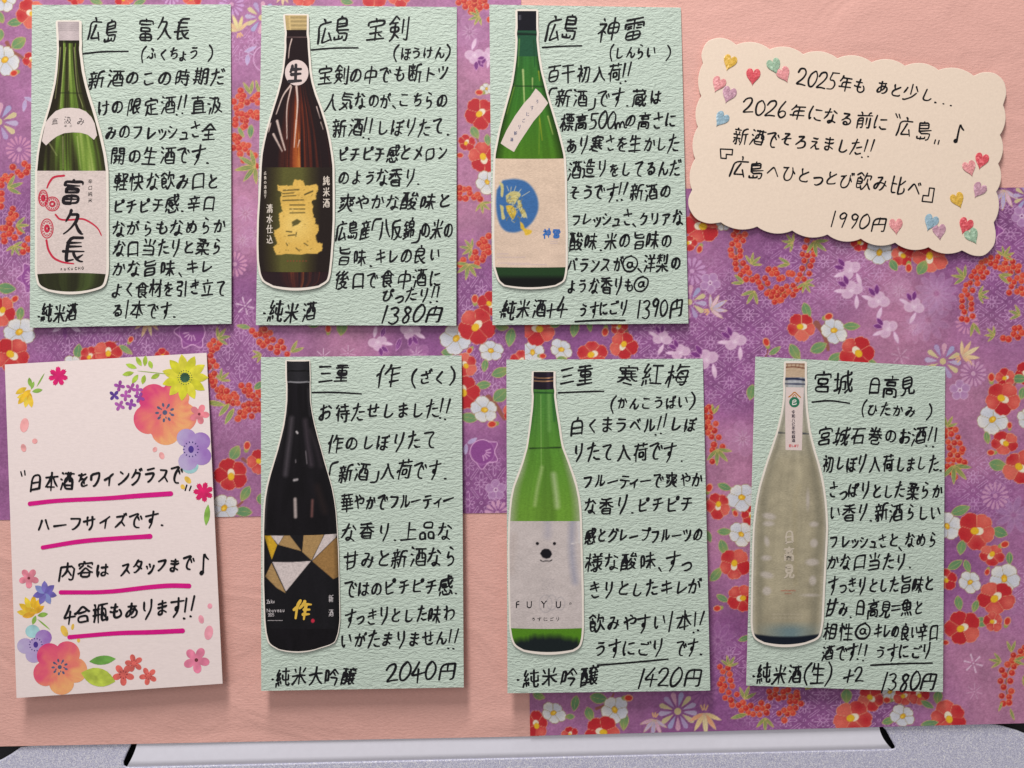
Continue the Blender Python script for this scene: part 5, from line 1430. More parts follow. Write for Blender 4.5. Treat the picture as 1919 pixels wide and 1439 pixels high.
def Z(ox, oy, f):
    """reads a profile or points measured on an enlarged detail"""
    return lambda P: [(ox + a / f, oy + b / f) for a, b in P]


def zprof(ox, oy, f, rows): return [(oy + y / f, ox + l / f, ox + r / f) for y, l, r in rows]


MINT = "mint green embossed sake menu cards"
F1, F2 = 4.4975, 4.36

# ---- first upper card: dark green bottle with a white cap
c = Card("menu_card", [(60, 9), (432.5, 8), (433.6, 606.5), (55.6, 614)], 0.0014, 0.0034, M_MINT,
         "mint menu card with a white capped olive bottle, no price, top left", "menu card", MINT)
c.write("title_writing", [("広島", 163, 57, 221, 56, 50), ("富久長", 257, 55, 360, 53, 49)], 1.6)
c.rule([(154, 101), (190, 96.5), (240, 96)])
c.write("reading_writing", [("(ふくちょう )", 263, 101, 402, 99, 31)], 1.35)
c.write("description_writing", [
    ("新酒のこの時期だ", 164, 149, 424, 143, 38), ("けの限定酒!!直汲", 181, 201, 420, 194, 38), ("みのフレッシュさ全", 197, 249, 408, 244, 37),
    ("開の生酒です.", 206, 292, 398, 290, 38), ("軽快な飲み口と", 211, 341, 412, 338, 38), ("ピチピチ感.辛口", 211, 386, 407, 380, 36),
    ("ながらもなめらか", 209, 429, 426, 424, 36), ("な口当たりと柔ら", 211, 466, 419, 461, 36), ("かな旨味、キレ", 209, 505, 402, 500, 36),
    ("よく食材を引き立て", 209, 544, 425, 538, 36), ("る1本です.", 207, 581, 336, 579, 36)], 1.5)
c.write("grade_writing", [("・純米酒", 66, 588, 146, 586, 38)], 1.55)


def p1(cv, U, V):
    S = vnoise(U * 5.5 + .6 * vnoise(V * 3, U * 0, 4), V * 1.3, 17, 3)
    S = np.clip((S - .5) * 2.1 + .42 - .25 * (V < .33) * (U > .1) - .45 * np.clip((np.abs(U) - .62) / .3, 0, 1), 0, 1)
    cv.C[:] = flow(S, [(0, (40, 36, 26)), (.3, (62, 66, 34)), (.5, (96, 124, 48)), (.66, (126, 154, 66)), (.85, (170, 182, 108)), (1, (198, 204, 150))])
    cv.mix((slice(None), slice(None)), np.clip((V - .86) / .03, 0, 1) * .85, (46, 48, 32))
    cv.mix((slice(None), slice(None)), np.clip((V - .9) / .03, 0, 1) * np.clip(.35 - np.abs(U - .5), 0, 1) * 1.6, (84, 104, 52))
    for P in (((330, 400), (318, 560), (285, 830)), ((375, 400), (345, 640), (330, 900)), ((408, 420), (400, 760)), ((445, 400), (470, 760), (520, 900)), ((350, 1150), (352, 1420)), ((225, 1190), (300, 1310)), ((470, 1150), (500, 1420))):
        cv.path(Z(40, 0, F1)(P), (190, 196, 132), 1.6, .75, 2, .8)
    cv.path([(108, 174), (163, 175)], (36, 38, 26), 1.6, .9)
    cv.ell(137, 78, 22, 3, (34, 34, 24), 0, 2)


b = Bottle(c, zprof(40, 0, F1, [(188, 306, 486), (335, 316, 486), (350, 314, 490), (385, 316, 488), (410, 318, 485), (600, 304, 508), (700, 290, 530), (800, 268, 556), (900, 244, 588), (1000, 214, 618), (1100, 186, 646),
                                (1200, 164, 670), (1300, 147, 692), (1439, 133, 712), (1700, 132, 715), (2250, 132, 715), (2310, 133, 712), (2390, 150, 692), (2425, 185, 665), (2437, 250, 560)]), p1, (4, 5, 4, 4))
b.patch("bottle_cap", 40.5, 75.5, lambda cv, U, V: cv.C.__setitem__(slice(None), (np.array((206, 192, 194.)) * (1 - .10 * np.abs(np.sin(cv.Y * .8)) * (cv.Y < 58) - .08 * np.abs(U))[..., None])), 14, .00005)
b.patch("bottle_label", 320, 513.5, fill((218, 203, 198)), 90, .00005, 0, -3)


def p1n(cv, U, V): cv.C[:] = (212, 198, 194)


def patch_poly(bt, name, P, col, lift=.00006, mat=None):
    V = [W(x, y, bt.depth(x, y) + lift) for x, y in P]
    n = len(V)
    o = link_mesh(name, V, [tuple(range(n - 1, -1, -1))], mat or mat_plain(name.replace("_", " "), col, .6, .05), bt.cut)
    return o


def arc_pts(P, n=14): return chaikin(np.array(P, float), 2)


top = [(40 + x / F1, y / F1) for x, y in ((205, 1030), (240, 985), (290, 935), (350, 912), (420, 908), (490, 915), (545, 940), (590, 985), (618, 1040), (638, 1140), (612, 1178))]
bot_ = [(40 + x / F1, y / F1) for x, y in ((560, 1135), (500, 1118), (430, 1115), (360, 1122), (300, 1148), (250, 1185), (208, 1225), (172, 1188))]
patch_poly(b, "neck_label", top + bot_, (212, 198, 194))
q = b.pen(.0001)
q.char("直", 103, 227, 15, .45); q.char("汲", 127, 225, 17, .6); q.char("み", 152, 227, 17, .7)
q.line("辛口", 118, 236, 138, 236, 5, .25)
q.build("neck_lettering", ink("grey label ink", (86, 80, 82)), b.cut)
q = b.pen()
for P, r in ((((120, 329), (100, 331), (92, 342), (88, 352)), 2.0), (((104, 402), (112, 412), (135, 412), (155, 409), (172, 418), (184, 428), (190, 441)), 1.7), (((87, 450), (90, 468), (100, 484), (118, 492), (138, 494)), 2.0)):
    q.stroke(arc_pts(P), r, .6)
for x, y, rx, ry, n in ((81, 371, 8.5, 15, 12), (98, 382, 13, 13, 14), (88, 428, 11.5, 18, 14)):
    for s_ in (1.0, .8, .36, .2):
        a = np.linspace(0, 6.4, 26)
        q.stroke(np.stack([x + rx * s_ * np.cos(a), y + ry * s_ * np.sin(a)], 1), (1.0, .5, 1.4, 1.4)[(1.0, .8, .36, .2).index(s_)] if (x, s_) != (98, .2) else .4, 1)
    for k in range(n):
        a = k * 6.283 / n
        q.stroke([(x + rx * .62 * math.cos(a), y + ry * .62 * math.sin(a)), (x + rx * .72 * math.cos(a), y + ry * .72 * math.sin(a))], .8, 1)
q.build("label_emblem", ink("crimson label ink", (188, 46, 70)), b.cut)
q = b.pen(.00012)
for ch, x, y, h in (("富", 136, 359, 56), ("久", 138, 417, 58), ("長", 137, 468, 62)):
    q.char(ch, x, y, h, 3.0, .86, 0, .12, .02, .35)
LABEL_INK = ink("label ink", (34, 30, 34))
q.build("label_lettering", LABEL_INK, b.cut)
q = b.pen(.00012); q.line("FUKUCHO", 113, 504.5, 158, 502, 6, .5, 0, 0, .8, 0); q.build("label_lettering", LABEL_INK, b.cut)
q = b.pen(.00012); q.column("辛口純米", 169, 334, 381, 10, .4); q.build("label_lettering", LABEL_INK, b.cut)

# ---- second upper card: brown bottle with a gold cap
c = Card("menu_card", [(490.5, 10), (856, 13), (855, 610), (479.5, 609)], 0.0014, 0.0036, M_MINT,
         "mint menu card priced 1380円 with a brown gold capped bottle", "menu card", MINT)
c.write("title_writing", [("広島", 592, 56, 657, 55, 52), ("宝剣", 685, 54, 771, 52, 50)], 1.6)
c.rule([(583.5, 93.5), (620, 90), (671, 89.5)])
c.write("reading_writing", [("(ほうけん)", 736, 101, 847, 98, 31)], 1.35)
c.write("description_writing", [
    ("宝剣の中でも断トツ", 594, 142, 843, 137, 39), ("人気なのが、こちらの", 608, 191, 841, 187, 38), ("新酒!!しぼりたて.", 620, 241, 848, 237, 40),
    ("ピチピチ感とメロン", 632, 289, 841, 286, 37), ("のような香り.", 633, 334, 793, 331, 37), ("爽やかな酸味と", 632, 381, 848, 376, 36),
    ("広島産「八反錦」の米の", 628, 431, 850, 429, 42), ("旨味.キレの良い", 631, 482, 827, 477, 38), ("後口で食中酒に", 625, 525, 829, 521, 40), ("ぴったり!!", 715, 555, 829, 551, 30)], 1.5)
c.write("grade_writing", [("・純米酒", 487, 584, 594, 583, 44)], 1.6)
c.write("price_writing", [("1380円", 713, 591, 833, 587, 36)], 1.6, shear=.28)


def p2(cv, U, V):
    S = vnoise(U * 12 + .5 * vnoise(V * 4, U * 0, 8), V * 1.6, 23, 3)
    m = np.clip((V - .2) / .14, 0, 1) * np.clip(1.25 - np.abs(U - .25) * 1.3, 0, 1)
    t = np.clip((S - .41) * 3.2, 0, 1) * m
    cv.C[:] = flow(t, [(0, (34, 22, 25)), (.35, (66, 30, 26)), (.65, (118, 50, 30)), (.9, (164, 84, 40)), (1, (190, 116, 56))])
    z = Z(470, 0, F1)
    for P, w in ((((345, 330), (325, 400), (318, 490)), 2.0), (((335, 720), (270, 800), (215, 960)), 2.6), (((342, 730), (300, 900), (305, 1170)), 2.2), (((385, 730), (396, 860), (386, 1000)), 3.2), (((384, 1010), (365, 1240)), 2.2),
                 (((222, 1020), (250, 1130), (290, 1265)), 3.4), (((190, 1130), (265, 1275)), 2.8), (((165, 1040), (150, 1110)), 2.2), (((410, 1180), (395, 1240)), 1.5), (((555, 900), (585, 1000)), 1.6), (((590, 1030), (610, 1090)), 1.2)):
        cv.path(z(P), (226, 204, 194), w * 1.35, .92, 1.4, w * .6)
    cv.path(z([(300, 310), (475, 312)]), (120, 98, 96), 1.6, .8)
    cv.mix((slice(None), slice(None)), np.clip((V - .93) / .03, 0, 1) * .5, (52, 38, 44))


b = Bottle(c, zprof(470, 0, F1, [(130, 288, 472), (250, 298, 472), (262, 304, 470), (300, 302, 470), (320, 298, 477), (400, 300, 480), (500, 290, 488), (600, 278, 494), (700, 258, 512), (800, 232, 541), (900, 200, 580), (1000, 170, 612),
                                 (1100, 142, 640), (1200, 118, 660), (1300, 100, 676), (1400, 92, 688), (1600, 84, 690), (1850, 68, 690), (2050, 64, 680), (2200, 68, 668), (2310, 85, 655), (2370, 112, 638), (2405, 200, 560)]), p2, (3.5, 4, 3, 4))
b.patch("bottle_cap", 28.5, 56, lambda cv, U, V: cv.C.__setitem__(slice(None), (np.array((214, 188, 132.)) * (1 - .22 * np.abs(np.sin(cv.Y * .42 + .5)) * (U > -.5) - .12 * (U < -.7))[..., None])), 16, .00005)


def p2l(cv, U, V):
    t = np.clip(1 - (np.abs(U + .12) - .25) / .55, 0, 1)
    cv.C[:] = flow(t, [(0, (38, 30, 28)), (.5, (62, 56, 34)), (1, (92, 90, 46))])
    z = Z(470, 300, F1)
    gold = (222, 182, 92)
    rnd = random.Random(4)
    def rough(P):
        out = []
        P = z(P)
        for (ax, ay), (bx, by) in zip(P, P[1:] + P[:1]):
            for k in range(8): out.append((ax + (bx - ax) * k / 8 + rnd.uniform(-1.1, 1.1), ay + (by - ay) * k / 8 + rnd.uniform(-1.1, 1.1)))
        return out
    for P in ([(370, 165), (440, 170), (455, 215), (560, 205), (570, 250), (545, 300), (555, 330), (515, 345), (530, 480), (545, 500), (540, 540), (565, 545), (570, 600), (545, 640), (555, 690), (605, 705), (600, 760), (560, 790), (210, 795), (190, 730), (225, 700), (200, 640), (195, 600), (245, 560), (235, 455), (265, 430), (245, 330), (260, 270), (225, 255), (225, 210), (350, 215)],):
        cv.poly(rough(P), gold, None, 1, 1, 1.4, ((238, 206, 120), (555, 420), 40))
    dk = (96, 84, 44)
    for P, w in ((((275, 255), (405, 248)), 1.7), (((270, 282), (360, 276)), 1.4), (((275, 305), (380, 298)), 1.3), (((270, 340), (445, 335)), 1.6), (((330, 378), (455, 378)), 1.5), (((330, 412), (455, 412)), 1.5), (((330, 445), (455, 443)), 1.4), (((300, 600), (345, 605)), 1.6), (((315, 635), (370, 630)), 1.6), (((455, 290), (520, 262)), 2.2), (((300, 700), (310, 720)), 1.4), (((380, 740), (410, 765)), 1.4), (((450, 700), (480, 720)), 1.4), (((385, 610), (380, 640)), 1.4)):
        cv.path(z(P), (74, 66, 38), w * 1.35, .9, 1.5)
    cv.poly(z([(345, 520), (390, 495), (425, 515), (400, 540), (350, 560)]), (80, 76, 42), None, 1, .9, 2)
    for k in range(70):
        x, y = rnd.uniform(240, 560), rnd.uniform(230, 780)
        cv.path(z([(x, y), (x + rnd.uniform(-14, 14), y + rnd.uniform(-8, 8))]), rnd.choice([(190, 150, 70), (150, 122, 58), (244, 216, 140), (120, 104, 50)]), rnd.uniform(.8, 1.5), .7)
    for x in range(310, 480, 26): cv.ell(*z([(x, 850)])[0], 1.6, 1.6, (150, 70, 50), 0, 1, .6)


b.patch("bottle_label", 313.5, 509, p2l, 96, .00005, 0, 0)
q = b.pen()
q.column("純米酒", 611.5, 328, 391, 21, 1.0, .7)
WHITE_INK = ink("white label ink", (206, 196, 184))
q.build("label_lettering", WHITE_INK, b.cut)
q = b.pen(); q.column("清水仕込", 505.5, 381, 458, 20, .9, .7); q.build("label_lettering", WHITE_INK, b.cut)
q = b.pen(); q.column("広島の酒造り", 497, 320, 372, 8, .4, .7); q.build("label_lettering", WHITE_INK, b.cut)
a = np.linspace(0, math.tau, 40, endpoint=False)
patch_poly(b, "neck_label", [(470 + 387 / F1 + 22 * math.cos(t), 612 / F1 + 24 * math.sin(t)) for t in a], (214, 196, 192))
q = b.pen(.00012); q.char("生", 554, 137, 37, 2.9, .82, 0, 0, .03, .8); q.build("neck_lettering", ink("dark grey label ink", (52, 48, 52)), b.cut)

# ---- third upper card: green bottle with a black cap
c = Card("menu_card", [(917, 8.5), (1276, 14), (1290, 606), (923, 609)], 0.0014, 0.0036, M_MINT,
         "mint menu card priced 1390円 with a green bottle wearing a blue disc label", "menu card", MINT)
c.write("title_writing", [("広島", 1021, 54, 1086, 52, 52), ("神雷", 1117, 56, 1213, 54, 50)], 1.6)
c.rule([(1016.5, 89), (1050, 86.5), (1090, 85.6)])
c.write("reading_writing", [("(しんらい )", 1139, 99, 1260, 97, 30)], 1.35)
c.write("description_writing", [
    ("百干初入荷!!", 1023, 138, 1187, 136, 38), ("「新酒」です.蔵は", 1025, 184, 1241, 181, 38), ("標高500mの高さに", 1049, 228, 1268, 225, 36), ("あり寒さを生かした", 1059, 272, 1274, 268, 38),
    ("酒造りをしてるんだ", 1063, 318, 1277, 314, 38), ("そうです!!新酒の", 1065, 361, 1259, 358, 36), ("フレッシュさ、クリアな", 1068, 412, 1281, 408, 34), ("酸味.米の旨味の", 1066, 454, 1261, 450, 38),
    ("バランスが◎、洋梨の", 1062, 497, 1276, 493, 38), ("ような香りも◎", 1062, 536, 1214, 532, 36)], 1.5)
c.write("grade_writing", [("・純米酒+4", 928, 581, 1060, 578, 40)], 1.65)
c.write("remark_writing", [("うすにごり", 1085, 581, 1178, 577, 34)], 1.6)
c.rule([(1078, 602.5), (1120, 600), (1171, 600)], 1.9)
c.write("price_writing", [("1390円", 1192, 580, 1281, 574, 37)], 1.7, shear=.2)


def p3(cv, U, V):
    t = np.clip((V - .12) / .45, 0, 1)
    C = flow(t, [(0, (50, 106, 52)), (.4, (58, 118, 42)), (1, (78, 124, 30))])
    S = vnoise(U * 6, V * 1.5, 29, 3)
    C = C * (1 + .35 * (S - .5))[..., None]
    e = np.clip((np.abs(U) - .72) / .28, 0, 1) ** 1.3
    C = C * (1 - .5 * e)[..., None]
    C[V < .165] = (38, 84, 60)
    cv.C[:] = C
    z = Z(900, 0, F1)
    for P, w, c1 in ((((360, 590), (366, 720), (372, 870)), 4.2, (196, 206, 140)), (((440, 660), (440, 745)), 3.0, (190, 200, 130)), (((492, 600), (500, 680)), 2.4, (170, 170, 50)), (((500, 1000), (522, 1180)), 2.4, (164, 168, 40)), (((570, 980), (612, 1130)), 2.6, (190, 196, 120)),
                     (((290, 720), (240, 900), (225, 960)), 2.2, (120, 150, 50)), (((500, 880), (495, 1300)), 1.4, (140, 160, 50)), (((330, 330), (320, 560)), 2.4, (110, 154, 80)), (((450, 330), (460, 560)), 2.4, (30, 72, 44))):
        cv.path(z(P), c1, w, .8, 2.2, w * .5)
    cv.path(z([(270, 722), (545, 730)]), (26, 44, 28), 1.8, .95)
    cv.path(z([(308, 285), (478, 290)]), (18, 36, 30), 4.5, .9)
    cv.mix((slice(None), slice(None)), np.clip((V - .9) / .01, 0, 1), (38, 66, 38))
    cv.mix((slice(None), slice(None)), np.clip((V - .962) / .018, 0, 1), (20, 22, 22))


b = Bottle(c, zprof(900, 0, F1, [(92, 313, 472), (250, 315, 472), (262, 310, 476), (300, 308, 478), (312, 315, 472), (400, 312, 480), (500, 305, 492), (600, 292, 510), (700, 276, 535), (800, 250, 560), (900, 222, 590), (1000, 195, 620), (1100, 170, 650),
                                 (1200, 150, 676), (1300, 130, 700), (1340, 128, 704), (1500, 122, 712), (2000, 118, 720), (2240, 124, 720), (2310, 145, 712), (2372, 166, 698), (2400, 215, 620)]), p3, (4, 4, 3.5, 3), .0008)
b.patch("bottle_cap", 20.5, 57, lambda cv, U, V: cv.C.__setitem__(slice(None), (np.array((24, 23, 32.)) + (60 * np.exp(-((U + .75) / .12) ** 2) * (np.abs(cv.Y - 33) < 5))[..., None])), 18, .00005)


def p3l(cv, U, V):
    g = vnoise(cv.X / 30, cv.Y / 12, 5, 3) - .5
    cv.C[:] = np.array((222, 198, 176.)) * (1 + .10 * g)[..., None] + np.array((0, 0, 6.)) * (V - .5)[..., None]
    z = Z(900, 300, F1)
    blue = (56, 106, 168)
    rnd3 = random.Random(8)
    cv.poly(arc_pts(z([(190, 170), (290, 155), (385, 175), (450, 240), (490, 330), (490, 430), (445, 520), (380, 580), (300, 612), (220, 605), (170, 560), (140, 470), (130, 350), (140, 250)])), blue, None, 1, .95, 4)
    yl, pl = (226, 186, 58), (214, 200, 128)
    for P, c1 in (([(215, 385), (260, 375), (300, 410), (305, 450), (285, 490), (275, 505), (255, 480), (225, 430)], yl), ([(215, 300), (260, 260), (330, 265), (345, 300), (310, 330), (300, 365), (250, 370), (220, 350)], pl),
                  ([(310, 330), (350, 345), (350, 400), (385, 440), (395, 480), (360, 490), (340, 440), (320, 400)], pl), ([(335, 515), (365, 540), (375, 580), (440, 590), (430, 620), (380, 640), (370, 600), (340, 575)], yl),
                  ([(160, 180), (195, 200), (200, 250), (190, 320), (170, 300), (175, 240)], pl), ([(165, 375), (200, 390), (195, 440), (215, 495), (180, 505), (175, 440)], pl)):
        cv.poly(arc_pts(z(P)), c1, None, 1, .92, 1.6)
    for P in (((240, 260), (225, 220)), ((285, 262), (300, 220)), ((320, 275), (345, 245)), ((350, 305), (415, 265)), ((255, 265), (262, 225)), ((360, 455), (345, 485)), ((385, 460), (395, 490))):
        cv.path(z(P), (220, 214, 180), 1.2, .85)
    for k in range(46):
        a_ = rnd3.uniform(0, 6.28); rr = rnd3.random() ** .5
        x, y = 290 + 75 * rr * math.cos(a_), 390 + 120 * rr * math.sin(a_)
        cv.path(z([(x, y), (x + rnd3.uniform(-16, 16), y + rnd3.uniform(6, 22)), (x + rnd3.uniform(-20, 20), y + rnd3.uniform(16, 34))]), rnd3.choice([pl, (150, 130, 60), (230, 214, 150), (74, 112, 160), (120, 118, 80)]), rnd3.uniform(.7, 1.5), .8)
    for P in (((240, 300), (300, 290)), ((230, 330), (290, 320)), ((250, 345), (290, 350)), ((330, 370), (345, 395)), ((355, 410), (365, 440))):
        cv.path(z(P), (150, 126, 50), 1.0, .6)
    for y, x0, x1 in ((790, 140, 235), (818, 140, 375), (868, 150, 420), (880, 230, 560)):
        for x in range(x0, x1, 9): cv.path(z([(x, y + 4 * math.sin(x * .4)), (x + 5, y)]), (176, 160, 188), .9, .5)
    for y in (685, 700): cv.path(z([(590, y), (650, y)]), (170, 160, 196), .8, .5)


b.patch("bottle_label", 297, 500.5, p3l, 104, .00005, 0.5, 0)
q = b.pen(); q.char("神", 1025.5, 437.5, 21, 1.5, .85); q.char("雷", 1043, 438, 20, 1.4, .85)
q.build("label_lettering", ink("blue label ink", (60, 108, 176)), b.cut)
P = [(900 + x / F1, y / F1) for x, y in ((468, 745), (505, 780), (545, 830), (572, 868), (520, 940), (450, 1020), (390, 1110), (330, 1200), (284, 1280), (225, 1245), (172, 1208), (220, 1100), (290, 980), (370, 868), (420, 815))]
patch_poly(b, "neck_label", P, (214, 198, 190))
q = b.pen(.0001)
for i, ch in enumerate("うすにごり新酒"):
    t = i / 6.0
    q.char(ch, 900 + (480 - 215 * t ** .9) / F1, (855 + 320 * t) / F1, 8.5, .42, .8, 0, 0)
q.build("neck_lettering", ink("slate label ink", (96, 100, 130)), b.cut)

# ---- lower card with the black bottle
c = Card("menu_card", [(489, 669), (865, 666), (869, 1288), (489.5, 1294.5)], 0.0022, 0.0085, M_MINT,
         "mint menu card with a black bottle priced 2040円, to the right of the floral card", "menu card", MINT, 0.0004)
c.write("title_writing", [("三重", 594, 703, 657, 700, 40), ("作", 699, 704, 754, 702, 50), ("(ざく)", 766, 708, 857, 706, 36)], 1.6)
c.rule([(585.5, 735.5), (630, 735), (677, 738)])
c.write("description_writing", [
    ("お待たせしました!!", 596, 774, 849, 764, 40), ("作のしぼりたて", 610, 832, 821, 825, 40), ("「新酒」入荷です.", 617, 887, 840, 878, 40), ("華やかでフルーティー", 637, 943, 851, 936, 37),
    ("な香り.上品な", 640, 998, 849, 994, 38), ("甘みと新酒なら", 641, 1052, 858, 1042, 42), ("ではのピチピチ感.", 644, 1105, 863, 1095, 38), ("すっきりとした味わ", 644, 1157, 853, 1149, 38), ("いがたまりません!!", 637, 1202, 862, 1195, 38)], 1.55)
c.write("grade_writing", [("・純米大吟醸", 502, 1269, 668, 1267, 38)], 1.6)
c.write("price_writing", [("2040円", 722, 1260, 857, 1256, 40)], 1.65, shear=.2)


def p4(cv, U, V):
    n = vnoise(U * 5, V * 9, 41, 3) - .5
    cv.C[:] = np.array((23, 21, 25.)) * (1 + .5 * n)[..., None]
    z = Z(480, 660, F2)
    for P, w, c1, a_, so in ((((290, 540), (275, 700), (250, 900), (240, 1000)), 7, (112, 104, 112), .6, 9), (((240, 480), (215, 680), (160, 880)), 4, (70, 66, 70), .5, 7), (((400, 560), (420, 740), (450, 920)), 7, (92, 80, 90), .6, 10), (((440, 640), (500, 800), (530, 930)), 6, (60, 52, 58), .6, 10),
                             (((318, 1200), (322, 1345)), 6, (186, 172, 168), .9, 3), (((460, 1210), (455, 1340)), 4.5, (132, 88, 84), .8, 4), (((330, 650), (338, 660)), 3.6, (210, 204, 206), .9, 2), (((310, 1045), (335, 1040)), 4.5, (180, 174, 176), .9, 2.4), (((405, 810), (415, 910)), 2, (130, 122, 128), .8, 2), (((322, 880), (324, 900)), 2, (140, 132, 138), .8, 2),
                             (((105, 1000), (72, 1300), (66, 1439)), 4, (100, 96, 94), .6, 5), (((500, 1100), (560, 1300)), 10, (44, 34, 34), .7, 12), (((72, 1500), (70, 1900), (82, 2200)), 6, (86, 80, 80), .55, 8), (((258, 300), (245, 520)), 3, (96, 94, 96), .5, 4), (((425, 300), (440, 520)), 3, (70, 66, 70), .5, 4)):
        cv.path(z(P), c1, w, a_, so)


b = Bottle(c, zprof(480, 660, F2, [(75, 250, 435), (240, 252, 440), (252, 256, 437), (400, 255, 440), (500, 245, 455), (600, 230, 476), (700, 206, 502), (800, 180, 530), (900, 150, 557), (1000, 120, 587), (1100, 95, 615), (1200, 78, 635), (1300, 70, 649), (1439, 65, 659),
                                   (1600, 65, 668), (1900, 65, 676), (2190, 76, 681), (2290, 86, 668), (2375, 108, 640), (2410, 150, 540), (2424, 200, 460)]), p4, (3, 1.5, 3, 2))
b.patch("bottle_cap", 676.5, 716.5, lambda cv, U, V: cv.C.__setitem__(slice(None), np.array((44, 43, 48.)) * (1 - .5 * (np.abs(cv.Y - 695) < 1.2) - .3 * np.abs(U))[..., None] + (90 * (np.abs(cv.Y - 716) < 1.4))[..., None]), 16, .00005, 1, 2)


def p4l(cv, U, V):
    n = vnoise(U * 5, V * 9, 43, 3) - .5
    cv.C[:] = np.array((27, 26, 30.)) * (1 + .3 * n)[..., None]
    z = Z(480, 980, F2)
    tan, wh, ye = (170, 138, 92), (208, 196, 194), (206, 164, 44)
    for P, c1 in (([(66, 103), (120, 103), (172, 180), (128, 300)], ye), ([(120, 103), (225, 103), (180, 178)], wh), ([(228, 103), (275, 103), (372, 230), (182, 178)], tan), ([(388, 98), (558, 82), (530, 150), (452, 305), (376, 235)], tan),
                  ([(565, 82), (672, 75), (650, 118), (456, 308)], wh), ([(652, 120), (672, 130), (672, 440), (630, 458), (458, 312)], (154, 118, 72)), ([(132, 318), (300, 320), (448, 310), (243, 560)], wh), ([(126, 328), (243, 574), (170, 532), (74, 436)], tan)):
        cv.poly(z(P), c1, None, 1, 1, 1.0)
    g = (vnoise(cv.X / 2, cv.Y / 2, 3, 2) - .5)
    cv.C *= (1 + .16 * g)[..., None]
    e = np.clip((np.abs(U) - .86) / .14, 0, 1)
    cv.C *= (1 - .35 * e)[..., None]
    cv.ell(*z([(463, 799)])[0], 3.4, 3.8, (196, 46, 70))


b.patch("bottle_label", 1000, 1178, p4l, 110, .00005, 3, 0)
q = b.pen(); q.char("作", 567, 1143, 44, 2.9, .92, 0, .12, .03, .6); q.build("label_emblem", ink("gold label ink", (216, 178, 74)), b.cut)
q = b.pen()
q.line("Zaku", 501, 1127, 517, 1126, 10.5, .5, 0, 0, 1.0, 0); q.line("Nouveau", 501, 1143.5, 536, 1142.5, 11, .5, 0, 0, .95, 0); q.line("2025", 502, 1152.5, 514, 1152, 7, .4, 0, 0, .9, 0)
PALE_INK = ink("pale label ink", (190, 184, 186))
for k in range(11): q.stroke([(502 + k * 2.6, 1163), (503.4 + k * 2.6, 1162.4)], .5, 1)
q.build("label_lettering", PALE_INK, b.cut)
q = b.pen(); q.column("新酒", 620.5, 1108, 1162, 17, .6, .62); q.build("label_lettering", PALE_INK, b.cut)

# ---- lower card with the bear label
c = Card("menu_card", [(949, 674), (1317, 672), (1331, 1294), (951, 1299)], 0.0022, 0.0090, M_MINT,
         "mint menu card priced 1420円 with a green bottle labelled with a white bear face", "menu card", MINT, 0.0004)
c.write("title_writing", [("三重", 1048, 704, 1114, 700, 40), ("寒紅梅", 1152, 706, 1295, 703, 46)], 1.6)
c.rule([(1046.5, 736), (1090, 734), (1131.5, 733)])
c.write("reading_writing", [("(かんこうばい)", 1141, 756, 1305, 753, 32)], 1.4)
c.write("description_writing", [
    ("白くまラベル!!しぼ", 1065, 799, 1308, 794, 38), ("りたて入荷です.", 1071, 849, 1284, 846, 40), ("フルーティーで爽やか", 1090, 902, 1319, 898, 36), ("な香り.ピチピチ", 1094, 949, 1301, 944, 38), ("感とグレープフルーツの", 1095, 1005, 1318, 1002, 36),
    ("様な酸味、すっ", 1095, 1054, 1299, 1052, 38), ("きりとしたキレが", 1101, 1106, 1316, 1100, 38), ("飲みやすい1本!!", 1102, 1169, 1323, 1164, 40)], 1.55)
c.write("remark_writing", [("うすにごり", 1112, 1217, 1247, 1213, 38), ("です.", 1266, 1213, 1320, 1212, 36)], 1.55)
c.rule([(1120, 1246.5), (1190, 1241), (1252, 1235)], 1.8)
c.write("grade_writing", [("・純米吟醸", 960, 1271, 1122, 1266, 40)], 1.6)
c.write("price_writing", [("1420円", 1193, 1272, 1317, 1268, 40)], 1.6, shear=.2)


def p5(cv, U, V):
    t = np.clip((V - .1) / .4, 0, 1)
    C = flow(t, [(0, (74, 128, 56)), (.5, (88, 138, 50)), (1, (104, 148, 52))])
    S = vnoise(U * 5, V * 2, 51, 3)
    C = C * (1 + .25 * (S - .5))[..., None]
    cv.C[:] = C
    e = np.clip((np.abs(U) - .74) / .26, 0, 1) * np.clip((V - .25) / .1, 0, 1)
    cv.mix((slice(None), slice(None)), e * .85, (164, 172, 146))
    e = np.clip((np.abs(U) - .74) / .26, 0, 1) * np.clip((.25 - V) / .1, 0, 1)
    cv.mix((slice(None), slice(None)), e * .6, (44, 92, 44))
    z = Z(940, 660, F2)
    for P, w, c1, so in ((((330, 940), (290, 1120), (272, 1250)), 5, (176, 196, 136), 7), (((425, 1000), (445, 1150), (455, 1260)), 8, (196, 206, 172), 10), (((320, 350), (325, 1000)), 1.4, (150, 184, 110), 2), (((385, 350), (390, 640)), 5, (120, 166, 90), 6), (((420, 350), (430, 560)), 3, (38, 90, 44), 4)):
        cv.path(z(P), c1, w, .7, so)
    cv.path(z([(228, 786), (482, 778)]), (28, 46, 26), 2.2, .95)
    cv.path(z([(258, 328), (432, 334)]), (30, 66, 36), 2.4, .9)
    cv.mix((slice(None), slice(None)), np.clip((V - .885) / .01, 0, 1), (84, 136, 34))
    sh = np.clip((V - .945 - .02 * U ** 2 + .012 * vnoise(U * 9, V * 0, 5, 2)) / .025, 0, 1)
    cv.mix((slice(None), slice(None)), sh, (28, 36, 38))


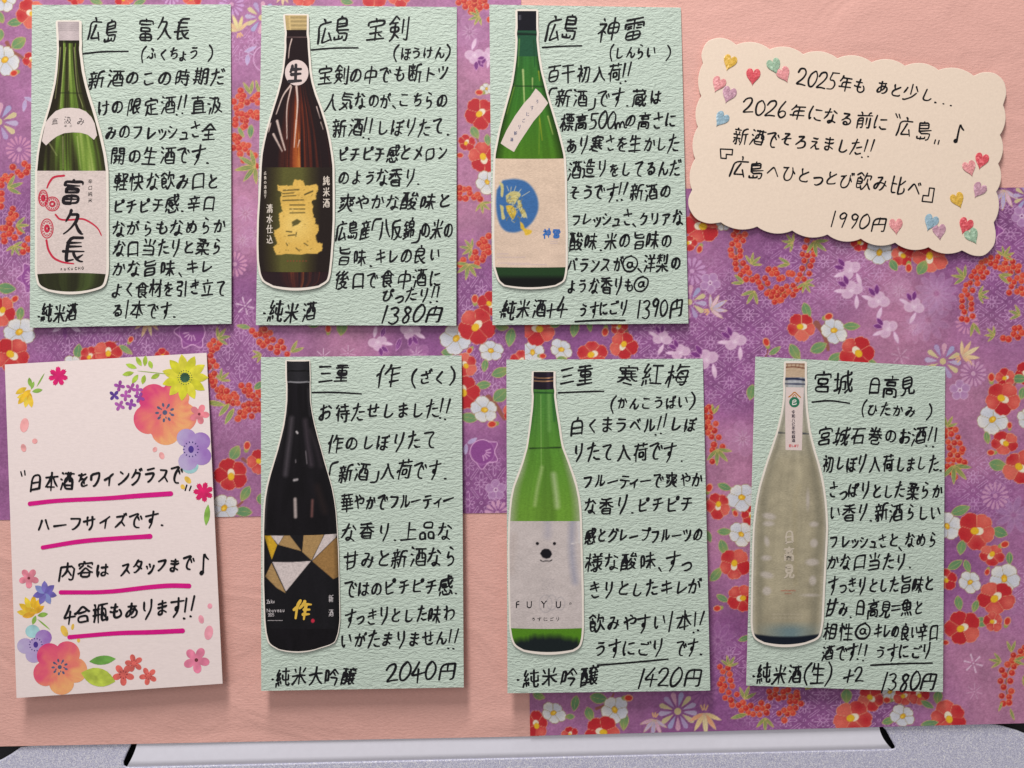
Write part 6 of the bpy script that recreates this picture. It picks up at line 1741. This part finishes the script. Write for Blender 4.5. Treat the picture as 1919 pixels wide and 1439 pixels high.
b = Bottle(c, zprof(940, 660, F2, [(160, 262, 424), (290, 258, 424), (312, 258, 432), (336, 258, 432), (342, 264, 426), (450, 258, 440), (600, 240, 464), (700, 226, 478), (780, 214, 493), (900, 180, 540), (1000, 145, 575), (1100, 106, 606), (1200, 86, 626), (1300, 75, 636), (1380, 70, 640),
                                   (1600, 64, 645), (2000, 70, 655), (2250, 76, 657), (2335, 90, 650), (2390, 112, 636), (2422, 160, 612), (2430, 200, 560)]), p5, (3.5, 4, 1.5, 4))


def p5c(cv, U, V):
    cv.C[:] = (34, 27, 38)
    z = Z(940, 660, F2)
    cv.path(z([(262, 205), (345, 215), (425, 205)]), (168, 128, 92), 1.6, .9); cv.path(z([(262, 232), (345, 240), (425, 232)]), (176, 136, 98), 1.8, .9)
    cv.C *= (1 + .5 * np.exp(-((U - .5) / .2) ** 2))[..., None]


b.patch("bottle_cap", 697, 729, p5c, 22, .00005, 0, 1)


def p5l(cv, U, V):
    g = vnoise(cv.X / 16, cv.Y / 9, 61, 3) - .5
    cv.C[:] = np.array((200, 190, 188.)) * (1 + .10 * g)[..., None]
    z = Z(940, 980, F2)
    for P, w, c1, so, a_ in ((((590, -150), (570, 100), (575, 300), (600, 480)), 10, (150, 152, 172), 12, .7), (((370, -70), (380, 40), (375, 100)), 12, (168, 164, 178), 14, .6), (((100, 100), (80, 400)), 8, (184, 168, 160), 14, .4), (((620, -150), (640, 160)), 5, (212, 208, 210), 4, .8), (((570, 170), (640, 155)), 2, (220, 214, 212), 2, .9)):
        cv.path(z(P), c1, w, a_, so)
    for x, y, rx, ry in ((360, 660, 12, 16), (410, 650, 9, 14), (480, 660, 8, 12)):
        cv.ring(*z([(x, y)])[0], rx, ry, (160, 156, 160), 1.4, 0, .5)
    for k in range(60):
        x, y = 380 + 60 * math.sin(k * 7.1) * .8, 500 + 45 * math.cos(k * 3.7)
        cv.ell(*z([(x, y)])[0], .8, .8, (168, 160, 162), 0, 1, .5)
    for (x, y), rx, ry in (((292, 168), 3.1, 2.9), ((432, 168), 3.1, 2.9)): cv.ell(*z([(x, y)])[0], rx, ry, (28, 25, 30))
    cv.poly(z([(330, 222), (350, 210), (385, 212), (405, 232), (412, 255), (395, 285), (365, 292), (335, 282), (314, 250)]), (26, 24, 30), None, 1, 1, 1.6)
    cv.path(z([(318, 304), (332, 314), (362, 310), (395, 313), (410, 302)]), (30, 27, 32), 1.9)


b.patch("bottle_label", 976.5, 1177, p5l, 110, .00005, 0, 1)
q = b.pen()
for ch, x in (("F", 974), ("U", 994.4), ("Y", 1022.5), ("U", 1049)): q.char(ch, x, 1132, 21, .95, .85, 0, 0, 0, 1)
q.char("の", 1069, 1131, 6, .3)
q.line("うすにごり", 994, 1160.5, 1051, 1160, 8.5, .5, 0, 0, 1.0, 0)
q.build("label_lettering", ink("black label ink", (30, 28, 34)), b.cut)

# ---- lower card with the clear bottle
c = Card("menu_card", [(1415.7, 668), (1771.4, 687), (1767, 1297), (1398.5, 1284.5)], 0.0022, 0.0068, M_MINT,
         "mint menu card with a cloudy clear bottle priced 1380円, under the scalloped cream card", "menu card", MINT, 0.0003)
c.write("title_writing", [("宮城", 1522, 720, 1602, 717, 46), ("日高見", 1623, 724, 1718, 722, 42)], 1.6)
c.rule([(1522, 753.5), (1555, 750), (1592, 755.5)])
c.write("reading_writing", [("(ひたかみ )", 1611, 766, 1750, 773, 31)], 1.4)
c.write("description_writing", [
    ("宮城石巻のお酒!!", 1531, 817, 1762, 818, 38), ("初しぼり入荷しました.", 1540, 869, 1770, 869, 38), ("さっぱりとした柔らか", 1551, 919, 1767, 920, 36), ("い香り.新酒らしい", 1553, 961, 1765, 960, 36), ("フレッシュさと、なめら", 1553, 1014, 1757, 1012, 33),
    ("かな口当たり.", 1549, 1054, 1713, 1052, 36), ("すっきりとした旨味と", 1552, 1097, 1753, 1095, 36), ("甘み.日高見=魚と", 1547, 1140, 1731, 1139, 38), ("相性◎", 1541, 1185, 1631, 1184, 38), ("キレの良い辛口", 1638, 1184, 1759, 1183, 36), ("酒です!!", 1539, 1224, 1628, 1221, 33)], 1.5)
c.write("remark_writing", [("うすにごり", 1640, 1222, 1749, 1220, 33)], 1.5)
c.rule([(1632, 1246.5), (1690, 1243.5), (1747, 1242.5)], 1.8)
c.write("grade_writing", [("・純米酒(生)", 1404, 1263, 1563, 1263, 42), ("+2", 1583, 1266, 1618, 1264, 32)], 1.6)
c.write("price_writing", [("1380円", 1650, 1278, 1757, 1277, 38)], 1.6, shear=.22)


def p6(cv, U, V):
    t = np.clip((V - .05) / .3, 0, 1)
    C = flow(t, [(0, (180, 184, 192)), (.5, (178, 176, 160)), (1, (168, 160, 136))])
    g = vnoise(U * 3, V * 40, 71, 2) - .5
    g2 = vnoise(U * 4, V * 5, 73, 3) - .5
    C = C * (1 + .12 * g + .22 * g2)[..., None]
    cv.C[:] = C
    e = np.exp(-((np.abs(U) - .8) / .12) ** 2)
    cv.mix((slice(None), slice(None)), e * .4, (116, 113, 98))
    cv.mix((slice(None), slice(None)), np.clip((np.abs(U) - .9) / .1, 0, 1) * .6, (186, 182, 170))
    z = Z(1390, 980, F2)
    pale = (198, 189, 183)
    for x, y, rx, ry, r_ in ((205, 150, 4.5, 9, -.2), (590, 165, 7, 8, 0), (200, 285, 9, 5, 0), (575, 320, 12, 6.5, 0), (205, 425, 12, 6, .2), (580, 470, 6.5, 9, 0), (205, 555, 8, 8, 0), (220, 5, 10, 5, 0), (560, 590, 14, 2.5, 0), (540, -190, 3, 16, 0), (225, -55, 12, 6, .2), (590, 10, 8, 5, 0)):
        cv.ell(*z([(x, y)])[0], rx, ry, pale, r_, 4, .75)
    cv.path(z([(130, -300), (300, -560)]), (176, 170, 150), 3, .4, 6)
    cv.path(z([(470, -300), (430, -200), (440, 500)]), (168, 156, 122), 5, .35, 10)
    for x in range(320, 440, 10): cv.path(z([(x, 552), (x + 6, 552 + 4 * math.sin(x))]), (170, 70, 56), 1.1, .8)
    for x in range(355, 405, 9): cv.path(z([(x, 578), (x + 5, 580)]), (170, 70, 56), 1.1, .8)
    for yy_ in (742, 772):
        for x in range(245, 490, 11): cv.path(z([(x, yy_), (x + 5, yy_ + 3)]), (196, 186, 166), .9, .7)
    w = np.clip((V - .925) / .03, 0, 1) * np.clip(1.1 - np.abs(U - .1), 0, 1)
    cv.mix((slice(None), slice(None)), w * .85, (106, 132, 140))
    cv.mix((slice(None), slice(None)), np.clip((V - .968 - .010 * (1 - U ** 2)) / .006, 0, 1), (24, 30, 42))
    z = Z(1390, 660, F2)
    cv.path(z([(295, 657), (352, 660)]), (48, 54, 66), 2.4, .9); cv.path(z([(488, 662), (550, 668)]), (48, 54, 66), 2.4, .9)
    cv.path(z([(355, 218), (440, 215), (516, 226)]), (42, 48, 76), 4.4, .95); cv.path(z([(348, 256), (520, 262)]), (52, 56, 84), 2.6, .9)


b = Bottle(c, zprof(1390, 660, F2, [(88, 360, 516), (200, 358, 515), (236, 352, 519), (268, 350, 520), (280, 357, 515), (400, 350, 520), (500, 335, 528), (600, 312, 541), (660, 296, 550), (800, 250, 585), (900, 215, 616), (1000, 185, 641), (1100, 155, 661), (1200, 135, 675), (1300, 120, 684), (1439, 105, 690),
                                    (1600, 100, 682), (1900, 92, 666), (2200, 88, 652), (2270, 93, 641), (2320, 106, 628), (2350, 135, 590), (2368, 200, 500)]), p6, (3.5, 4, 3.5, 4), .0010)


def p6c(cv, U, V):
    cv.C[:] = (196, 172, 146)
    z = Z(1390, 660, F2)
    cv.path(z([(360, 96), (440, 92), (516, 104)]), (120, 74, 60), 1.6, .9); cv.path(z([(360, 122), (440, 118), (516, 132)]), (116, 66, 52), 2.4, .9)
    for x in (375, 405, 440, 470, 500): cv.path(z([(x, 96), (x, 122)]), (120, 74, 60), 1.2, .8)
    cv.path(z([(360, 150), (516, 156)]), (176, 150, 122), 1.2, .7)


b.patch("bottle_cap", 680.5, 707, p6c, 24, .00005)
q = b.pen(); q.column("日高見", 1479, 990, 1086, 32, 2.0, .7); q.build("label_lettering", ink("pale frosted ink", (190, 180, 164)), b.cut)
z = Z(1390, 660, F2)
patch_poly(b, "neck_label", z([(362, 285), (508, 288), (500, 480), (491, 802), (358, 798), (355, 480)]), (214, 198, 194))
a = np.linspace(0, math.tau, 30, endpoint=False)
patch_poly(b, "label_emblem", [(1390 + 430 / F2 + 9.8 * math.cos(t), 660 + 408 / F2 + 9.8 * math.sin(t)) for t in a], (38, 112, 84), .00009)
q = b.pen(.00013); q.char("巳", 1488.6, 753.3, 12, .8, .9, 0, 0); q.build("neck_emblem_lettering", ink("white emblem ink", (226, 224, 218)), b.cut)
q = b.pen(.0001); q.stroke(z([(384, 366), (408, 348), (432, 322), (455, 346), (480, 368)]), 1.0, 1); q.stroke(z([(415, 366), (432, 340), (448, 366)]), .8, 1)
q.build("neck_roof_mark", ink("ochre label ink", (182, 116, 44)), b.cut)
q = b.pen(.0001); q.column("令和八巳年初詣酒", 1487, 768, 829, 8.5, .5, .9); q.build("neck_lettering", ink("dark neck ink", (70, 62, 74)), b.cut)
q = b.pen(.0001); q.line("初しぼり", 1478, 835, 1497, 835.5, 6.5, .5, 0, 0, 1, 0); q.build("neck_red_lettering", ink("red neck ink", (206, 96, 104)), b.cut)


# ------------------------------------------------------------------ the scalloped cream card with heart stickers
def bulge(p, q, h, n=10):
    """arc from p to q bulging to the left of the way"""
    p, q = np.array(p, float), np.array(q, float)
    d = q - p; L = np.hypot(*d); nrm = np.array((d[1], -d[0])) / L
    return [tuple(p + d * t + nrm * h * math.sin(math.pi * t) ** .8) for t in np.linspace(0, 1, n, endpoint=False)]


zs = Z(1270, 50, 2.957)
cusps = [(140, 205), (325, 100), (510, 125), (695, 152), (885, 175), (1075, 197), (1260, 217), (1445, 240), (1640, 272), (1803, 435), (1786, 600), (1776, 760), (1765, 915), (1752, 1085), (1575, 1240), (1390, 1222), (1205, 1197), (1015, 1175), (830, 1152), (635, 1130), (440, 1108), (240, 1085),
         (80, 905), (97, 732), (112, 556), (131, 385)]
big = {0: [(128, 150), (160, 80), (225, 58), (285, 70)], 8: [(1690, 250), (1760, 255), (1810, 300), (1824, 370)], 13: [(1765, 1150), (1755, 1215), (1700, 1272), (1635, 1270)], 21: [(170, 1094), (100, 1068), (60, 1005), (58, 950)]}
out = []
for i, p in enumerate(cusps):
    if i in big:
        out += [tuple(x) for x in chaikin(np.array([p] + big[i] + [cusps[(i + 1) % len(cusps)]], float), 2)[:-1]]
    else: out += bulge(p, cusps[(i + 1) % len(cusps)], 27 if 0 < i < 8 or 13 < i < 21 else 22)
out = zs(out)
c = Card("note_card", [(1300, 75), (1880, 75), (1880, 480), (1300, 480)], 0.0020, 0.0034, M_CREAM,
         "cream scalloped card with glitter heart stickers priced 1990円, top right", "note card", None, 0, .0005, False)
n = len(out)
V = [W(x, y, c.depth(x, y)) for x, y in out] + [W(x, y, c.depth(x, y) - .0006) for x, y in out]
o = link_mesh("card_paper", V, [tuple(range(n - 1, -1, -1)), tuple(range(n, 2 * n))] + [(i, (i + 1) % n, n + (i + 1) % n, n + i) for i in range(n)], [M_CREAM, M_EDGE], c.root, None, [0, 0] + [1] * n)
bv = o.modifiers.new("soft edge", "BEVEL"); bv.width = .00018; bv.segments = 2; bv.limit_method = "ANGLE"; bv.angle_limit = 1.0
c.write("description_writing", [("2025年も", 1494, 144, 1625, 163, 36), ("あと少し...", 1640, 162, 1791, 185, 34), ("2026年になる前に", 1392, 196, 1666, 231, 35), ("広島", 1678, 238, 1750, 245, 44), ("新酒でそろえました!!", 1374, 252, 1641, 279, 36),
                                ("広島へひとっとび飲み比べ", 1367, 311, 1728, 354, 40), ("♪", 1782, 246, 1806, 249, 36)], 1.3)
for nm, ss in (("quote_mark", ([(1679, 213), (1682, 220)], [(1685, 214), (1687, 221)])), ("quote_mark", ([(1753, 262), (1751, 269)], [(1760, 263), (1758, 270)])),
               ("bracket_mark", ([(1350, 279), (1373, 280)], [(1373, 280), (1372, 290)], [(1372, 290), (1361, 289)], [(1361, 289), (1361, 297)], [(1361, 297), (1351, 296)], [(1351, 296), (1350, 279)])),
               ("bracket_mark", ([(1742, 352), (1751, 353)], [(1751, 353), (1747, 379)], [(1747, 379), (1728, 377)], [(1728, 377), (1730, 366)], [(1730, 366), (1740, 367)], [(1740, 367), (1742, 352)]))):
    p = c.pen()
    for s_ in ss: p.stroke(s_, 1.3, 1)
    p.build(nm, M_INK, c.root)
c.write("price_writing", [("1990円", 1555, 409, 1664, 421, 33)], 1.3, shear=.2)
HC = {"yellow": (218, 176, 72), "red": (214, 84, 94), "green": (152, 182, 156), "pink": (222, 148, 150), "mauve": (190, 146, 164), "blue": (142, 172, 188)}
HM = {k: mat_glitter(k + " glitter", v) for k, v in HC.items()}
HEART = None
for col, x, y, deg, s_ in (("yellow", 288, 197, 20, 1), ("red", 418, 274, 5, 1.05), ("green", 535, 217, -20, 1.02), ("pink", 588, 264, -25, 1), ("pink", 226, 318, 25, 1), ("mauve", 283, 375, 20, 1.05), ("blue", 242, 512, 35, 1), ("red", 1684, 742, 15, 1.02), ("pink", 1618, 783, -18, .98),
                          ("mauve", 1670, 905, 30, 1), ("yellow", 1552, 960, -22, 1), ("pink", 1210, 1104, -3, 1), ("blue", 1403, 1084, 22, 1.05), ("mauve", 1450, 1135, -5, 1), ("red", 1595, 1102, 22, 1.05), ("green", 1632, 1160, -28, 1.02)):
    (hx, hy), = zs([(x, y)])
    t = np.linspace(0, math.tau, 36, endpoint=False)
    X = 16 * np.sin(t) ** 3; Y = 13 * np.cos(t) - 5 * np.cos(2 * t) - 2 * np.cos(3 * t) - np.cos(4 * t)
    O = rot2(np.stack([X * .80 * s_, -(Y + 1) * 1.06 * s_], 1), math.radians(deg))
    V, F = [], []
    lift0 = .00005 + (RNG.random() * .0001)
    rings = ((1.0, 0), (1.0, .00012), (.92, .0002), (.6, .00026), (.25, .00028))
    for sc, l in rings:
        for ox, oy in O:
            xx, yy = hx + ox * sc, hy + oy * sc
            V.append(W(xx, yy, c.depth(xx, yy) + lift0 + l))
    m = len(O)
    for r_ in range(len(rings) - 1):
        for i in range(m): F.append((r_ * m + (i + 1) % m, r_ * m + i, (r_ + 1) * m + i, (r_ + 1) * m + (i + 1) % m))
    F.append(tuple(range((len(rings) - 1) * m, len(rings) * m)))
    o = link_mesh("heart_sticker", V, F, HM[col], c.root)
    o["label"] = col + " glitter heart sticker"


# ------------------------------------------------------------------ the floral card
c = Card("floral_card", [(9, 683), (387, 661), (417, 1281), (31, 1308)], 0.0022, 0.0085, M_FLORAL,
         "white postcard printed with watercolour flowers and underlined in magenta marker, bottom left", "postcard", None, .0006)


BLOOMS = [0]


def fan(parts):
    """parts: list of (outline, centre, colour function(X, Y)) -> vertices, faces, colours"""
    V, F, Cc = [], [], []
    BLOOMS[0] += 1
    up = .00003 + (BLOOMS[0] % 7) * .000014
    for k, (O, (cx, cy), cf) in enumerate(parts):
        O = np.asarray(O, float); m = len(O); b0 = len(V)
        rs = (0.02, .15, .3, .5, .7, .85, 1.0)
        for s_ in rs:
            P = (cx, cy) + (O - (cx, cy)) * s_
            V += [W(x, y, c.depth(x, y) + up + k * .0000005) for x, y in P]
            Cc.append(cf(P[:, 0], P[:, 1]) * np.ones((m, 3)))
        for r_ in range(len(rs) - 1):
            for i in range(m): F.append((b0 + r_ * m + i, b0 + r_ * m + (i + 1) % m, b0 + (r_ + 1) * m + (i + 1) % m, b0 + (r_ + 1) * m + i)[::-1])
        F.append(tuple(b0 + i for i in range(m))[::-1])
    return V, F, np.concatenate(Cc)


def bloom(name, parts):
    V, F, Cc = fan(parts)
    return link_mesh(name, V, F, M_WATER, c.root, lin(Cc))


def const(col, v=.10):
    col = np.array(col, float)
    return lambda X, Y: col * (1 + v * (vnoise(X / 9, Y / 9, int(col[0]), 2) - .5) * 2)[:, None]


def petals(x, y, r, n, ph=0.0, a=.6, p=.6, sq=1.0, m=90, jag=0.0):
    t = np.linspace(0, math.tau, m, endpoint=False)
    rr = r * (a + (1 - a) * np.abs(np.cos(n * (t - ph) / 2)) ** p + jag * np.sin(t * 31) * (np.abs(np.cos(n * (t - ph) / 2)) > .5))
    return np.stack([x + rr * np.cos(t), y + rr * sq * np.sin(t)], 1)


def oval(x, y, rx, ry, deg=0, m=18, tip=0.0):
    t = np.linspace(0, math.tau, m, endpoint=False)
    e = np.stack([rx * np.cos(t), ry * np.sin(t) * (1 - tip * np.abs(np.cos(t)) ** 3)], 1)
    return rot2(e, math.radians(deg)) + (x, y)


def dots(x, y, r, n, col, rad, rot=0.0):
    return [(oval(x + r * math.cos(i * math.tau / n + rot), y + r * math.sin(i * math.tau / n + rot), rad * 1.3, rad * .8, math.degrees(i * math.tau / n + rot), 10), (x + r * math.cos(i * math.tau / n + rot), y + r * math.sin(i * math.tau / n + rot)), const(col)) for i in range(n)]


z1, z2 = Z(0, 650, 4.1116), Z(0, 980, 4.1116)


def anemone(x, y, r, ph, dirx, diry):
    def cf(X, Y):
        t = ((X - x) * dirx + (Y - y) * diry) / r * .5 + .5
        t = np.clip(t + .55 * (vnoise(X / 14, Y / 14, 13, 3) - .5), 0, 1)
        return flow(t, [(0, (206, 52, 118)), (.3, (222, 92, 116)), (.55, (228, 128, 108)), (.78, (234, 172, 112)), (1, (224, 124, 112))])
    P = [(petals(x, y, r, 5, ph, .74, .7, 1.0), (x, y), cf)]
    sl = (86, 92, 122)
    P += dots(x, y, r * .24, 9, sl, r * .05, .3) + [(oval(x, y, r * .075, r * .075), (x, y), const(sl))]
    P += dots(x, y, r * .16, 5, sl, r * .028, .1)
    bloom("printed_anemone", P)


def small(name, x, y, r, n, col, ph=0.0, cc=None, a=.42, jag=0.0, p=.8, cd=None):
    P = [(petals(x, y, r, n, ph, a, p, 1.0, 90, jag), (x, y), const(col, .16))]
    if cc: P.append((oval(x, y, r * .14, r * .14), (x, y), const(cc)))
    if cd: P += dots(x, y, r * .32, 8, cd, r * .06)
    bloom(name, P)


def leaf_o(x, y, L, w, deg): return oval(x, y, L / 2, w / 2, deg, 22, .75)


def pl(name, x, y, L, w, deg, col): bloom(name, [(leaf_o(x, y, L, w, deg), (x, y), const(col, .18))])


# top of the card
(x, y), = z1([(195, 370)])
bloom("printed_yellow_flower", [(leaf_o(x + dx, y + dy, 24, 10, d), (x + dx, y + dy), const(cl, .15)) for dx, dy, d, cl in ((-8, -8, 150, (226, 190, 60)), (-4, 2, 165, (230, 200, 60)), (-6, 8, 130, (226, 184, 50)), (2, 12, 100, (228, 200, 70)), (8, 4, 75, (222, 170, 40)), (10, 12, 80, (226, 190, 60)), (1, -2, 140, (224, 180, 44)))])
bloom("printed_leaf", [(leaf_o(a_, b_, L, w, d), (a_, b_), const((136, 176, 76), .15)) for a_, b_, L, w, d in ((56, 716, 18, 8, 80), (61, 722, 16, 6, 110), (70, 732, 20, 8, -10), (76, 712, 30, 3, -60))])
small("printed_carnation", 109, 705, 18, 7, (212, 24, 108), .2, None, .34, .07, .42)
(x, y), = z1([(1425, 236)])
bloom("printed_daisy", [(leaf_o(x + 25 * math.cos(t), y + 25 * math.sin(t), 38, 17, math.degrees(t)), (x + 25 * math.cos(t), y + 25 * math.sin(t)), const((202, 200, 44) if k % 2 else (214, 208, 58), .12)) for k, t in enumerate(np.arange(0, math.tau, math.tau / 11))]
      + [(petals(x, y, 10, 14, 0, .8, 1), (x, y), const((50, 92, 66), .3))] + dots(x, y, 13, 18, (60, 90, 60), 1.0))
bloom("printed_sprig", [(oval(288, 698, 31, .7, 6), (288, 698), const((150, 180, 70)))] + [(leaf_o(a_, b_, L, 8.5, d), (a_, b_), const((164, 192, 66), .18)) for a_, b_, L, d in ((246, 686, 22, 20), (260, 677, 20, 60), (272, 676, 20, -85), (282, 683, 16, 70), (240, 700, 22, -12), (253, 710, 20, -55), (269, 711, 18, -75), (291, 705, 18, -25))])
for zx, zy, cl, ph in ((920, 300, (158, 74, 160), .2), (1010, 318, (170, 84, 160), .5), (1058, 330, (166, 78, 158), 0), (880, 374, (92, 60, 148), .7), (968, 376, (170, 84, 164), .1), (1074, 390, (150, 70, 160), .4), (922, 452, (172, 90, 170), .5), (1008, 442, (150, 74, 168), .2)):
    (x, y), = z1([(zx, zy)]); small("printed_lilac_floret", x, y, 10.5, 4, cl, ph, None, .22, 0, 1.1)
anemone(309, 773, 61, .25, .72, .55)
(x, y), = z1([(1535, 518)]); small("printed_pink_flower", x, y, 19, 5, (224, 128, 140), .1, (120, 50, 60), .42)


def lavender(x, y, r, tx, ty, ph):
    def cf(X, Y):
        t = np.clip(((X - x) * .8 - (Y - y) * .3) / r * .5 + .5 + .5 * (vnoise(X / 12, Y / 12, 19, 2) - .5), 0, 1)
        return flow(t, [(0, (186, 176, 208)), (.5, (172, 148, 200)), (1, (146, 98, 178))])
    P = [(oval(tx, ty, r * .40, r * .36), (tx, ty), const((156, 200, 204), .12))]
    for k in range(4):
        t = ph + k * math.tau / 5
        px, py = x + r * .58 * math.cos(t), y + r * .58 * math.sin(t)
        P.append((oval(px, py, r * .46, r * .43), (px, py), cf))
    P.append((oval(x, y, r * .38, r * .38), (x, y), cf))
    P += dots(x, y, r * .34, 14, (66, 48, 116), r * .035) + [(oval(x, y, r * .13, r * .17), (x, y), const((74, 50, 140)))]
    bloom("printed_lavender_flower", P)


lavender(358, 842, 40, 356, 873, -2.55 + .6)
for zx, zy, rx, ry, d in ((188, 603, 8, 13.5, 10), (268, 726, 5, 5, 0), (181, 778, 5, 7.5, -15), (1193, 790, 4, 5, 30), (1246, 838, 5, 7, -20)):
    (x, y), = z1([(zx, zy)]); bloom("printed_petal", [(oval(x, y, rx, ry, d), (x, y), const((232, 164, 164), .12))])
for zx, zy, rx, ry, d in ((1447, 1025, 5, 8, -40), (1408, 1078, 4, 5, -30)):
    (x, y), = z1([(zx, zy)]); bloom("printed_petal", [(oval(x, y, rx, ry, d), (x, y), const((230, 190, 80), .12))])
small("printed_carnation", 381, 922, 18.5, 7, (214, 26, 100), .5, None, .34, .07, .42)
pl("printed_leaf", 388, 965, 40, 11, 96, (132, 176, 76))
# bottom of the card
(x, y), = z2([(222, 425)]); small("printed_pink_flower", x, y, 19, 5, (222, 132, 150), .3, (120, 50, 60), .42)
(x, y), = z2([(345, 540)])
bloom("printed_blue_flower", [(leaf_o(x + 11 * math.cos(t), y + 11 * math.sin(t), 24, 12, math.degrees(t)), (x + 11 * math.cos(t), y + 11 * math.sin(t)), const(((108, 96, 176), (134, 146, 204), (120, 110, 186))[k % 3], .15)) for k, t in enumerate(np.arange(.2, 6.3, math.tau / 7))])
(x, y), = z2([(240, 660)])
bloom("printed_yellow_flower", [(leaf_o(x + dx, y + dy, 26, 11, d), (x + dx, y + dy), const(cl, .15)) for dx, dy, d, cl in ((-14, 8, 10, (228, 194, 60)), (-12, -2, 35, (226, 186, 50)), (-6, -10, 65, (230, 200, 60)), (4, -12, 95, (226, 180, 44)), (12, -8, 120, (224, 176, 40)), (14, 2, 145, (222, 168, 40)), (0, 4, 20, (228, 184, 50)), (-4, 12, -15, (226, 170, 50)))])
bloom("printed_leaf", [(leaf_o(a_, b_, L, w, d), (a_, b_), const((136, 176, 76), .15)) for a_, b_, L, w, d in ((64, 1162, 18, 8, 110), (80, 1152, 20, 9, -10), (82, 1170, 32, 3, 40))])
lavender(67, 1208, 34, 61, 1183, -.75 + 0)
anemone(112, 1250, 52, .2, .62, .62)
pl("printed_leaf", 192, 1237, 50, 17, -6, (112, 168, 76)); pl("printed_leaf", 184, 1269, 66, 34, 14, (176, 192, 72))
for zx, zy, r, ph in ((1032, 1080, 17, .7), (950, 1168, 21, .3), (1142, 1180, 17, .5)):
    (x, y), = z2([(zx, zy)]); small("printed_coral_flower", x, y, r, 5, (222, 104, 96), ph, None, .36, 0, .9, (140, 50, 60))
(x, y), = z2([(1513, 1056)]); small("printed_pink_flower", x, y, 25, 5, (226, 128, 158), .2, (110, 50, 60), .42)
for zx, zy, rx, ry, d in ((1617, 640, 4.5, 5, 0), (1550, 742, 5, 8, -15), (1608, 845, 8, 13.5, 10)):
    (x, y), = z2([(zx, zy)]); bloom("printed_petal", [(oval(x, y, rx, ry, d), (x, y), const((232, 156, 172), .12))])
for zx, zy, rx, ry, d in ((495, 832, 6, 11, -25), (560, 800, 2.8, 6, 10), (605, 905, 3, 4, 0)):
    (x, y), = z2([(zx, zy)]); bloom("printed_petal", [(oval(x, y, rx, ry, d), (x, y), const((230, 190, 80), .12))])
for P in ([(56, 944), (105, 938), (200, 934), (258, 929), (320, 925)], [(80, 1026), (150, 1014), (215, 1009), (281, 1005)], [(114, 1110), (200, 1110), (280, 1100), (320, 1097), (354, 1098)], [(130, 1194), (220, 1186), (280, 1185), (342, 1182)]):
    p = c.pen(.00014); p.stroke(P, 4.6, 1.05, .04, .9); p.build("marker_line", M_MARK, c.root)
c.write("heading_writing", [("日本酒をワイングラスで", 52, 904, 344, 889, 40)], 1.6, lift=.00016)
c.write("second_writing", [("ハーフサイズです.", 68, 984, 313, 972, 36)], 1.6, lift=.00016)
c.write("third_writing", [("内容は", 106, 1071, 208, 1066, 36), ("スタッフまで", 222, 1065, 365, 1054, 35), ("♪", 366, 1054, 392, 1052, 38)], 1.6, lift=.00016)
c.write("fourth_writing", [("4合瓶もあります!!", 117, 1152, 370, 1136, 40)], 1.7, lift=.00016)
for ss in (([(39, 884), (41, 892)], [(46, 882), (47, 890)]), ([(350, 909), (347, 919)], [(358, 911), (355, 919)])):
    p = c.pen()
    for s_ in ss: p.stroke(s_, 1.4, 1)
    p.build("quote_mark", M_INK, c.root)
